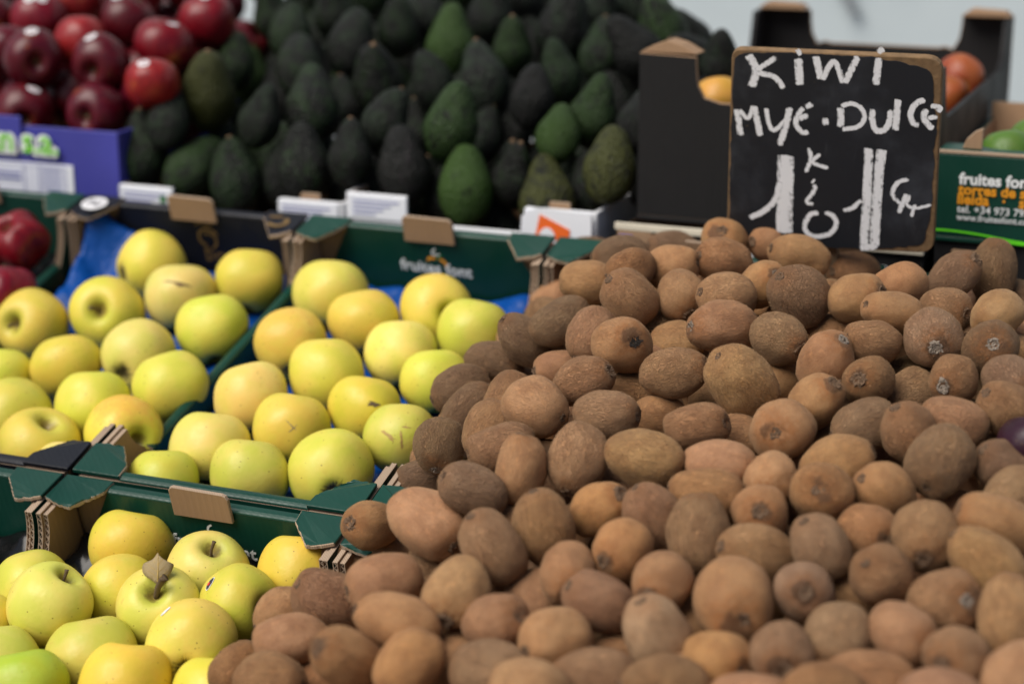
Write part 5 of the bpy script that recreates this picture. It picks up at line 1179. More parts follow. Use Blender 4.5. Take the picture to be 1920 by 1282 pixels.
  [-0.5044,2.4135,1.1329,0.9549,0.2602,0.1431,0.036,"d",0,"dark red apple glimpsed in the gaps beneath the top layer of red apples",""],
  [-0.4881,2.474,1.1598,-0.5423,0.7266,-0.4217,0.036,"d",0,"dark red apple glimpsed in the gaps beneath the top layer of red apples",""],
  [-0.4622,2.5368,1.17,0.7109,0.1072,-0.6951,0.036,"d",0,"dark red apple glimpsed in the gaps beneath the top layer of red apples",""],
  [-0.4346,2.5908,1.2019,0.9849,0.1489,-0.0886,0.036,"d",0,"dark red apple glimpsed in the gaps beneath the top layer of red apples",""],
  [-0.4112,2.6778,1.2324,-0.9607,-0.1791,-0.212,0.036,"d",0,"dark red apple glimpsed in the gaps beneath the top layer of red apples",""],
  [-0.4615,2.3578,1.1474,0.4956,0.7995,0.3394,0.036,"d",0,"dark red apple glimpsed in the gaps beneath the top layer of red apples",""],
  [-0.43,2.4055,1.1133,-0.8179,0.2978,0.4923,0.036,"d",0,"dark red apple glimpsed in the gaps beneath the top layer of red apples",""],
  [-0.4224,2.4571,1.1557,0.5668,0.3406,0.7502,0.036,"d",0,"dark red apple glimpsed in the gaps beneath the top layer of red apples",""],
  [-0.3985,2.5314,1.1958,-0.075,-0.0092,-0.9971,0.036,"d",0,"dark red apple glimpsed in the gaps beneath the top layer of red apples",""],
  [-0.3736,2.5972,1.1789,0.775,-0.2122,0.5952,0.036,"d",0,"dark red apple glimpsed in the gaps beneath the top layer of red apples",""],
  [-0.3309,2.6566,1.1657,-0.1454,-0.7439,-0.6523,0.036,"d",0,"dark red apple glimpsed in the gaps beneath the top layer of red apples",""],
 ],
 'A_MR': [
  [-0.2022,2.003,0.9795,0.1677,0.5111,0.843,0.042,"l",0.25,"pale yellow apple at the left end of the back row by the cardboard corner",""],
  [-0.0826,1.9492,0.9766,0.4348,-0.8943,0.1058,0.0397,"y",0.3,"yellow apple with its stem hollow facing right, under the white lettering","s"],
  [-0.159,1.9367,0.9659,-0.1677,0.5111,0.843,0.0396,"y",0.3,"yellow apple with a broad shallow dimple, second row of the right crate",""],
  [-0.0408,1.8882,0.9671,0.1677,0.5111,0.843,0.0393,"g",0.0,"greenish yellow apple against the blue liner at the back right of its crate",""],
  [-0.2363,1.9101,0.9496,-0.1449,0.7638,0.629,0.0392,"y",0.7,"golden blushed apple beside the green crate divider, hollow pointing down",""],
  [-0.1168,1.8678,0.9514,-0.0842,0.5141,0.8536,0.0375,"p",0.2,"pale creamy yellow apple in the centre of the right apple crate",""],
  [-0.1914,1.8406,0.9353,0.0,0.5152,0.8571,0.0399,"y",0.0,"plain lemon yellow apple in the centre left of the right apple crate",""],
  [-0.0784,1.8091,0.9393,-0.1677,0.5111,0.843,0.0355,"g",0.1,"yellow-green apple partly behind the kiwis at the right",""],
  [-0.2653,1.8133,0.9193,-0.1677,0.5111,0.843,0.0386,"p",0.45,"peach-tinted yellow apple leaning on the green divider",""],
  [-0.1466,1.7735,0.9202,0.0842,0.5141,0.8536,0.0372,"y",0.1,"yellow apple with a short dark scratch on its right shoulder","m"],
  [-0.219,1.7518,0.9074,0.1677,0.5111,0.843,0.0383,"y",0.4,"golden yellow apple with a small star-shaped russet crack","x"],
  [-0.1091,1.7151,0.9111,0.1677,0.5111,0.843,0.0355,"g",0.0,"pale green-yellow apple with brown russet patches beside the kiwis","r"],
  [-0.2978,1.7366,0.8923,0.0842,0.5141,0.8536,0.0393,"p",0.3,"dull yellow apple near the front left corner of the right crate",""],
  [-0.2506,1.679,0.8848,0.0337,0.515,0.8565,0.0383,"g",0.0,"lime yellow apple directly behind the cardboard tab",""],
  [-0.1726,1.6739,0.8909,-0.1875,0.959,0.2125,0.0406,"g",0.05,"large yellow-green apple with a dark hairy eye facing the camera","b"],
  [-0.3346,1.6785,0.8743,0.0,0.5152,0.8571,0.0355,"g",0.0,"yellow-green apple mostly hidden behind the front crate rim",""],
 ],
 'A_ML': [
  [-0.4212,2.1206,0.9843,0.8029,0.5748,0.1578,0.042,"y",0.0,"yellow apple at the very back, hollow on its left side",""],
  [-0.3739,2.0397,0.9672,-0.0842,0.5141,0.8536,0.0413,"p",0.3,"yellow apple with a long brown slit across its top","t"],
  [-0.2992,2.0603,0.9812,0.0842,0.5141,0.8536,0.0394,"y",0.1,"tall yellow apple in the back right corner of the left crate",""],
  [-0.4529,2.0216,0.953,-0.1087,-0.9198,0.377,0.0413,"y",0.0,"yellow apple whose deep stem hollow faces straight at the camera","s"],
  [-0.5362,2.014,0.9414,-0.3986,-0.865,0.3047,0.0412,"y",0.0,"yellow apple at the left edge with a long stem in a russet hollow","s"],
  [-0.328,1.9639,0.9511,-0.1677,0.5111,0.843,0.0393,"g",0.0,"plain greenish apple next to the divider in the left crate",""],
  [-0.4025,1.9248,0.9317,0.2778,0.9263,0.2544,0.0387,"p",0.1,"yellow apple with its hollow turned down, centre of the left crate",""],
  [-0.4773,1.9153,0.9219,-0.0842,0.5141,0.8536,0.0386,"y",0.65,"yellow apple blushed orange on its lower half at the left","d"],
  [-0.5486,1.9117,0.91,0.0,0.5152,0.8571,0.0355,"g",0.0,"greenish apple cut by the left picture edge, upper one",""],
  [-0.3554,1.855,0.9176,-0.3304,0.4991,0.8011,0.0403,"g",0.1,"large green-yellow apple leaning on the divider",""],
  [-0.4339,1.838,0.9034,-0.0842,0.5141,0.8536,0.0386,"g",0.0,"dull green-yellow apple in the lower middle of the left crate",""],
  [-0.5162,1.8411,0.8905,-0.8333,-0.4049,0.3763,0.0413,"g",0.1,"yellow-green apple cut by the left picture edge, lower one",""],
  [-0.4745,1.7734,0.8813,0.371,-0.2795,0.8856,0.0415,"y",0.5,"yellow apple with a speckled stem hollow on top, front left",""],
  [-0.3913,1.7783,0.8925,0.6,-0.7929,0.1061,0.0402,"y",0.95,"yellow apple with a strong red-orange blush near the crate corner",""],
  [-0.431,1.7142,0.8747,0.0,0.5152,0.8571,0.0355,"p",0.1,"pale yellow apple low behind the front rim of the left crate",""],
 ],
 'A_F': [
  [-0.3498,1.5912,0.8483,0.1677,0.5111,0.843,0.0383,"y",0.5,"speckled golden apple at the back of the front crate, left of the lettering",""],
  [-0.2697,1.5346,0.8495,0.2632,-0.4137,0.8716,0.0356,"p",0.2,"speckled yellow apple with its stem up, covering the lettering","s"],
  [-0.1897,1.5248,0.8505,0.0842,0.5141,0.8536,0.0355,"o",0.2,"deep golden apple against the cardboard corner of the front crate",""],
  [-0.3464,1.5244,0.8318,0.9675,-0.2527,0.0006,0.0355,"y",0.2,"speckled yellow apple with its russet hollow turned right",""],
  [-0.4284,1.5404,0.8291,0.8966,-0.2904,0.3344,0.0355,"g",0.0,"green-yellow apple at the left edge of the front crate",""],
  [-0.3976,1.4798,0.8397,0.5638,-0.016,0.8258,0.0369,"g",0.0,"pale green speckled apple with its stem just showing","s"],
  [-0.3036,1.4751,0.8408,0.0475,-0.6463,0.7616,0.0362,"l",0.3,"speckled apple with a thick stem carrying a dry brown leaf","sl"],
  [-0.2357,1.4771,0.8426,0.8387,-0.5399,0.071,0.0355,"g",0.1,"bright yellow-green apple with a small dark sticker, stem to the right","sk"],
  [-0.3519,1.4287,0.8148,-0.1677,0.5111,0.843,0.0391,"g",0.0,"large pale green apple near the bottom left",""],
  [-0.2663,1.4179,0.8319,-0.0298,0.9796,0.1989,0.0375,"y",0.4,"yellow apple with its dark eye facing down, bottom of the front crate","bq"],
  [-0.43,1.4273,0.8103,-0.1677,0.5111,0.843,0.0355,"g",0.0,"green apple cut off at the left picture edge in the front crate",""],
  [-0.3943,1.3708,0.8149,-0.1677,0.5111,0.843,0.0355,"v",0.0,"bright green apple at the bottom left corner",""],
  [-0.3117,1.3674,0.8178,0.0842,0.5141,0.8536,0.0371,"o",0.4,"golden yellow apple cut off by the bottom edge",""],
  [-0.4637,1.484,0.8188,0.0,0.5152,0.8571,0.0355,"y",0.0,"yellow apple sliver at the left edge above the green one",""],
  [-0.2381,1.3587,0.8151,0.0,0.5152,0.8571,0.0355,"y",0.0,"yellow apple at the bottom edge beside the green crate side","s"],
 ],
 'A_R0': [
  [-0.5911,2.1755,0.9991,-0.2542,-0.5254,0.812,0.0376,"r",0,"large crimson apple at the left edge, ribbed shoulder up",""],
  [-0.5749,2.0502,0.966,0.0,0.5152,0.8571,0.036,"r",0,"dark crimson apple below the large one at the left edge",""],
  [-0.6315,2.1036,0.9744,0.0,0.5152,0.8571,0.036,"r",0,"crimson apple just past the left edge",""],
 ],
 'A_RED': [
  [-0.6376,2.5386,1.222,-0.1005,0.0324,0.9944,0.039,"r",0,"red apple with two white stickers at the top left","K"],
  [-0.5617,2.4477,1.203,0.0,0.5152,0.8571,0.0361,"o",0.0,"orange-red apple tucked behind two dark red ones",""],
  [-0.6134,2.3993,1.1896,0.3571,-0.9334,-0.0341,0.0382,"d",0,"dark red apple with its hollow facing front and a sticker on the right","k"],
  [-0.52,2.3701,1.1871,-0.2232,-0.956,-0.1902,0.0378,"d",0,"dark red apple in the middle with its glossy hollow facing front","k"],
  [-0.6203,2.3676,1.1239,0.2232,-0.9645,-0.1413,0.038,"d",0,"red apple on the bottom row at the left, hollow facing front","k"],
  [-0.5198,2.326,1.1312,-0.2679,-0.9635,-0.0023,0.0374,"d",0,"dark red apple on the bottom row above the purple crate rim",""],
  [-0.4432,2.2964,1.1711,0.0,0.5152,0.8571,0.0348,"o",0,"bright orange-red apple with an oval sticker beside the avocados","K"],
  [-0.4457,2.4043,1.2049,0.2032,0.0279,0.9787,0.0383,"r",0,"bright red apple with a sticker on its crown","k"],
  [-0.3999,2.4674,1.2278,-0.0842,0.5141,0.8536,0.0378,"r",0,"red apple at the right top of the pile by the avocados","k"],
  [-0.5099,2.4995,1.2242,0.5638,-0.016,0.8258,0.0375,"d",0,"dark red apple with an oval sticker, near the top middle","k"],
  [-0.6597,2.4519,1.193,0.0,0.5152,0.8571,0.0348,"d",0,"dark red apple half hidden at the left edge",""],
  [-0.7076,2.5611,1.2189,0.0,0.5152,0.8571,0.0363,"d",0,"dark red apple cut off by the left edge, upper one",""],
  [-0.6828,2.3975,1.1279,0.0,0.5152,0.8571,0.0343,"d",0,"dark red apple cut off by the left edge, lower one",""],
  [-0.601,2.6004,1.2407,-0.0842,0.5141,0.8536,0.0381,"o",0,"red apple cut off by the top edge left of centre","k"],
  [-0.5131,2.5857,1.2512,-0.0842,0.5141,0.8536,0.0366,"r",0,"red apple cut off by the top edge near the orange-red ones",""],
  [-0.452,2.62,1.2611,-0.0842,0.5141,0.8536,0.0368,"r",0,"red apple just at the top edge beside the highest sticker",""],
  [-0.7121,2.6876,1.2538,-0.0842,0.5141,0.8536,0.0379,"d",0,"dark red apple cut off at the top left corner",""],
 ],
 'A_X': [
  [0.2366,2.1441,1.1732,0.0,0.5152,0.8571,0.0295,"z",0.4,"yellow-orange peach showing left of the price board in the black crate",""],
  [0.5479,2.2829,1.1796,-0.2717,-0.8898,-0.3667,0.03,"w",0.2,"orange-red peach with a cleft, right of the price board",""],
  [0.5176,2.2305,1.1639,0.0,0.5152,0.8571,0.028,"w",0.2,"red peach half hidden behind the right side of the price board",""],
  [0.5155,1.9223,1.1482,-0.1677,0.5111,0.843,0.0291,"v",0,"glossy green fruit in the green crate at the right edge",""],
  [0.5569,1.9609,1.1532,0.1677,0.5111,0.843,0.0309,"v",0,"second green fruit cut by the right picture edge",""],
  [0.4069,1.3798,1.0187,0.0,0.5152,0.8571,0.028,"u",0,"dark purple plum at the right edge of the kiwi heap",""],
 ],
 'BOARD': [
  [0.5275,0.2603],
  [0.7263,0.261],
  [0.7194,0.0566],
  [0.5114,0.0464],
 ],
 'VB': 0.455,
 'CHALK': {'KIWI': [(0.00802, [[0.5433, 0.2568], [0.5503, 0.2398], [0.5447, 0.2201]]), (0.00523, [[0.5733, 0.2562], [0.5606, 0.2468], [0.5481, 0.2378]]), (0.00558, [[0.5489, 0.2373], [0.5653, 0.2351], [0.5729, 0.2291], [0.5773, 0.2206]]), (0.00802, [[0.5921, 0.2561], [0.5925, 0.2248]]), (0.00627, [[0.5891, 0.2586], [0.5963, 0.2624]]), (0.00697, [[0.6084, 0.2592], [0.6136, 0.2324]]), (0.00558, [[0.6136, 0.2324], [0.6258, 0.253], [0.6348, 0.23]]), (0.00627, [[0.6348, 0.23], [0.6489, 0.2605]]), (0.00697, [[0.6681, 0.2611], [0.6646, 0.2294]]), (0.00627, [[0.6648, 0.2627], [0.6741, 0.2695]])], 'MUYDULCE': [(0.00627, [[0.5297, 0.2001], [0.5326, 0.1679]]), (0.00453, [[0.5306, 0.1996], [0.5404, 0.1894], [0.547, 0.2038]]), (0.00627, [[0.547, 0.2038], [0.5523, 0.1693]]), (0.00453, [[0.5589, 0.2027], [0.561, 0.1855], [0.5667, 0.1783], [0.5827, 0.1954]]), (0.00627, [[0.5827, 0.2057], [0.5777, 0.1829], [0.5696, 0.1599]]), (0.00523, [[0.5972, 0.2062], [0.5896, 0.195], [0.5879, 0.1855], [0.594, 0.1774], [0.601, 0.1796]]), (0.00558, [[0.6062, 0.2094], [0.5947, 0.2031]]), (0.00593, [[0.5878, 0.1909], [0.6028, 0.1971]]), (0.00837, [[0.6112, 0.1904], [0.6215, 0.1907]]), (0.00662, [[0.6314, 0.2084], [0.631, 0.1835]]), (0.00453, [[0.6297, 0.2068], [0.6416, 0.2109], [0.6513, 0.2064], [0.6536, 0.1964], [0.6472, 0.1873], [0.631, 0.1832]]), (0.00593, [[0.6621, 0.2093], [0.6613, 0.196], [0.6649, 0.1851], [0.6725, 0.186], [0.6776, 0.1952], [0.6788, 0.2096]]), (0.00662, [[0.6859, 0.2199], [0.6827, 0.1842]]), (0.00558, [[0.7134, 0.2194], [0.7029, 0.2155], [0.6974, 0.2053], [0.6997, 0.1949], [0.7067, 0.1924]]), (0.00627, [[0.7138, 0.2111], [0.7092, 0.2028], [0.7136, 0.194], [0.7195, 0.1893]]), (0.00523, [[0.7131, 0.2136], [0.7239, 0.2121], [0.7217, 0.2066]]), (0.00488, [[0.7102, 0.2004], [0.7247, 0.203]])], 'ONE': [(0.01638, [[0.5768, 0.1539], [0.5747, 0.1114], [0.572, 0.0637]]), (0.00593, [[0.5359, 0.0791], [0.5508, 0.0875], [0.5643, 0.1026], [0.5701, 0.1247]])], 'KILO': [(0.00418, [[0.5986, 0.1645], [0.6012, 0.1504], [0.5952, 0.1335]]), (0.00418, [[0.6126, 0.1577], [0.6029, 0.1467], [0.6202, 0.1411]]), (0.00453, [[0.603, 0.1235], [0.6044, 0.1168], [0.5965, 0.1034], [0.6045, 0.0998]]), (0.00523, [[0.601, 0.1272], [0.6048, 0.1248]]), (0.00523, [[0.6092, 0.0927], [0.5993, 0.0888], [0.5933, 0.0773], [0.5961, 0.0675], [0.6058, 0.0649], [0.6184, 0.0697], [0.6248, 0.0802], [0.6215, 0.0898], [0.6118, 0.0933]])], 'ONEAGAIN': [(0.00871, [[0.6577, 0.1675], [0.6559, 0.1221], [0.6518, 0.0569]]), (0.00941, [[0.6702, 0.1669], [0.6659, 0.1229], [0.6619, 0.0579]]), (0.00488, [[0.6295, 0.0945], [0.6418, 0.1005], [0.6515, 0.112]]), (0.00697, [[0.6456, 0.0559], [0.6675, 0.06]])], 'EURO': [(0.00453, [[0.6977, 0.136], [0.6859, 0.1318], [0.6802, 0.1203], [0.6833, 0.1128], [0.6918, 0.1097], [0.6979, 0.1217]]), (0.00488, [[0.6945, 0.1215], [0.6853, 0.0965]]), (0.00314, [[0.6901, 0.1115], [0.7003, 0.105], [0.7193, 0.1109]]), (0.00349, [[0.702, 0.1106], [0.6978, 0.0938]])]},
}
U, V, N, O = (Vector(DATA[k]) for k in ('U', 'V', 'N', 'O'))
V2, O3, Z = Vector(DATA['V2']), Vector(DATA['O3']), Vector((0, 0, 1))
RL = DATA['L']
def frame(o, x, y, z):
    m = Matrix((x, y, z)).transposed().to_4x4(); m.translation = o; return m
TILT = frame(O, U, V, N)           # the sloping display: x along the stall, y up the slope, z off the slope
LEVEL = frame(O3, U, V2, Z)        # the level shelf behind it
def T(x, y, z): return Matrix.Translation((x, y, z))
# ------------------------------------------------------------------ shader helpers
class NT:
    def __init__(s, name):
        s.m = bpy.data.materials.new(name); s.m.use_nodes = True; s.t = s.m.node_tree
        s.b = s.t.nodes['Principled BSDF']
    def n(s, typ, ins=None, **pr):
        x = s.t.nodes.new('ShaderNode' + typ)
        for k, v in pr.items(): setattr(x, k, v)
        for k, v in (ins or {}).items(): s.set(x.inputs[k], v)
        return x
    def set(s, sock, v):
        if isinstance(v, bpy.types.NodeSocket): s.t.links.new(v, sock)
        elif isinstance(v, (tuple, list)) and len(v) == 3 and sock.type == 'RGBA': sock.default_value = (*v, 1)
        else: sock.default_value = v
    def math(s, op, a, b=0., c=None, clamp=False):
        d = {0: a, 1: b}
        if c is not None: d[2] = c
        return s.n('Math', d, operation=op, use_clamp=clamp).outputs[0]
    def ss(s, x, a, b, lo=0., hi=1.):
        return s.n('MapRange', {0: x, 1: a, 2: b, 3: lo, 4: hi}, interpolation_type='SMOOTHSTEP').outputs[0]
    def mix(s, f, a, b, mode='MIX'):
        x = s.t.nodes.new('ShaderNodeMix'); x.data_type = 'RGBA'; x.blend_type = mode
        s.set(x.inputs[0], f); s.set(x.inputs[6], a); s.set(x.inputs[7], b); return x.outputs[2]
    def noise(s, co, scale, detail=3., rough=.55, dist=0.):
        return s.n('TexNoise', {'Vector': co, 'Scale': scale, 'Detail': detail, 'Roughness': rough, 'Distortion': dist})
    def bump(s, h, dist, strength=1., prev=None):
        d = {'Height': h, 'Distance': dist, 'Strength': strength}
        if prev is not None: d['Normal'] = prev
        return s.n('Bump', d).outputs[0]
    def out(s, **k):
        for a, v in k.items(): s.set(s.b.inputs[a.replace('_', ' ')], v)
        return s.m
    def objco(s, seed=True):
        co = s.n('TexCoord').outputs['Object']
        if not seed: return co, co
        r = s.n('ObjectInfo').outputs['Random']
        off = s.n('CombineXYZ', {0: s.math('MULTIPLY', r, 37.), 1: s.math('MULTIPLY', r, 91.), 2: s.math('MULTIPLY', r, 53.)}).outputs[0]
        return co, s.n('VectorMath', {0: co, 1: off}, operation='ADD').outputs[0]
def plain(name, col, rough=.6, var=.12, scale=30., bump=.0, **k):
    m = NT(name); co, cs = m.objco()
    nz = m.noise(cs, scale, 4.).outputs[0]
    c = m.mix(nz, tuple(x * (1 - var) for x in col), tuple(min(1, x * (1 + var)) for x in col))
    d = dict(Base_Color=c, Roughness=rough); d.update(k)
    if bump: d['Normal'] = m.bump(nz, bump)
    return m.out(**d)
def m_kiwi():
    m = NT('kiwi_skin'); co, cs = m.objco(); oi = m.n('ObjectInfo')
    col = oi.outputs['Color']; wr = oi.outputs['Alpha']
    x, y, z = m.n('SeparateXYZ', {0: co}).outputs
    big = m.noise(cs, 1.6, 3.).outputs[0]; mid = m.noise(cs, 6., 4., .6).outputs[0]
    fine = m.noise(cs, 70., 2., .7).outputs[0]
    strc = m.n('VectorMath', {0: cs, 1: (44., 44., 9.)}, operation='MULTIPLY').outputs[0]
    hair = m.noise(strc, 1., 2., .6).outputs[0]
    c = m.mix(m.ss(big, .35, .68), col, m.mix(1., col, (.76, .70, .66), 'MULTIPLY'))
    c = m.mix(m.math('MULTIPLY', m.ss(mid, .5, .72), .55), c, m.mix(1., col, (1.22, 1.12, .98), 'MULTIPLY'))
    # rusty flush round the stalk end, in patches
    az = m.math('ABSOLUTE', z)
    ring = m.math('MULTIPLY', m.ss(z, .62, .97), m.ss(mid, .3, .6))
    ring2 = m.math('MULTIPLY', m.ss(az, .75, .99), .35)
    c = m.mix(m.math('MULTIPLY', m.math('MAXIMUM', ring, ring2), .75), c, (.30, .115, .032))
    c = m.mix(m.math('MULTIPLY', m.ss(m.math('ADD', z, m.math('MULTIPLY', m.math('SUBTRACT', mid, .5), .12)), .935, .985), .75), c, (.085, .038, .016))
    c = m.mix(m.math('MULTIPLY', m.ss(hair, .44, .66), .42), c, m.mix(1., c, (.50, .46, .46), 'MULTIPLY'))
    c = m.mix(m.math('MULTIPLY', m.ss(fine, .52, .72), .42), c, m.mix(1., c, (1.6, 1.45, 1.2), 'MULTIPLY'))
    # dark specks and scuffs
    sp = m.n('TexVoronoi', {'Vector': cs, 'Scale': 3.2, 'Randomness': 1.}).outputs['Distance']
    c = m.mix(m.math('MULTIPLY', m.ss(sp, .075, .03), .6), c, (.05, .03, .02))
    wrv = m.n('VectorMath', {0: cs, 1: (7., 7., 2.6)}, operation='MULTIPLY').outputs[0]
    wn = m.noise(wrv, 1., 5., .62, 1.4).outputs[0]
    wn = m.math('ABSOLUTE', m.math('SUBTRACT', wn, .5))
    b = m.bump(m.math('MULTIPLY', m.ss(wn, 0., .14), wr), .0015)
    b = m.bump(mid, .0012, .35, b)
    b = m.bump(m.math('ADD', m.math('MULTIPLY', hair, .6), fine), .0006, .75, b)
    return m.out(Base_Color=c, Roughness=.56, Normal=b, Sheen_Weight=.2, Sheen_Roughness=.5, Sheen_Tint=(.9, .68, .48), Specular_IOR_Level=.34)
def m_apple(kind):
    m = NT(kind + '_apple_skin'); co, cs = m.objco(); oi = m.n('ObjectInfo')
    col = oi.outputs['Color']; bl = oi.outputs['Alpha']
    x, y, z = m.n('SeparateXYZ', {0: co}).outputs
    big = m.noise(cs, 1.3, 3., .5).outputs[0]; mid = m.noise(cs, 5., 4.).outputs[0]
    r = m.math('SQRT', m.math('ADD', m.math('MULTIPLY', x, x), m.math('MULTIPLY', y, y)))
    up = m.ss(z, -.1, .2)
    if kind == 'yellow':
        c = m.mix(m.math('MULTIPLY', m.ss(big, .40, .66), .8), col, m.mix(1., col, (.84, .97, .66), 'MULTIPLY'))
        c = m.mix(m.math('MULTIPLY', m.ss(big, .48, .30), .45), c, m.mix(1., col, (1.06, .92, .85), 'MULTIPLY'))
        ax = m.math('ADD', m.math('MULTIPLY', y, .9), m.math('MULTIPLY', m.math('SUBTRACT', mid, .5), 1.1))
        fl = m.math('MULTIPLY', m.ss(ax, .05, .95), bl)
        c = m.mix(m.math('MULTIPLY', fl, .62), c, (.74, .31, .06))
        # dull brownish rubs and bruises
        ru = m.noise(cs, 2.7, 5., .65, .6).outputs[0]
        c = m.mix(m.math('MULTIPLY', m.ss(ru, .62, .80), .38), c, (.50, .33, .08))
        # green throat and russet hollow at the stalk, dark hairy eye below
        c = m.mix(m.math('MULTIPLY', m.math('MULTIPLY', m.ss(r, .55, .2), up), .5), c, (.36, .42, .04))
        rn = m.math('ADD', r, m.math('MULTIPLY', m.math('SUBTRACT', mid, .5), .35))
        c = m.mix(m.math('MULTIPLY', m.math('MULTIPLY', m.ss(rn, .27, .10), up), .72), c, (.16, .085, .03))
        ang = m.n('Math', {0: y, 1: x}, operation='ARCTAN2').outputs[0]
        ray = m.noise(m.n('CombineXYZ', {0: m.math('MULTIPLY', ang, 5.), 1: m.math('MULTIPLY', r, 3.), 2: oi.outputs['Random']}).outputs[0], 1.6, 3., .6).outputs[0]
        re = m.math('ADD', r, m.math('MULTIPLY', m.math('SUBTRACT', ray, .5), .62))
        c = m.mix(m.math('MULTIPLY', m.math('MULTIPLY', m.ss(re, .33, .12), m.ss(z, .1, -.3)), .93), c, (.045, .03, .018))
        vs, lim, dk = 5.6, .13, (.20, .12, .025)
    else:
        st = m.noise(m.n('VectorMath', {0: cs, 1: (9., 9., .8)}, operation='MULTIPLY').outputs[0], 1., 4., .6).outputs[0]
        c = m.mix(m.ss(st, .38, .66), col, m.mix(1., col, (1.6, 1.3, 1.1), 'MULTIPLY'))
        c = m.mix(m.math('MULTIPLY', m.ss(big, .6, .75), .5), c, (.42, .13, .03))
        c = m.mix(m.math('MULTIPLY', m.math('MULTIPLY', m.ss(r, .26, .06), up), .7), c, (.10, .05, .015))
        vs, lim, dk = 11., .07, (.5, .25, .14)
    vo = m.n('TexVoronoi', {'Vector': cs, 'Scale': vs, 'Randomness': .95})
    keep = m.ss(m.n('SeparateColor', {0: vo.outputs['Color']}).outputs[0], .25, .45)
    c = m.mix(m.math('MULTIPLY', m.math('MULTIPLY', m.ss(vo.outputs['Distance'], lim, lim * .45), keep), .85), c, dk)
    b = m.bump(m.noise(cs, 9., 3.).outputs[0], .0012, .22)
    return m.out(Base_Color=c, Roughness=m.ss(mid, .3, .7, .36, .50) if kind == 'yellow' else m.ss(mid, .3, .7, .28, .40), Normal=b, Specular_IOR_Level=.36)
def m_avocado():
    m = NT('avocado_skin'); co, cs = m.objco(); oi = m.n('ObjectInfo'); col = oi.outputs['Color']
    big = m.noise(cs, 2.3, 4., .62).outputs[0]; mid = m.noise(cs, 8., 3.).outputs[0]
    g = m.math('ADD', m.math('MULTIPLY', big, .75), m.math('MULTIPLY', mid, .25))
    lv = m.ss(m.math('ADD', g, m.math('SUBTRACT', oi.outputs['Alpha'], .5)), .43, .62)
    c = m.mix(lv, (.0075, .008, .007), col)
    vo = m.n('TexVoronoi', {'Vector': cs, 'Scale': 15., 'Randomness': 1.}, feature='SMOOTH_F1').outputs['Distance']
    c = m.mix(m.math('MULTIPLY', m.ss(vo, .12, .02), .5), c, m.mix(1., c, (1.7, 1.6, 1.1), 'MULTIPLY'))
    b = m.bump(vo, -.0045, .8); b = m.bump(mid, .003, .5, b)
    return m.out(Base_Color=c, Roughness=.5, Normal=b, Specular_IOR_Level=.2)
def m_board(name, col, rough, line=.0, wear=.25, flute=900.):
    """printed or bare corrugated board: faint flute lines, scuffs"""
    m = NT(name); co, cs = m.objco()
    x, y, z = m.n('SeparateXYZ', {0: co}).outputs
    ln = m.math('SINE', m.math('MULTIPLY', m.math('ADD', x, y), flute))
    nz = m.noise(cs, 22., 5., .6).outputs[0]; big = m.noise(cs, 5., 3.).outputs[0]; fib = m.noise(m.n('VectorMath', {0: cs, 1: (260., 260., 40.)}, operation='MULTIPLY').outputs[0], 1., 3., .7).outputs[0]
    c = m.mix(m.ss(big, .3, .7), tuple(v * .86 for v in col), tuple(min(1, v * 1.12) for v in col))
    c = m.mix(m.math('MULTIPLY', m.ss(fib, .5, .8), .35), c, tuple(v * .68 for v in col))
    c = m.mix(m.math('MULTIPLY', m.ss(ln, .55, 1.), line), c, tuple(v * .6 for v in col))
    c = m.mix(m.math('MULTIPLY', m.ss(nz, .70, .84), wear), c, (.42, .36, .29))
    b = m.bump(ln, .0003, .16); b = m.bump(nz, .0009, .4, b)
    return m.out(Base_Color=c, Roughness=m.ss(nz, .3, .7, rough - .08, rough + .1), Normal=b, Specular_IOR_Level=.35)
MAT = {}
MAT['kiwi'] = m_kiwi(); MAT['apple'] = m_apple('yellow'); MAT['red'] = m_apple('red'); MAT['avo'] = m_avocado()
MAT['green'] = m_board('green_printed_board', (.0045, .044, .030), .38, .05, .08)
MAT['navy'] = m_board('navy_printed_board', (.0055, .0065, .012), .5, .05, .10)
MAT['black'] = m_board('black_printed_board', (.0065, .006, .0068), .66, .03, .03)
MAT['white'] = m_board('white_printed_board', (.72, .73, .76), .5, .06, .05)
MAT['purple'] = m_board('purple_printed_board', (.058, .060, .33), .42, .06, .06)
MAT['kraft'] = m_board('kraft_board', (.31, .195, .115), .85, .10, .10)
MAT['kraft_edge'] = m_board('torn_board_edge', (.38, .28, .20), .9, .7, .35, 2400.)
MAT['cream'] = plain('cream_board_edge', (.66, .60, .48), .7)
MAT['blue'] = plain('blue_moulded_liner', (.002, .058, .28), .40, .25, 26., .007, Specular_IOR_Level=.25)
MAT['blacktray'] = plain('black_plastic_tray', (.006, .006, .0065), .2, .2, 30., .0004, Specular_IOR_Level=.3)
MAT['stalk'] = plain('woody_stalk', (.13, .085, .045), .8, .45, 60., .001)
MAT['palestalk'] = plain('pale_stalk_scar', (.17, .10, .05), .75, .3, 60.)
MAT['scar'] = plain('dry_brown_scar', (.135, .080, .045), .9, .5, 4., .0012)
MAT['papery'] = plain('papery_grey_scar', (.23, .185, .145), .9, .5, 5., .0012)
MAT['blackscar'] = plain('black_rough_scar', (.022, .015, .011), .95, .6, 6., .002)
MAT['russet'] = plain('russet_patch', (.40, .27, .07), .6, .4, 9.)
MAT['leaf'] = plain('dry_brown_leaf', (.40, .30, .15), .8, .4, 80., .001)
MAT['sticker'] = plain('white_sticker', (.78, .78, .80), .4, .05)
MAT['ink'] = plain('dark_ink', (.02, .02, .03), .5)
MAT['print_white'] = plain('white_print', (.80, .82, .82), .45, .08, 60.)
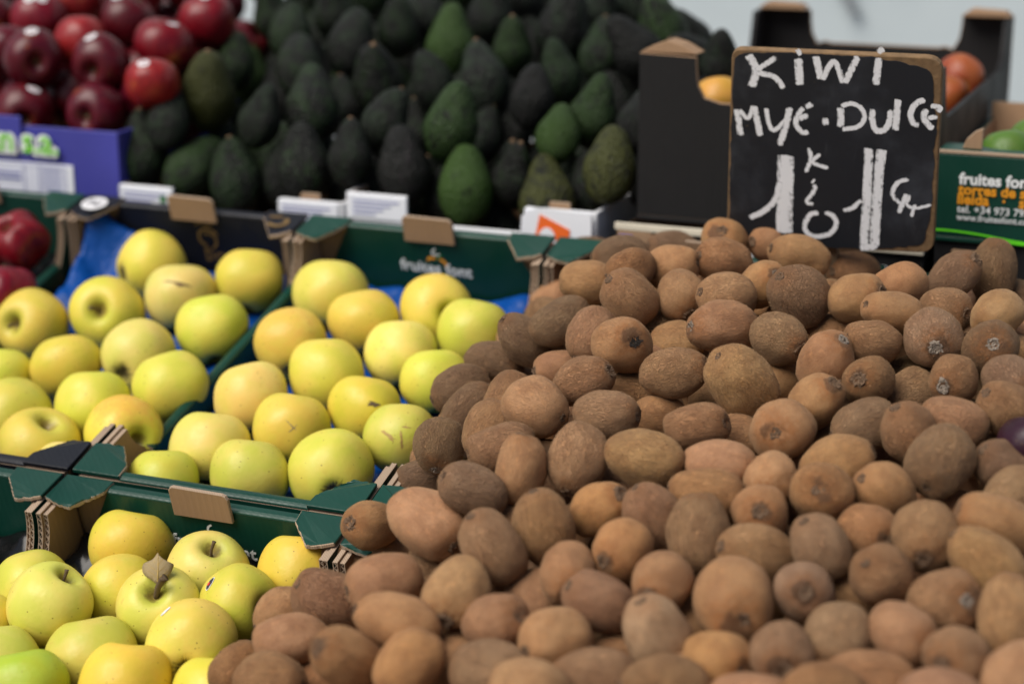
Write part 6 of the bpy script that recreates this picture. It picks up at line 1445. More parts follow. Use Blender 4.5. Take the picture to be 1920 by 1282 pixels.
MAT['print_gold'] = plain('gold_print', (.16, .095, .028), .5, .3, 50.)
MAT['print_orange'] = plain('orange_print', (.80, .33, .02), .45, .08)
MAT['print_leaf'] = plain('leaf_green_print', (.02, .16, .03), .45, .08)
MAT['print_lime'] = plain('lime_print', (.20, .62, .03), .45, .1)
MAT['print_glow'] = plain('bright_lime_print', (.14, .75, .02), .4, .1)
MAT['print_blue'] = plain('blue_form_print', (.16, .17, .40), .5, .1)
MAT['orange_label'] = plain('orange_label', (.80, .14, .02), .45, .06)
MAT['red_print'] = plain('red_print', (.6, .03, .02), .45, .06)
MAT['paper'] = plain('white_paper_label', (.76, .78, .83), .55, .05)
MAT['tagpaper'] = plain('grey_paper_tag', (.45, .46, .50), .6, .1)
MAT['wood'] = m_board('stall_wood', (.22, .15, .09), .75, .2, .1)
MAT['steel'] = plain('grey_painted_metal', (.22, .24, .26), .45, .1)
def m_chalk():
    m = NT('chalk'); co, cs = m.objco()
    e = m.n('Attribute', attribute_name='edge').outputs['Fac']
    a = m.noise(m.n('VectorMath', {0: cs, 1: (300., 90., 300.)}, operation='MULTIPLY').outputs[0], 1., 3., .7).outputs[0]
    b = m.noise(m.n('VectorMath', {0: cs, 1: (700., 700., 80.)}, operation='MULTIPLY').outputs[0], 1., 3., .65).outputs[0]
    c = m.noise(cs, 60., 2.).outputs[0]
    g = m.math('ADD', m.math('MULTIPLY', a, .45), m.math('ADD', m.math('MULTIPLY', b, .40), m.math('MULTIPLY', c, .25)))
    k = m.ss(m.math('ADD', g, m.math('MULTIPLY', m.math('SUBTRACT', e, .78), .75)), .40, .60)
    return m.out(Base_Color=m.mix(g, (.84, .86, .90), (.93, .94, .96)), Roughness=.95, Alpha=k, Specular_IOR_Level=.1)
MAT['chalk'] = m_chalk()
def m_slate():
    m = NT('chalkboard_paint'); co, cs = m.objco(False)
    a = m.noise(co, 9., 5., .65).outputs[0]; b = m.noise(co, 90., 3.).outputs[0]
    c = m.mix(m.math('MULTIPLY', m.ss(a, .45, .78), .8), (.008, .0105, .016), (.058, .066, .082))
    sm = m.noise(m.n('VectorMath', {0: co, 1: (26., 26., 7.)}, operation='MULTIPLY').outputs[0], 1., 5., .7, .8).outputs[0]
    c = m.mix(m.math('MULTIPLY', m.ss(sm, .58, .80), .35), c, (.13, .14, .155))
    c = m.mix(m.math('MULTIPLY', m.ss(b, .70, .78), .55), c, (.24, .17, .10))
    return m.out(Base_Color=c, Roughness=.62)
MAT['slate'] = m_slate()
MAT['worn'] = plain('worn_board_edge', (.19, .115, .055), .85, .6, 120., .001)
def m_wall():
    m = NT('pale_wall_paint'); co, cs = m.objco(False)
    a = m.noise(co, 1.1, 5., .6).outputs[0]; b = m.noise(co, 40., 3.).outputs[0]
    c = m.mix(m.ss(a, .3, .72), (.50, .57, .60), (.58, .645, .67))
    return m.out(Base_Color=c, Roughness=.7, Normal=m.bump(b, .001, .4))
MAT['wall'] = m_wall()
def m_asphalt():
    m = NT('grey_pavement'); co, cs = m.objco(False)
    a = m.noise(co, 1.4, 6., .65).outputs[0]; b = m.noise(co, 160., 2.).outputs[0]
    c = m.mix(a, (.10, .098, .095), (.19, .185, .18)); c = m.mix(m.ss(b, .5, .7), c, (.07, .07, .07))
    return m.out(Base_Color=c, Roughness=.9, Normal=m.bump(b, .002, .5))
MAT['pave'] = m_asphalt()
# ------------------------------------------------------------------ mesh helpers
def link(name, me, parent=None, mat=None, matrix=None):
    o = bpy.data.objects.new(name, me); COL.objects.link(o)
    if mat is not None and me is not None and not me.materials:
        for mm in (mat if isinstance(mat, (list, tuple)) else [mat]): me.materials.append(MAT[mm])
    if parent is not None: o.parent = parent
    if matrix is not None: o.matrix_local = matrix
    return o
def tag(o, label=None, cat=None, group=None, kind=None):
    if label: o['label'] = label
    if cat: o['category'] = cat
    if group: o['group'] = group
    if kind: o['kind'] = kind
    return o
def thing(name, label, cat, matrix, group=None):
    o = bpy.data.objects.new(name, None); COL.objects.link(o); o.empty_display_size = .05; o.matrix_world = matrix
    return tag(o, label, cat, group)
def mesh(name, vs, fs, smooth=False, mi=None):
    me = bpy.data.meshes.new(name); me.from_pydata([tuple(v) for v in vs], [], fs); me.update()
    if smooth: me.polygons.foreach_set('use_smooth', [True] * len(me.polygons))
    if mi: me.polygons.foreach_set('material_index', mi)
    return me
def join(parts):
    """parts: (verts, faces, material index)"""
    vs, fs, mi = [], [], []
    for v, f, m in parts:
        n = len(vs); vs += [tuple(p) for p in v]; fs += [tuple(i + n for i in q) for q in f]; mi += ([m] * len(f) if isinstance(m, int) else list(m))
    return vs, fs, mi
def box(x0, x1, y0, y1, z0, z1, m=0):
    v = [(x, y, z) for z in (z0, z1) for y in (y0, y1) for x in (x0, x1)]
    return v, [(0, 2, 3, 1), (4, 5, 7, 6), (0, 1, 5, 4), (2, 6, 7, 3), (0, 4, 6, 2), (1, 3, 7, 5)], m
def boxm(x0, x1, y0, y1, z0, z1, mb=0, mt=0, mf=0, mk=0, ml=0, mr=0):
    v, f, _ = box(x0, x1, y0, y1, z0, z1); return v, f, [mb, mt, mf, mk, ml, mr]
def prism(poly, a0, a1, axis, m0=0, m1=0, ms=0, ch=0.):
    """poly in the two other axes, extruded from a0 to a1; m0/m1 end faces, ms sides"""
    def p(u, v, a): return (a, u, v) if axis == 'x' else ((u, a, v) if axis == 'y' else (u, v, a))
    n = len(poly); vs = [p(u, v, a0) for u, v in poly] + [p(u, v, a1) for u, v in poly]
    area = sum(poly[i][0] * poly[(i + 1) % n][1] - poly[(i + 1) % n][0] * poly[i][1] for i in range(n))
    flip = (area > 0) ^ (axis == 'y')
    f0, f1 = tuple(range(n)), tuple(range(n, 2 * n))
    fs = [f0[::-1] if flip else f0, f1 if flip else f1[::-1]]
    for i in range(n):
        j = (i + 1) % n; q = (i, j, j + n, i + n); fs.append(q if flip else q[::-1])
    return vs, fs, [m0, m1] + [ms] * n
def ribbon(pts, w, y, closed=False):
    """flat stroke in the x-z plane, facing -y"""
    n = len(pts); L, Rr = [], []
    for i, p in enumerate(pts):
        a = Vector(pts[max(0, i - 1)]); b = Vector(pts[min(n - 1, i + 1)]); d = (b - a).normalized() if (b - a).length else Vector((1, 0))
        q = Vector((-d.y, d.x)) * w / 2; p = Vector(p); L.append(p + q); Rr.append(p - q)
    vs = [(p.x, y, p.y) for p in L] + [(p.x, y, p.y) for p in Rr]
    return vs, [(i, i + n, i + 1 + n, i + 1) for i in range(n - 1)], 0
def smooth_line(pts, k=6):
    """Catmull-Rom through the points"""
    P = [Vector(p) for p in pts]
    if len(P) < 3: return [P[0].lerp(P[1], i / k) for i in range(k + 1)]
    P = [2 * P[0] - P[1]] + P + [2 * P[-1] - P[-2]]; o = []
    for i in range(1, len(P) - 2):
        for j in range(k):
            t = j / k; a, b, c, d = P[i - 1:i + 3]
            o.append(.5 * ((2 * b) + (c - a) * t + (2 * a - 5 * b + 4 * c - d) * t * t + (3 * b - a - 3 * c + d) * t ** 3))
    return o + [P[-2]]
def tube(pts, rs, seg=8):
    vs, fs = [], []; n = len(pts); P = [Vector(p) for p in pts]
    for i in range(n):
        d = (P[min(n - 1, i + 1)] - P[max(0, i - 1)]).normalized(); a = d.orthogonal().normalized(); b = d.cross(a)
        for k in range(seg):
            t = 2 * math.pi * k / seg; vs.append(P[i] + rs[i] * (math.cos(t) * a + math.sin(t) * b))
    for i in range(n - 1):
        for k in range(seg): fs.append((i * seg + k, i * seg + (k + 1) % seg, (i + 1) * seg + (k + 1) % seg, (i + 1) * seg + k))
    fs += [tuple(range(seg))[::-1], tuple(range((n - 1) * seg, n * seg))]
    return vs, fs, 0
def bevel(o, w=.0008, seg=1):
    md = o.modifiers.new('bevel', 'BEVEL'); md.width = w; md.segments = seg; md.limit_method = 'ANGLE'; md.angle_limit = R_(40)
    return o
def text_mesh(name, s, size, weight=0., flat=.0003):
    cu = bpy.data.curves.new(name, 'FONT'); cu.body = s; cu.size = size; cu.extrude = flat; cu.offset = weight; cu.resolution_u = 3
    o = bpy.data.objects.new(name, cu); COL.objects.link(o)
    bpy.context.view_layer.update()
    me = bpy.data.meshes.new_from_object(o.evaluated_get(bpy.context.evaluated_depsgraph_get()))
    bpy.data.objects.remove(o); me.name = name; me.materials.clear(); return me
UPRIGHT = Matrix.Rotation(R_(90), 4, 'X')      # text lying in x-y stood up to face -y
def lettering(s, parent, x, y, z, width, mat, weight=0., rot=0.):
    me = text_mesh('lettering', s, .02, weight)
    xs = [v.co.x for v in me.vertices]; k = width / (max(xs) - min(xs)); x0 = min(xs)
    for v in me.vertices: v.co.x = (v.co.x - x0) * k; v.co.y *= k
    return link('lettering', me, parent, mat, T(x, y, z) @ Matrix.Rotation(R_(rot), 4, 'Y') @ UPRIGHT)
# ------------------------------------------------------------------ fruit shapes
def revolve(prof, seg, warp=None):
    """prof: (r, z) from the top pole to the bottom pole, both poles r = 0"""
    vs = [(0, 0, prof[0][1])]; fs = []
    for r, z in prof[1:-1]:
        for k in range(seg): t = 2 * math.pi * k / seg; vs.append((r * math.cos(t), r * math.sin(t), z))
    vs.append((0, 0, prof[-1][1])); m = len(prof) - 2
    for k in range(seg): fs.append((0, 1 + k, 1 + (k + 1) % seg))
    for i in range(m - 1):
        for k in range(seg): a = 1 + i * seg; fs.append((a + k, a + seg + k, a + seg + (k + 1) % seg, a + (k + 1) % seg))
    a = 1 + (m - 1) * seg
    for k in range(seg): fs.append((len(vs) - 1, a + (k + 1) % seg, a + k))
    if warp: vs = [warp(Vector(v)) for v in vs]
    return vs, fs
def kiwi_mesh(i):
    rnd = random.Random(100 + i); prof = []; ex_ = rnd.uniform(.76, .90)
    for k in range(33):
        t = math.pi * k / 32; r, z = math.sin(t), math.cos(t)
        r = r ** ex_ if 0 < k < 32 else 0.
        z -= .055 * math.exp(-(r / .16) ** 2) * (1 if z > 0 else -.6)
        prof.append((r, z))
    off = Vector((rnd.uniform(0, 90), rnd.uniform(0, 90), 3)); fl = rnd.uniform(.93, 1.0); tp = rnd.uniform(-.07, .09); bend = rnd.uniform(-.05, .05)
    def warp(v):
        k = 1 + .10 * noise.noise(v * 1.1 + off) + .03 * noise.noise(v * 2.6 + off)
        s = 1 + tp * v.z
        return Vector((v.x * k * s * fl + bend * (1 - v.z * v.z), v.y * k * s, v.z * k))
    vs, fs = revolve(prof, 44, warp); return mesh('kiwi', vs, fs, True)
def apple_mesh(i, red=False, lobed=1.):
    rnd = random.Random(300 + i); prof = []; tall = rnd.uniform(.93, 1.03) if not red else rnd.uniform(.92, 1.0)
    for k in range(45):
        t = math.pi * k / 44
        rr = math.sin(t) ** .86 if 0 < k < 44 else 0.; z = math.cos(t) * tall
        rr *= 1 - (.10 if not red else .16) * max(0, -math.cos(t)) ** 1.5 + .03 * max(0, math.cos(t))
        z -= .46 * math.exp(-(rr / .24) ** 1.5) if z > 0 else 0
        if z < 0: z += .20 * math.exp(-(rr / .24) ** 1.7)
        prof.append((rr, z))
    off = Vector((rnd.uniform(0, 90), 7, rnd.uniform(0, 90))); ph = rnd.uniform(0, 6); sk = rnd.uniform(-.09, .09); lob = rnd.uniform(.012, .03) * (1.8 if red else 1)
    def warp(v):
        a = math.atan2(v.y, v.x); r = math.hypot(v.x, v.y)
        k = 1 + lob * lobed * math.cos(5 * a + ph) * (max(0, .25 - .75 * v.z) + (max(0, .5 + .5 * v.z) if lobed > 1 else 0)) * r + .085 * noise.noise(v * .9 + off) * r
        return Vector((v.x * k, v.y * k, v.z * (1 + .03 * math.cos(2 * a)) + sk * v.x * r))
    vs, fs = revolve(prof, 48, warp); return mesh('apple', vs, fs, True)
def avo_mesh(i):
    rnd = random.Random(500 + i); prof = []; neck = rnd.uniform(.16, .40)
    for k in range(37):
        t = math.pi * k / 36; z = math.cos(t); r = math.sin(t) if 0 < k < 36 else 0.
        r *= 1 - neck * (.5 + .5 * math.tanh((z - .15) * 3.2)) ; r *= 1.03
        prof.append((r, z))
    off = Vector((rnd.uniform(0, 90), 3, rnd.uniform(0, 90))); b = rnd.uniform(-.14, .14)
    def warp(v):
        k = 1 + .05 * noise.noise(v * 1.4 + off) + .012 * noise.noise(v * 9 + off)
        return Vector((v.x * k + b * v.z * abs(v.z) * .8, v.y * k, v.z * k))
    vs, fs = revolve(prof, 36, warp); return mesh('avocado', vs, fs, True)
KM = [kiwi_mesh(i) for i in range(14)]; AM = [apple_mesh(i) for i in range(7)]; RM = [apple_mesh(20 + i, True) for i in range(4)]; LM = [apple_mesh(40 + i, True, 3.2) for i in range(3)]; VM = [avo_mesh(i) for i in range(7)]
for ms, k in ((KM, 'kiwi'), (AM, 'apple'), (RM, 'red'), (LM, 'red'), (VM, 'avo')):
    for me in ms: me.materials.append(MAT[k])
def orient(pos, ax, spin, sx, sy, sz, ref=None):
    z = Vector(ax).normalized(); x = (ref if ref is not None else Vector((.3, .2, .9))).cross(z)
    if x.length < 1e-3: x = Vector((1, 0, 0)).cross(z)
    x.normalize(); y = z.cross(x); m = frame(Vector(pos), x, y, z)
    return m @ Matrix.Rotation(spin, 4, 'Z') @ Matrix.Diagonal((sx, sy, sz, 1))
# scars: a sunken ring with ragged flakes standing on it
def scar_mesh(i, kind):
    rnd = random.Random(900 + i); vs, fs = [], []
    prof = [(0, .10), (.22, .16), (.42, .05), (.62, .30), (.85, .26), (1.05, -.12), (0, -.3)]
    v, f = revolve(prof, 20, lambda v: Vector((v.x, v.y, v.z)) * (1 + .42 * noise.noise(v * 2.6 + Vector((i * 7, 0, 0)))) + Vector((0, 0, .22 * noise.noise(v * 4 + Vector((0, i * 5, 0)))))); P = [(v, f, 0)]
    for k in range(9 if kind != 'k' else 12):
        a = rnd.uniform(0, 6.28); r = rnd.uniform(.1, .7 if kind != 'k' else .85); l = rnd.uniform(.25, .6); h = rnd.uniform(.2, .55)
        c = Vector((r * math.cos(a), r * math.sin(a), .05)); d = Vector((math.cos(a + rnd.uniform(-1, 1)), math.sin(a + rnd.uniform(-1, 1)), 0)); s = Vector((-d.y, d.x, 0))
        q = [c - s * .16, c + s * .16, c + d * l + s * .09 + Vector((0, 0, h)), c + d * l * .9 - s * .10 + Vector((0, 0, h * .8)), c + Vector((0, 0, -.05)) + d * .1]
        P.append(([*q, *(p + Vector((0, 0, .07)) for p in q)], [(0, 1, 2, 3), (8, 7, 6, 5), (0, 3, 8, 5), (1, 0, 5, 6), (2, 1, 6, 7), (3, 2, 7, 8)], 0))
    if kind == 'n': P.append(tube([(0, 0, 0), (.1, .05, .5), (.35, .1, .9), (.5, 0, 1.1)], [.22, .16, .12, .08], 6))
    vs, fs, mi = join(P); me = mesh('stem_scar', vs, fs); me.materials.append(MAT[{'s': 'scar', 'p': 'papery', 'n': 'papery', 'k': 'blackscar'}[kind]]); return me
SCAR = {k: [scar_mesh(i + 10 * j, k) for i in range(4)] for j, k in enumerate('spnk')}
# ------------------------------------------------------------------ setting
def ground():
    n = 24; vs, fs = [], []; S = 120
    for j in range(n + 1):
        for i in range(n + 1): vs.append((-S + 2 * S * i / n, -S + 2 * S * j / n, 0))
    for j in range(n):
        for i in range(n): a = j * (n + 1) + i; fs.append((a, a + 1, a + n + 2, a + n + 1))
    tag(link('pavement', mesh('pavement', vs, fs), None, 'pave'), kind='structure')
ground()
WALL_D = 1.9
wall = thing('wall', 'pale blue-grey painted wall behind the fruit stall', 'wall', LEVEL @ T(0, WALL_D, 0))
zb = -O3.z
v_, f_, m_ = join([box(-6, 6, 0, .25, zb, zb + 4.2)])
link('wall_face', mesh('wall_face', v_, f_), wall, 'wall')
v_, f_, m_ = join([box(-6, 6, -.012, -.001, zb, zb + .14)])
link('skirting', mesh('skirting', v_, f_), wall, 'steel')
# thin grey angled shape on the wall, upper right
br = thing('wall_shape', 'faint grey angled shape on the pale wall at the top right', 'bracket', LEVEL @ T(.16, WALL_D - .012, .07))
v_, f_, m_ = join([prism([(.0, .06), (.075, .19), (.10, .19), (.022, .055)], -.012, 0, 'y'), prism([(.0, .06), (.022, .055), (.06, -.01), (.045, -.015)], -.012, -.001, 'y')])
link('arm', mesh('arm', v_, f_), br, 'steel')
v_, f_, m_ = join([box(.10, .15, -.014, -.001, .10, .16)])
link('plate', mesh('plate', v_, f_), br, 'steel')
# the stall itself
stall = thing('market_stall', 'sloping wooden market stall carrying all the fruit crates', 'stall', TILT @ T(0, 0, -.118))
v_, f_, m_ = join([box(-1.1, 1.5, -.62, .505, -.03, -.001)]); link('sloping_board', mesh('sloping_board', v_, f_), stall, 'wood')
inv = (TILT @ T(0, 0, -.118)).inverted() @ LEVEL
v_, f_, m_ = join([box(-1.1, 1.5, .002, .75, -.13, -.1005)]); link('back_shelf', mesh('back_shelf', v_, f_), stall, 'wood', inv)
for lx, ly in ((-1.0, -.45), (1.4, -.45), (-1.0, .7), (1.4, .7)):
    v_, f_, m_ = join([box(lx - .03, lx + .03, ly - .03, ly + .03, zb + .002, -.131 if ly > 0 else -.33)]); link('leg', mesh('leg', v_, f_), stall, 'wood', inv)
# ------------------------------------------------------------------ crates on the slope
PW = .3035; CW = .2985; CL = .508; CH = .116
def flute(x0, x1, y0, yfun, z0, z1, pitch=.0052, m=1):
    """zig-zag medium between two liners; the front end follows yfun(z)"""
    n = int((z1 - z0) / pitch * 4); vs, fs = [], []
    for i in range(n + 1):
        z = z0 + (z1 - z0) * i / n; ph = (i % 4); x = x0 + (x1 - x0) * (0, .5, 1, .5)[ph]
        vs += [(x, y0, z), (x, yfun(z), z), (x + .0005, yfun(z), z), (x + .0005, y0, z)]
    for i in range(n):
        a = 4 * i
        for k in range(4): fs.append((a + k, a + (k + 1) % 4, a + 4 + (k + 1) % 4, a + 4 + k))
    return vs, fs, m
def crate(u, v, label, mat='green', group='open cardboard crates on the sloping display', logo=None, flapbend=0.):
    t = thing('cardboard_crate', label, 'crate', TILT @ T(u + (PW - CW) / 2, v + .004, 0), group)
    W, L, H = CW, CL, CH; low = -.088 if mat == 'navy' else (-.045 if (u == 0 and v == 0) else -.052); PM = [mat, 'kraft', 'kraft_edge']
    def part(name, P, mats=PM, parent=t, bev=0.):
        vs, fs, mi = join(P); o = link(name, mesh(name, vs, fs, False, mi), parent, mats)
        return bevel(o, bev) if bev else o
    part('base', [boxm(.001, W - .001, .001, L - .001, -H, -H + .005, 0, 1, 2, 2, 2, 2)])
    for back in (True, False):
        fy = (lambda y: L - y) if back else (lambda y: y)
        def yb(a, b): return (min(fy(a), fy(b)), max(fy(a), fy(b)))
        y0, y1 = yb(.0, .006)
        wl = part('end_wall', [boxm(.006, W - .006, y0, y1, -H + .0055, -.002, 2, 2, 1 if back else 0, 0 if back else 1, 2, 2)])
        y0, y1 = yb(.0072, .0122)
        poly = [(.05, -.001), (W - .05, -.001), (W - .019, -.056), (W - .019, -H + .012), (.019, -H + .012), (.019, -.056)]
        fp = part('printed_flap', [prism(poly, y0, y1, 'y', 0, 0, 2)], parent=wl)
        # rounded fold along the rim, pale where the print has cracked
        prof = [(fy(.0125 * (.5 - .5 * math.cos(math.pi * k / 8))), -.0005 + .0032 * math.sin(math.pi * k / 8)) for k in range(9)]
        part('rim_fold', [prism(prof, .0502, W - .0502, 'x', 2, 2, 0)])
        if back:
            tw = .0305; c = W / 2 + .004
            poly = [(c - tw, -.009), (c + tw, -.009), (c + tw, .017), (c + tw - .002, .0205), (c + tw - .005, .022), (c - tw + .005, .023), (c - tw + .002, .0215), (c - tw, .018)]
            part('stacking_tab', [prism(poly, L - .0175, L - .0135, 'y', 1, 1, 2)], bev=.0006)
        flapz = [(0, .0), (.0, .037), (.012, .040), (.027, .042), (.050, .0165), (.0515, .0)]
        for side in (0, 1):
            fx = (lambda x: x) if side == 0 else (lambda x: W - x)
            rnd = random.Random(int(u * 977 + v * 313) + side * 5 + back * 3)
            # corner flap: board with a printed top, sagging a little at its free edge
            kf = 1.16 if v == 0 else 1.; n = len(flapz); dz = [0, .001, -.0015 - flapbend * .5, -.003 - flapbend, -.0005, 0]; th = .0042
            fz = [(a, b * kf if b > .02 else b) for a, b in flapz]; vs = [(fx(a), fy(b), .0007 + d) for (a, b), d in zip(fz, dz)] + [(fx(a), fy(b), .0007 + th + d) for (a, b), d in zip(fz, dz)]
            ok = (side == 0) ^ back
            jag, dj = [], []
            for i in range(n):
                a, b = Vector(fz[i]), Vector(fz[(i + 1) % n]); m_n = 1 if i in (0, n - 1, n - 2) else max(1, int((b - a).length / .0022))
                for q in range(m_n):
                    p = a.lerp(b, q / m_n); jt = .0 if (q == 0 and i in (0, n - 1, n - 2)) else .0006
                    jag.append((p.x + rnd.uniform(-jt, jt), p.y + rnd.uniform(-jt, jt))); dj.append(dz[i] + (dz[(i + 1) % n] - dz[i]) * q / m_n + rnd.uniform(-jt, jt) * .5)
            free = [i for i in range(len(jag)) if i > 0 and min(jag[i]) > -1 and not (jag[i][0] <= .0011 and jag[(i + 1) % len(jag)][0] <= .0011) and i < len(jag) - 1]
            n = len(jag); vs = [(fx(a), fy(b), .0007 + d) for (a, b), d in zip(jag, dj)] + [(fx(a), fy(b), .0007 + th + d) for (a, b), d in zip(jag, dj)]
            f0 = tuple(range(n)); f1 = tuple(range(n, 2 * n))
            fs = [f0[::-1] if ok else f0, f1 if ok else f1[::-1]] + [((i, (i + 1) % n, (i + 1) % n + n, i + n) if ok else (i + n, (i + 1) % n + n, (i + 1) % n, i)) for i in range(n)]
            mi = [1, 0] + [2 if i in free else 0 for i in range(n)]
            part('corner_flap', [(vs, fs, mi)], bev=.0007)
            # corner post: two fluted boards with a gap, cut back in a slope at the free end
            P = []
            pl = .052 if back else .080
            slope = lambda k: (lambda z: fy(pl + k + (.026 * min(1, max(0, -z / -low)) ** 2)))
            for (a, b, k, top) in ((.0, .0048, .003, -.0005), (.0050, .0100, .0, -.0030)):
                yf = slope(k); zs = [top - (top - low) * i / 8 for i in range(9)] + [-H + .0055]
                for (p, q, mo) in ((a, a + .0007, 0 if a == 0 else 1), (b - .0007, b, 1)):
                    vs = []; 
                    for z in zs:
                        for xx in (p, q): vs += [(fx(xx), fy(.0125 if a else .0065), z), (fx(xx), yf(z), z)]
                    fs = []
                    for i in range(len(zs) - 1):
                        o = 4 * i
                        for e0, e1 in ((0, 1), (2, 3), (1, 3), (0, 2)): fs.append((o + e0, o + e1, o + 4 + e1, o + 4 + e0))
                    fs.append((0, 1, 3, 2))
                    P.append((vs, fs, [2 if (i % 4 == 2) else mo for i in range(len(fs) - 1)] + [2]))
                x0, x1 = sorted((fx(a + .0007), fx(b - .0012)))
                ya, yb_ = sorted((fy(.0135), yf(top))); P.append(box(x0 - .0004, x1 + .0009, ya, yb_ - .0005, top - .0006, top + .0002, 2))
                P.append(flute(x0, x1, fy(.0135), yf, low, top - .0004, .0056, 2))
            part('corner_post', P)
    for side in (0, 1):
        fx = (lambda x: x) if side == 0 else (lambda x: W - x)
        x0, x1 = sorted((fx(.001), fx(.0056)))
        sw = part('side_wall', [boxm(x0, x1, .013, L - .013, -H + .0055, low, 2, 2, 2, 2, 0 if side == 0 else 1, 1 if side == 0 else 0)])
        prof = [(fx(.0 + .0125 * (.5 - .5 * math.cos(math.pi * k / 8))), low - .0015 + .005 * math.sin(math.pi * k / 8)) for k in range(9)]
        prof = [(fx(.0006), low - .02)] + prof + [(fx(.0125), low - .042)]
        part('side_fold', [prism(prof, .108, L - .080, 'y', 2, 2, 0)], parent=sw)
    if logo == 'text':
        y = L - .0126; ph = t.children[-1]
        fl = [c for c in t.children_recursive if c.name.startswith('printed_flap')][0]
        lettering('fruites font', fl, .110, y, -.0485, .088, 'print_white', .00025, 2.)
        emblem(fl, .158, y, -.035)
    return t
def emblem(parent, x, y, z, k=1.):
    a = [ribbon([(x + dx * k, z + dz * k) for dx, dz in smooth_line([(-.001, .017), (-.0048, .014), (-.0052, .0095), (.0035, .0095)])], .0021 * k, y - .0002)]
    v, f, m = join(a); link('emblem', mesh('emblem', v, f), parent, 'print_white')
    b = [ribbon([(x + dx * k, z + dz * k) for dx, dz in smooth_line(q)], .0034 * k, y - .0002) for q in ([(-.0125, .001), (-.010, .0042), (-.0055, .0048), (-.0030, .0035)], [(.0022, .0035), (.0062, .0020), (.0092, -.0018), (.0105, -.0065)])]
    v, f, m = join(b); link('emblem', mesh('emblem', v, f), parent, 'print_orange')
    c = [ribbon([(x + dx * k, z + dz * k) for dx, dz in smooth_line([(-.001, .0028), (.002, .0066), (.0058, .0100)])], .0024 * k, y - .0004)]
    v, f, m = join(c); link('emblem', mesh('emblem', v, f), parent, 'print_leaf')
c_ml0 = crate(-2 * PW, 0, 'green crate of large crimson apples at the left edge')
c_ml = crate(-PW, 0, 'dark navy crate with a gold crest and blue liner, full of yellow apples', 'navy', flapbend=.002)
c_mr = crate(0, 0, 'green crate of yellow apples with blue liner and clear white lettering on its back', logo='text')
c_k1 = crate(PW, 0, 'green crate buried under the kiwi heap, just right of the blue-lined apples')
c_k2 = crate(2 * PW, 0, 'green crate buried under the right half of the kiwi heap, below the price board')
c_f2 = crate(-PW, -RL, 'green crate at the bottom left corner, showing only its black insert')
c_f = crate(0, -RL, 'front green crate of speckled yellow apples with black plastic insert', logo='text')
c_k3 = crate(PW, -RL, 'front green crate under the kiwis, beside the speckled apples')
c_k4 = crate(2 * PW, -RL, 'front right green crate under the kiwis')
# gold crest on the navy crate
fl = [c for c in c_ml.children_recursive if c.name.startswith('printed_flap')][0]
def arc(cx, cz, r, a0, a1, n=14, sq=1.): return [(cx + r * math.cos(R_(a0 + (a1 - a0) * i / n)), cz + sq * r * math.sin(R_(a0 + (a1 - a0) * i / n))) for i in range(n + 1)]
P = [ribbon(arc(.165, -.032, .013, 20, 250, sq=.9), .0030, CL - .0128), ribbon(arc(.165, -.036, .010, -70, 120), .0026, CL - .0128), ribbon([(.150, -.016), (.158, -.012), (.166, -.016), (.174, -.013)], .0028, CL - .0128),
     ribbon([(.158, -.046), (.158, -.064)], .003, CL - .0128), ribbon(arc(.158, -.055, .008, -90, 90), .0026, CL - .0128), ribbon(arc(.177, -.058, .006, 0, 340), .0024, CL - .0128), ribbon([(.1835, -.052), (.1835, -.065)], .0024, CL - .0128)]
v_, f_, m_ = join(P); link('crest', mesh('crest', v_, f_), fl, 'print_gold')
cf = [c for c in c_ml.children if c.name.startswith('corner_flap')]
P = [ribbon(arc(0, 0, .011, 200, 420, sq=.8), .006, 0), ribbon([(-.016, .010), (.0, .012)], .004, 0)]
v_, f_, m_ = join(P); link('crest', mesh('crest', v_, f_), cf[1], 'print_gold', T(CW - .026, CL - .026, .0062) @ Matrix.Rotation(R_(-90), 4, 'X'))
# oval size sticker on the navy crate's corner
st = thing('oval_sticker', 'white oval sticker with handwriting on the navy crate corner', 'sticker', TILT @ T(-PW + .026, .488, .0068) @ Matrix.Rotation(R_(-6), 4, 'Z'))
v_, f_, m_ = join([prism([(.0165 * math.cos(a * math.pi / 12), .0145 * math.sin(a * math.pi / 12)) for a in range(24)], 0, .0006, 'z')])
link('paper', mesh('paper', v_, f_), st, 'sticker')
P = [ribbon(smooth_line(q), .0014, 0) for q in ([(-.010, .004), (-.007, .006), (-.005, .003), (-.010, -.004), (-.004, -.004)], [(0, .005), (-.002, 0), (0, -.004), (.002, 0), (0, .005)], [(.004, .004), (.007, .006), (.009, .003), (.004, -.004), (.010, -.004)])]
v_, f_, m_ = join(P); link('handwriting', mesh('handwriting', v_, f_), st, 'ink', T(0, 0, .0012) @ Matrix.Rotation(R_(-90), 4, 'X'))
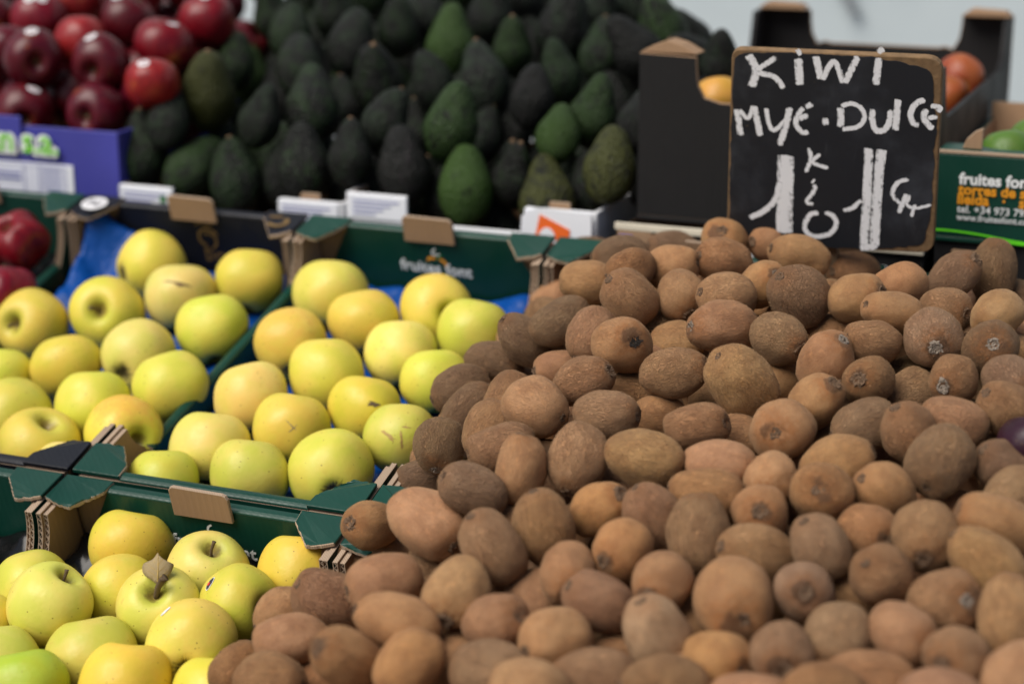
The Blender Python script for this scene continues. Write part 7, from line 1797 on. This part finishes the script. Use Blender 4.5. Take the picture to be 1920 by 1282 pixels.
# ------------------------------------------------------------------ liners and inserts that cup the apples
def liner(u, v, fruit, mat, label, rise, name, cat, seed=0, base=-.076, amp=.003):
    x0, x1, y0, y1 = .0145, CW - .0145, .016, CL - .0175; nx, ny = 66, 108; vs, fs = [], []
    A = [(TILT @ T(u + (PW - CW) / 2, v + .004, 0)).inverted() @ Vector(f[:3]) for f in fruit]; Rr = [f[6] for f in fruit]
    off = Vector((seed * 5.3, 1, 0))
    for j in range(ny + 1):
        for i in range(nx + 1):
            x = x0 + (x1 - x0) * i / nx; y = y0 + (y1 - y0) * j / ny
            e = min(x - x0, x1 - x); eb = y1 - y
            z = base + amp * math.cos(x * 85) * math.cos(y * 85) + .008 * noise.noise(Vector((x, y, 0)) * 30 + off) + .004 * abs(noise.noise(Vector((x, y, 0)) * 80 + off))
            z += rise(x, y, x - x0, x1 - x, eb)
            for a, r in zip(A, Rr):
                d2 = (x - a.x) ** 2 + (y - a.y) ** 2; rr = r * 1.03
                if d2 < rr * rr: z = min(z, a.z - math.sqrt(rr * rr - d2) * .93)
            vs.append((x, y, max(z, -CH + .007)))
    for j in range(ny):
        for i in range(nx): a = j * (nx + 1) + i; fs.append((a, a + 1, a + nx + 2, a + nx + 1))
    o = link(name, mesh(name, vs, fs, True), None, mat); o.matrix_world = TILT @ T(u + (PW - CW) / 2, v + .004, 0)
    md = o.modifiers.new('solid', 'SOLIDIFY'); md.thickness = .0008
    return tag(o, label, cat)
g = lambda d, s: math.exp(-(max(d, 0) / s) ** 2)
liner(-PW, 0, DATA['A_ML'], 'blue', 'crumpled blue liner rising in the back corner of the navy crate', lambda x, y, l, r, b: .044 * g(b, .035) * g(l - .045, .045) + .028 * g(l, .024) * g(b - .03, .09) + .004 * g(b, .03), 'fruit_liner', 'liner', 1)
liner(0, 0, DATA['A_MR'], 'blue', 'blue liner under the yellow apples of the lettered crate', lambda x, y, l, r, b: -.003 * g(b, .06) + .014 * g(b, .03) * g(r, .07) + .006 * g(b, .03) * g(x - .09, .03) + .004 * g(l, .015), 'fruit_liner', 'liner', 2)
liner(0, -RL, DATA['A_F'], 'blacktray', 'black plastic insert with cups in the front apple crate', lambda x, y, l, r, b: .012 * g(b, .012) + .008 * g(l, .01) + .006 * g(r, .01), 'fruit_insert', 'insert', 3, -.066, .012)
liner(-PW, -RL, [], 'blacktray', 'black plastic insert in the crate at the bottom left corner', lambda x, y, l, r, b: .006 * g(b, .012), 'fruit_insert', 'insert', 4, -.070, .010)
liner(-2 * PW, 0, DATA['A_R0'], 'blacktray', 'black insert under the large crimson apples', lambda x, y, l, r, b: .0, 'fruit_insert', 'insert', 5, -.075, .006)
# ------------------------------------------------------------------ yellow apples
YC = {'y': (.76, .61, .090), 'g': (.67, .61, .100), 'p': (.79, .65, .17), 'l': (.78, .68, .14), 'o': (.80, .58, .06), 'v': (.44, .53, .05)}
STALK = []
for i in range(3):
    b = .06 * (i - 1)
    v_, f_, _ = tube([(0, 0, .30), (.01, 0, .50), (.05 + b, .03, .76), (.10 + b, .06, .96), (.12 + b, .07, 1.0)], [.03, .033, .033, .045, .055], 8)
    me = mesh('stalk', v_, f_, True); me.materials.append(MAT['stalk']); STALK.append(me)
v_, f_, _ = tube([(0, 0, .30), (.03, 0, .60), (.12, .02, .95), (.26, .05, 1.18), (.34, .06, 1.24)], [.06, .065, .075, .09, .10], 9)
STALK_THICK = mesh('stalk', v_, f_, True); STALK_THICK.materials.append(MAT['stalk'])
def surf(obj, d, lift):
    """point of a fruit's own mesh in direction d (local), with normal"""
    d = Vector(d).normalized(); best = max(obj.data.vertices, key=lambda q: q.co.normalized().dot(d)); n = best.normal
    return best.co + n * lift, n
def stick_patch(obj, d, rx, ry, mat, name='sticker', rot=0., lift=.012, rough=0.):
    """a small oval label laid on the fruit's curved skin (local units of the fruit)"""
    d = Vector(d).normalized(); a = d.orthogonal().normalized(); b = d.cross(a); a, b = a * math.cos(rot) + b * math.sin(rot), b * math.cos(rot) - a * math.sin(rot)
    vs, fs = [], []; rings, seg = 4, 18
    def pt(x, y):
        q = (d + a * x + b * y).normalized(); p, n = surf(obj, q, 0); r = p.dot(q) / max(.05, q.dot(q)); return q * (r + lift)
    vs.append(pt(0, 0))
    for k in range(1, rings + 1):
        for s in range(seg): t = 2 * math.pi * s / seg; f_ = 1 + rough * noise.noise(Vector((math.cos(t) * 2.1, math.sin(t) * 2.1, rx * 50 + rot * 9))); vs.append(pt(f_ * rx * k / rings * math.cos(t), f_ * ry * k / rings * math.sin(t)))
    for s in range(seg): fs.append((0, 1 + s, 1 + (s + 1) % seg))
    for k in range(rings - 1):
        for s in range(seg): o = 1 + k * seg; fs.append((o + s, o + seg + s, o + seg + (s + 1) % seg, o + (s + 1) % seg))
    return link(name, mesh(name, vs, fs, True), obj, mat)
def to_local(o, world_dir):
    return (o.matrix_basis.to_3x3().inverted() @ Vector(world_dir)).normalized()
CAMP = Vector((0, 0, CAM_Z))
def apple(row, meshes, colors, i, group, cat='apple', name='apple', jitter=.12):
    x, y, z, ax, ay, az, r, ck, bl, label, ex = row
    rnd = random.Random(i * 31 + int(r * 1e5))
    o = bpy.data.objects.new(name, meshes[i % len(meshes)]); COL.objects.link(o)
    o.matrix_world = orient((x, y, z), (ax, ay, az), rnd.uniform(-.5, .5) + (math.pi if 'd' in ex else 0), r, r * rnd.uniform(.96, 1.03), r * rnd.uniform(.95, 1.03), ref=Vector((0, -.2, 1)))
    c = colors[ck]; k = rnd.uniform(1 - jitter, 1 + jitter * .6); o.color = (c[0] * k, c[1] * k * rnd.uniform(.95, 1.04), c[2] * k * rnd.uniform(.8, 1.3), bl)
    tag(o, label, cat, group)
    return o
n_ap = 0
for key, grp in (('A_MR', 'yellow apples in the lettered crate'), ('A_ML', 'yellow apples in the navy crate'), ('A_F', 'yellow apples in the front crate')):
    for row in DATA[key]:
        n_ap += 1; o = apple(row, AM, YC, n_ap, grp, name='yellow_apple'); ex = row[10]
        view = to_local(o, CAMP - o.location); up = to_local(o, Z)
        if 's' in ex and 'l' not in ex: link('stalk', STALK[n_ap % 3], o, None, Matrix.Rotation(n_ap * 1.7, 4, 'Z'))
        if 'l' in ex:
            link('stalk', STALK_THICK, o)
            # dry leaf: a cupped, ribbed blade
            vs, fs = [], []
            for a in range(9):
                for b in range(7):
                    t = a / 8; s = b / 6 * 2 - 1; wd = .40 * math.sin(math.pi * min(1, t * .92 + .06)) ** .75
                    vs.append((.02 + .05 * t + s * wd * .92, .40 * s * s * wd + .30 * t * t - .12 * s * t, .10 + .72 * t + .05 * abs(s) + .03 * math.sin(9 * t + 4 * s) - .16 * t * t * (.4 + s * s)))
            for a in range(8):
                for b in range(6): q = a * 7 + b; fs.append((q, q + 1, q + 8, q + 7))
            q = o.matrix_basis.to_3x3().inverted() @ Vector((-.05, .25, .95)); zz = q.normalized(); xx = zz.cross(to_local(o, CAMP - o.location)).normalized(); yy = zz.cross(xx)
            lf = link('leaf', mesh('leaf', vs, fs, True), o, 'leaf', frame(Vector((.1, .03, .93)), xx, yy, zz)); md = lf.modifiers.new('solid', 'SOLIDIFY'); md.thickness = .012
            vn = [tube([vs[a * 7 + 3] for a in range(9)], [.020 - .0018 * a for a in range(9)], 5)] + [tube([vs[a * 7 + 3], vs[(a + 1) * 7 + 3 + sgn], vs[min(8, a + 2) * 7 + 3 + 2 * sgn]], [.010, .008, .005], 4) for a in (1, 3, 5) for sgn in (-1, 1)]
            v_, f_, m_ = join(vn); link('leaf_veins', mesh('leaf_veins', v_, f_), lf, 'russet')
            vs, fs, _ = box(-.26, .30, -.012, .012, -.02, .20); pa = link('paper_tag', mesh('paper_tag', vs, fs), o, 'tagpaper', frame(Vector((.02, -.02, .62)), xx, yy, zz) @ T(.05, .22, .12) @ Matrix.Rotation(R_(12), 4, 'Y'))
        if 'k' in ex:
            d = (view * .10 + up * 1.0 + to_local(o, Vector((-.36, -.15, 0))) * 1.0)
            stick_patch(o, d, .20, .10, 'sticker', rot=.5); stick_patch(o, d, .175, .078, 'ink', 'sticker_print', rot=.5, lift=.018); stick_patch(o, d + to_local(o, Vector((-1, 0, 0))) * .06, .05, .05, 'red_print', 'sticker_print', lift=.022)
        if 'q' in ex:
            d = (up * 1.0 + to_local(o, Vector((-1, -.1, 0))) * .62); stick_patch(o, d, .15, .07, 'sticker', rot=1.2)
        def blotch(d, pts, w_, mat):
            for q in pts: stick_patch(o, d + to_local(o, RIGHT) * q[0] + to_local(o, UPI) * q[1], w_ * q[2], w_ * q[3], mat, 'blemish', rot=q[4], lift=.004, rough=1.1)
        RIGHT = Vector((1, 0, 0)); UPI = Vector((0, .28, .96))
        if 'm' in ex: blotch(view, [(.22, .16, 1.6, .6, .8)], .09, 'stalk')
        if 't' in ex: blotch(view, [(-.02, .40, 4.6, .42, .42), (-.06, .37, 1.8, .6, .3)], .085, 'scar')
        if 'x' in ex: blotch(view, [(.0, .12, 2.2, .22, .2), (.05, .02, 1.6, .2, 1.7)], .08, 'leaf')
        if 'r' in ex: blotch(view, [(-.28, .05, 2.6, .5, .2), (.05, -.05, 2.6, .4, 2.6), (.2, .3, 1.2, .3, .6)], .09, 'russet')
# ------------------------------------------------------------------ red apples
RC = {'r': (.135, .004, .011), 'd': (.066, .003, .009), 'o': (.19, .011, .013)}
for key, grp in (('A_R0', 'large crimson apples at the left edge'), ('A_RED', 'red apples heaped above the purple crate')):
    for i, row in enumerate(DATA[key]):
        o = apple(row, LM if key == 'A_R0' else RM, RC, i + 50, grp, name='red_apple'); ex = row[10]
        if 'k' in ex or 'K' in ex:
            view = to_local(o, CAMP - o.location); up = to_local(o, Z); rt = to_local(o, Vector((1, 0, 0)))
            side = {0: -.3, 1: .35, 2: .0}[i % 3]
            d = view * (.62 if 'K' in ex else .35) + up * .85 + rt * side
            stick_patch(o, d, .23, .19, 'sticker', rot=i * .6); stick_patch(o, d, .15, .035, 'ink', 'sticker_print', rot=i * .6, lift=.02)
            stick_patch(o, d + up * .06, .12, .02, 'red_print', 'sticker_print', rot=i * .6, lift=.02)
            if i == 0: stick_patch(o, d + rt * .45, .2, .17, 'sticker', rot=1.); stick_patch(o, d + rt * .45, .12, .03, 'ink', 'sticker_print', rot=1., lift=.02)
        if i % 4 == 1: link('stalk', STALK[i % 3], o)
# ------------------------------------------------------------------ avocados
AC = {q: (c[0] * .66, c[1] * .66, c[2] * .66, c[3]) for q, c in {'k': (.020, .034, .018, .47), 'd': (.024, .046, .018, .53), 'g': (.032, .064, .018, .55), 'b': (.046, .094, .018, .60), 'y': (.062, .068, .018, .58), 'n': (.026, .021, .024, .46)}.items()}
v_, f_ = revolve([(0, 1.06), (.09, 1.05), (.12, 1.0), (.11, .93), (0, .9)], 10)
NUB = mesh('stem', v_, f_, True); NUB.materials.append(MAT['palestalk'])
def avo(row, i, label, group):
    x, y, z, ax, ay, az, B, A, tone = row[:9]; rnd = random.Random(i * 17 + 3)
    o = bpy.data.objects.new('avocado', VM[i % len(VM)]); COL.objects.link(o)
    o.matrix_world = orient((x, y, z), (ax, ay, az), rnd.uniform(0, 6.28), B, B, A); c = AC[tone]; k = rnd.uniform(.85, 1.15)
    o.color = (c[0] * k, c[1] * k, c[2] * k, c[3] + rnd.uniform(-.08, .08)); tag(o, label, 'avocado', group)
    if i % 5 in (0, 3):
        # the stem keeps its round shape under the fruit's stretch and sits on the skin
        top = max(v.co.z for v in o.data.vertices); tip = max(o.data.vertices, key=lambda q: q.co.z).co
        link('stem', NUB, o, None, T(tip.x, tip.y, top - 1.03))
for i, row in enumerate(DATA['AVO']): avo(row, i, row[9], 'avocados piled in the white crates')
for i, row in enumerate(DATA['AFILL']): avo(row, i + 200, row[9], 'avocados under the top layer')
# ------------------------------------------------------------------ kiwis
KC = {'t': (0.44, 0.242, 0.114), 'b': (0.384, 0.201, 0.091), 'g': (0.371, 0.212, 0.11), 'r': (0.398, 0.207, 0.097), 'o': (0.423, 0.209, 0.084), 'd': (0.254, 0.145, 0.073), 'l': (0.398, 0.222, 0.092), 'p': (0.433, 0.261, 0.136)}  # 'd' is dark skin and also paints the weaker light on the heap's right
def fuzz_mesh(src, i):
    """short bristles standing off the skin"""
    rnd = random.Random(40 + i); vs, fs = [], []; me = src; polys = [p for p in me.polygons if len(p.vertices) == 4]; ar = [p.area for p in polys]
    for p in rnd.choices(polys, ar, k=9000):
        q = [me.vertices[k].co for k in p.vertices]; a, b = rnd.random(), rnd.random(); c = q[0].lerp(q[1], a).lerp(q[3].lerp(q[2], a), b)
        n = p.normal; d = (n + Vector((rnd.gauss(0, .55), rnd.gauss(0, .55), rnd.gauss(.1, .5)))).normalized(); s = d.cross(Vector((rnd.gauss(0, 1), rnd.gauss(0, 1), rnd.gauss(0, 1)))).normalized() * .0038
        l = rnd.uniform(.022, .052); k = len(vs); c = c - n * .004; vs += [c - s, c + s, c + d * l]; fs.append((k, k + 1, k + 2))
    me = mesh('fuzz', vs, fs); me.materials.append(MAT['fuzz']); return me
def m_fuzz():
    m = NT('kiwi_fuzz'); co, cs = m.objco(); v = m.noise(cs, 30., 2.).outputs[0]
    return m.out(Base_Color=m.mix(m.ss(v, .35, .65), (.25, .142, .066), (.40, .25, .13)), Roughness=.7)
MAT['fuzz'] = m_fuzz()
FUZZ = [fuzz_mesh(KM[i], i) for i in range(len(KM))]
def kiwi(row, i, ct, label, group):
    x, y, z, ax, ay, az, B, A, tone = row[:9]; rnd = random.Random(i * 13 + 7)
    o = bpy.data.objects.new('kiwi', KM[i % len(KM)]); COL.objects.link(o)
    fl = rnd.uniform(.95, 1.04); o.matrix_world = orient((x, y, z), (ax, ay, az), rnd.uniform(0, 6.28), B * fl, B / fl, A)
    c = KC[tone]; k = rnd.uniform(.90, 1.10); wr = rnd.choice((.05, .2, .45, .8)) if tone not in 'dg' else rnd.uniform(.6, 1.2)
    o.color = (c[0] * k, c[1] * k * rnd.uniform(.96, 1.04), c[2] * k * rnd.uniform(.88, 1.12), wr); tag(o, label, 'kiwi', group)
    if ct:
        r = {'s': .0060, 'p': .0062, 'n': .0050, 'k': .0058}[ct] * rnd.uniform(.85, 1.2)
        top = o.data.vertices[0].co
        link('stem_scar', SCAR[ct][i % 4], o, None, T(top.x, top.y, top.z + .004) @ Matrix.Diagonal((r / B, r / B, r * .7 / A, 1)) @ Matrix.Rotation(i * 1.3, 4, 'Z'))
    elif group.startswith('kiwis heaped'):
        top = o.data.vertices[len(o.data.vertices) - 1].co; r = .0038 + .0014 * rnd.random()
        link('blossom_end', SCAR['s'][i % 4], o, None, T(top.x, top.y, top.z) @ Matrix.Rotation(math.pi, 4, 'X') @ Matrix.Diagonal((r / B, r / B, r * .7 / A, 1)))
    dep = (Vector((x, y, z)) - CAMP).dot(Vector((0, math.cos(R_(PITCH)), -math.sin(R_(PITCH)))))
    if label and abs(dep - 1.62) < .25 and group.startswith('kiwis heaped'): tag(link('fuzz', FUZZ[i % len(KM)], o), kind='stuff')
for i, row in enumerate(DATA['KIWI']): kiwi(row, i, row[9], row[10], 'kiwis heaped over the right-hand crates')
for i, row in enumerate(DATA['KFILL']): kiwi(row, i + 400, '', row[9], 'kiwis under the top layer')
def kiwi_rest():
    src = []
    for i in range(4):
        v, f = revolve([(math.sin(math.pi * k / 10) ** .85 if 0 < k < 10 else 0., math.cos(math.pi * k / 10)) for k in range(11)], 14, lambda q: q * (1 + .09 * noise.noise(q * 1.1 + Vector((i * 9, 2, 1)))))
        src.append((v, f))
    vs, fs = [], []
    for i, r in enumerate(DATA['KREST']):
        m = orient(r[:3], r[3:6], i * 1.1, .0222, .0222, .0268); v, f = src[i % 4]; n = len(vs)
        vs += [m @ q for q in v]; fs += [tuple(k + n for k in q) for q in f]
    o = link('kiwi_heap_bottom', mesh('kiwi_heap_bottom', vs, fs, True), None, 'kiwirest'); tag(o, 'brown kiwis at the bottom of the crates that carry the heap', 'kiwis', kind='stuff')
MAT['kiwirest'] = plain('plain_kiwi_skin', (.32, .175, .084), .65, .3, 45., .0006)
kiwi_rest()
# ------------------------------------------------------------------ price board
VB = DATA['VB']; bx = [p[0] for p in DATA['BOARD']]; bz = [p[1] for p in DATA['BOARD']]
bo = thing('price_board', 'worn black chalkboard with handwritten kiwi price standing in the heap', 'price board', TILT @ T(0, VB, 0))
def rounded(pts, r, k=5):
    out = []; n = len(pts)
    for i in range(n):
        p = Vector(pts[i]); a = (Vector(pts[i - 1]) - p).normalized(); b = (Vector(pts[(i + 1) % n]) - p).normalized(); rr = r[i] if isinstance(r, (list, tuple)) else r
        A, B = p + a * rr, p + b * rr
        for j in range(k + 1): t = j / k; out.append(tuple((1 - t) ** 2 * A + 2 * t * (1 - t) * p + t * t * B))
    return out
def inset_wavy(poly, d, seed):
    """a painted field with a ragged worn border"""
    c = sum((Vector(p) for p in poly), Vector((0, 0))) / len(poly); P = []
    dense = []
    for i, p in enumerate(poly):
        q = poly[(i + 1) % len(poly)]; m = max(1, int((Vector(q) - Vector(p)).length / .004))
        dense += [Vector(p).lerp(Vector(q), k / m) for k in range(m)]
    for p in dense:
        v = p - c; nn = noise.noise(Vector((p.x * 60 + seed, p.y * 60, 0))) + .6 * noise.noise(Vector((p.x * 190, p.y * 190, seed)))
        corner = max(0, abs(v.x) / .1 + abs(v.y) / .1 - 1.45) * (2.2 if v.x > 0 else .7)
        right = .6 if v.x > .08 else 0.
        P.append(tuple(p - v.normalized() * max(.0008, d * (.75 + nn * .7 + corner * 2.6 + right))))
    return P
outl = rounded(list(zip(bx, bz)), [.010, .016, .014, .010])
v_, f_, m_ = join([prism(outl, 0, .009, 'y')]); bevel(link('panel', mesh('panel', v_, f_), bo, 'worn'), .0012, 2)
fld = inset_wavy(outl, .0026, 3.)
v_, f_, m_ = join([prism(fld, -.0006, .002, 'y')]); link('writing_surface', mesh('writing_surface', v_, f_), bo, 'slate')
v_, f_, m_ = join([box(.600, .622, .0095, .020, -.06, .16)]); link('stake', mesh('stake', v_, f_), bo, 'wood')
def chalk_stroke(pts, w, y, seed):
    P = smooth_line(pts, 7); rnd = random.Random(seed); n = len(P); L, Rr = [], []
    Q = []
    for i in range(n - 1):
        m = max(1, int((P[i + 1] - P[i]).length / .0012)); Q += [P[i].lerp(P[i + 1], k / m) for k in range(m)]
    Q.append(P[-1]); n = len(Q)
    for i in range(n):
        d = Q[min(n - 1, i + 1)] - Q[max(0, i - 1)]; d = d.normalized() if d.length else Vector((1, 0)); q = Vector((-d.y, d.x))
        L.append(Q[i] + q * (w / 2 + rnd.uniform(-.0003, .0003))); Rr.append(Q[i] - q * (w / 2 + rnd.uniform(-.0003, .0003)))
    e = (Q[0] - Q[min(2, n - 1)]).normalized() * w * .28; L[0] += e * rnd.uniform(.2, 1.2); Rr[0] += e * rnd.uniform(.2, 1.2)
    e = (Q[-1] - Q[max(-3, -n)]).normalized() * w * .28; L[-1] += e * rnd.uniform(.2, 1.2); Rr[-1] += e * rnd.uniform(.2, 1.2)
    vs = []
    for s in (0, .16, .5, .84, 1): vs += [(p.x, y, p.y) for p in (a.lerp(b, s) for a, b in zip(L, Rr))]
    ed = []
    for s in (0, .75, 1, .75, 0): ed += [s * min(1, .25 + min(i, n - 1 - i) / 3) for i in range(n)]
    return vs, [(i + q * n, i + n + q * n, i + 1 + n + q * n, i + 1 + q * n) for q in range(4) for i in range(n - 1)], 0, ed
k = 0
for word, strokes in DATA['CHALK'].items():
    P, E = [], []
    for wd, pts in strokes: k += 1; q = chalk_stroke(pts, wd * 1.42, -.00068 - .000012 * k, k); P.append(q[:3]); E += q[3]
    v_, f_, m_ = join(P); me = mesh('chalk_writing', v_, f_); at = me.attributes.new('edge', 'FLOAT', 'POINT'); at.data.foreach_set('value', E); link('chalk_writing', me, bo, 'chalk')
# ------------------------------------------------------------------ the level row behind
def tray(name, label, x0, y0, W, L, z0, z1, mat, side=None, t=.005, group='cardboard crates in the back row', cat='crate', front=None):
    """an open board tray; walls butt end to end"""
    e = thing(name, label, cat, LEVEL @ T(x0, y0, 0), group); PM = [mat, 'kraft', 'kraft_edge']; side = z1 if side is None else side; front = z1 if front is None else front
    def part(nm, P, mats=PM, bev=.0008):
        vs, fs, mi = join(P); o = link(nm, mesh(nm, vs, fs, False, mi), e, mats); return bevel(o, bev)
    part('base', [boxm(0, W, 0, L, z0, z0 + t, 0, 1, 0, 0, 0, 0)])
    part('front_wall', [boxm(0, W, 0, t, z0 + t + .0003, front, 0, 0, 0, 1, 0, 0)])
    part('back_wall', [boxm(0, W, L - t, L, z0 + t + .0003, z1, 0, 0, 1, 0, 0, 0)])
    for a in (0, W - t): part('side_wall', [boxm(a, a + t, t + .0003, L - t - .0003, z0 + t + .0003, side, 0, 0, 0, 0, 0 if a == 0 else 1, 1 if a == 0 else 0)])
    return e, part
# white avocado crates
for x0, W, zt, lab in ((-.297, .311, .013, 'white crate of avocados with kraft tabs, beside the purple crate'), (.018, .311, .027, 'white crate of avocados with an orange sticker, left of the black crate')):
    e, part = tray('white_crate', lab, x0, .002, W, .40, -.0998, zt, 'white', front=zt - .03)
    for a_, b_ in ((.0, .078), (W - .085, W)): part('corner_panel', [box(a_, b_, .0, .005, zt - .0297, zt)])
    part('stacking_tab', [prism([(W * .80, zt - .005), (W * .80 + .030, zt - .005), (W * .80 + .028, zt + .007), (W * .80 + .004, zt + .007)], .0055, .0095, 'y', 1, 1, 2)])
    for c_, dx, dw in ((0, .004, .075), (1, .225, .08)):
        part('paper_label', [box(dx, dx + dw, -.0022, -.0004, zt - .030, zt - .001)], ['paper'])
        vs, fs, mi = join([box(dx + .006, dx + dw - .010 - .01 * k, -.0030, -.0024, zt - .009 - .005 * k, zt - .0078 - .005 * k) for k in range(4)])
        link('label_print', mesh('label_print', vs, fs), e, 'print_blue')
    if x0 < 0:
        vs, fs, mi = join([box(.062, .070, -.0032, -.0024, zt - .018, zt - .010)]); link('label_print', mesh('label_print', vs, fs), e, 'print_leaf')
# white label sheets standing on the right white crate, with the orange sticker
lb = thing('carton_label', 'white carton label with an orange-red sticker and a white arch, on the white crate', 'label', LEVEL @ T(.018, -.004, .011))
v_, f_, m_ = join([prism([(.222, -.03), (.308, -.03), (.308, .016), (.243, .018), (.225, .008)], -.0035, -.0008, 'y')]); link('sheet', mesh('sheet', v_, f_), lb, 'paper')
v_, f_, m_ = join([prism([(.240, -.022), (.281, -.026), (.283, -.004), (.247, .011)], -.0046, -.0037, 'y')]); link('sticker', mesh('sticker', v_, f_), lb, 'orange_label')
v_, f_, m_ = join([prism([(.256 + .011 * math.cos(a * math.pi / 10), -.020 + .017 * math.sin(a * math.pi / 10)) for a in range(11)], -.0056, -.0048, 'y')]); link('arch_print', mesh('arch_print', v_, f_), lb, 'paper')
# purple crate of red apples
e, part = tray('purple_crate', 'purple cardboard crate with lime lettering and a white form, under the red apples', -.628, .002, .335, .38, -.0998, .0765, 'purple')
part('front_ear', [box(.0, .196, -.0045, -.0005, .05, .0885)])
lettering('san s.a.', e, .130, -.0062, .045, .122, 'print_white', .0022); lettering('san s.a.', e, .130, -.0076, .045, .122, 'print_lime', .0002)
part('form_label', [box(.10, .268, -.0022, -.0004, -.020, .031)], ['paper'])
P = [box(.104, .258, -.003, -.0023, z, z + .0008) for z in (.028, .021, .013, .005, -.003, -.011, -.017)] + [box(x, x + .0008, -.003, -.0023, -.0165, .0275) for x in (.104, .150, .195, .2175, .257)] + [box(.153, .190, -.0036, -.0031, z, z + .0018) for z in (.0155, .009)] + [box(.222, .250, -.0036, -.0031, z, z + .0012) for z in (.0235, .016, .008, .0, -.008)]
v_, f_, m_ = join(P); link('form_print', mesh('form_print', v_, f_), e, 'print_blue')
# lower crates that carry the black and the green crate
e, part = tray('lower_crate', 'cream-rimmed cardboard crate with a dark hand hole beneath the black crate', .352, .004, .338, .53, -.0998, .012, 'black', group='crates at the bottom of the back stacks')
part('rim_strip', [box(-.0015, .338, -.0045, -.0004, .0105, .0185)], ['cream']); part('corner_panel', [box(.002, .042, -.0045, -.0004, -.07, .0098)], ['kraft'])
part('paper_label', [box(.150, .30, -.0032, -.0004, -.03, -.004)], ['paper']); part('corner_print', [box(.004, .02, -.0056, -.0047, -.006, .006)], ['purple'])
part('stacking_tab', [box(.078, .108, -.0085, -.0046, -.045, -.012)], ['kraft'])
e, part = tray('lower_crate', 'dark crate with kraft tabs and a pale label beneath the green crate', .70, .004, .36, .45, -.0998, .028, 'black', group='crates at the bottom of the back stacks')
part('stacking_tab', [box(.018, .075, -.0045, -.0004, -.012, .020)], ['kraft']); part('paper_label', [box(.105, .19, -.0032, -.0004, -.02, .014)], ['steel'])
# tall black crate of peaches
e = thing('black_crate', 'tall black cardboard crate with cut-out sides holding peaches, behind the price board', 'crate', LEVEL @ T(.3685, .022, .0192), 'cardboard crates in the back row')
BW, BL, BH = .326, .53, .184; PM = ['black', 'kraft', 'kraft_edge']
def bpart(nm, P, bev=.0008, mats=PM):
    vs, fs, mi = join(P); return bevel(link(nm, mesh(nm, vs, fs, False, mi), e, mats), bev)
bpart('base', [boxm(0, BW, 0, BL, 0, .005, 0, 1, 0, 0, 0, 0)])
def cut(lo, pw=.064):
    q = [(pw - .0 , BH - .002), (pw + .001, BH - .018), (pw + .003, BH - .032), (pw + .010, BH - .045), (pw + .021, lo + .002), (pw + .028, lo)]
    return [(0, .0053), (BW, .0053), (BW, BH), (BW - .062, BH)] + [(BW - x, z) for x, z in q] + q[::-1] + [(.0, BH)]
bpart('front_wall', [prism(cut(.134), 0, .006, 'y', 0, 0, 1)])
bpart('back_wall', [prism(cut(.140), BL - .006, BL, 'y', 0, 0, 1)])
for sd_, a in (('l', .0), ('r', BW - .006)):
    rl = .126
    poly = [(.0063, .0053), (BL - .0063, .0053), (BL - .0063, BH - .001), (BL - .06, BH - .001), (BL - .075, rl + .01), (BL - .10, rl), (.05, rl), (.035, rl + .01), (.020, BH - .001), (.0063, BH - .001)]
    bpart('side_wall', [prism(poly, a, a + .006, 'x', 0, 0, 0)])
bpart('corner_cap', [prism([(.0, BH + .0003), (.064, BH + .0003), (.046, BH + .010), (.030, BH + .014), (.014, BH + .008)], .002, .034, 'y', 1, 1, 1)])
for x0 in (.0, BW - .062): bpart('corner_cap', [prism([(x0, BH + .0003), (x0 + .062, BH + .0003), (x0 + .054, BH + .007), (x0 + .012, BH + .009)], BL - .036, BL - .004, 'y', 1, 1, 1)])
# green crate with address print at the right edge
e, part = tray('green_crate', 'green cardboard crate with white and orange address print at the right edge', .6985, .0, .31, .38, .0285, .1190, 'green', side=.100)
part('rim_flap', [prism([(.0, .0), (.31, .0), (.30, .02), (.06, .02), (.02, .045), (.0, .045)], .1194, .1234, 'z', 1, 0, 2)])
part('corner_tab', [prism([(.022, .1236), (.042, .1236), (.042, .146), (.034, .142), (.026, .134)], .010, .014, 'y', 1, 1, 2)])
for x, z, wd, s_, mt in ((.0225, .0895, .0745, 'fruites font', 'print_white'), (.0225, .0790, .094, 'torres de segre', 'print_orange'), (.0225, .0690, .092, 'lleida   ·   spain', 'print_orange'), (.0225, .0600, .092, 'tel. +34 973 792 347', 'print_white'), (.0225, .0520, .078, 'www.fruitesfont.com', 'print_white')):
    lettering(s_, e, x, -.0012, z, wd, mt, .0006 if z > .065 else .0002)
P = [ribbon(smooth_line([(-.02, .0385), (.012, .0402), (.045, .0385), (.09, .0335), (.17, .029)]), .0022, -.0012), ribbon(smooth_line([(.055, .0345), (.09, .0315), (.16, .030)]), .0022, -.0016)]
P = [([(max(.001, v[0]), v[1], v[2]) for v in p[0]], p[1], p[2]) for p in P]
v_, f_, m_ = join(P); link('swoosh_print', mesh('swoosh_print', v_, f_), e, 'print_glow')
# fruit in those crates
XC = {'z': (.55, .28, .05), 'w': (.27, .048, .022), 'v': (.075, .15, .02), 'u': (.028, .006, .018)}
names = ['peach', 'peach', 'peach', 'green_fruit', 'green_fruit', 'plum']
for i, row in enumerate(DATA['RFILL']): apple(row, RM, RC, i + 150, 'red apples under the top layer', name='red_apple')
for i, row in enumerate(DATA['A_X']):
    nm = names[i]; o = apple(row, AM, XC, i + 90, None, {'peach': 'peach', 'green_fruit': 'green fruit', 'plum': 'plum'}[nm], nm)
    if nm == 'peach': o['group'] = 'peaches in the black crate'
    if nm == 'green_fruit': o['group'] = 'green fruit in the right-hand crate'
    if i == 3:
        view = to_local(o, CAMP - o.location); up = to_local(o, Z)
bpy.context.view_layer.update()
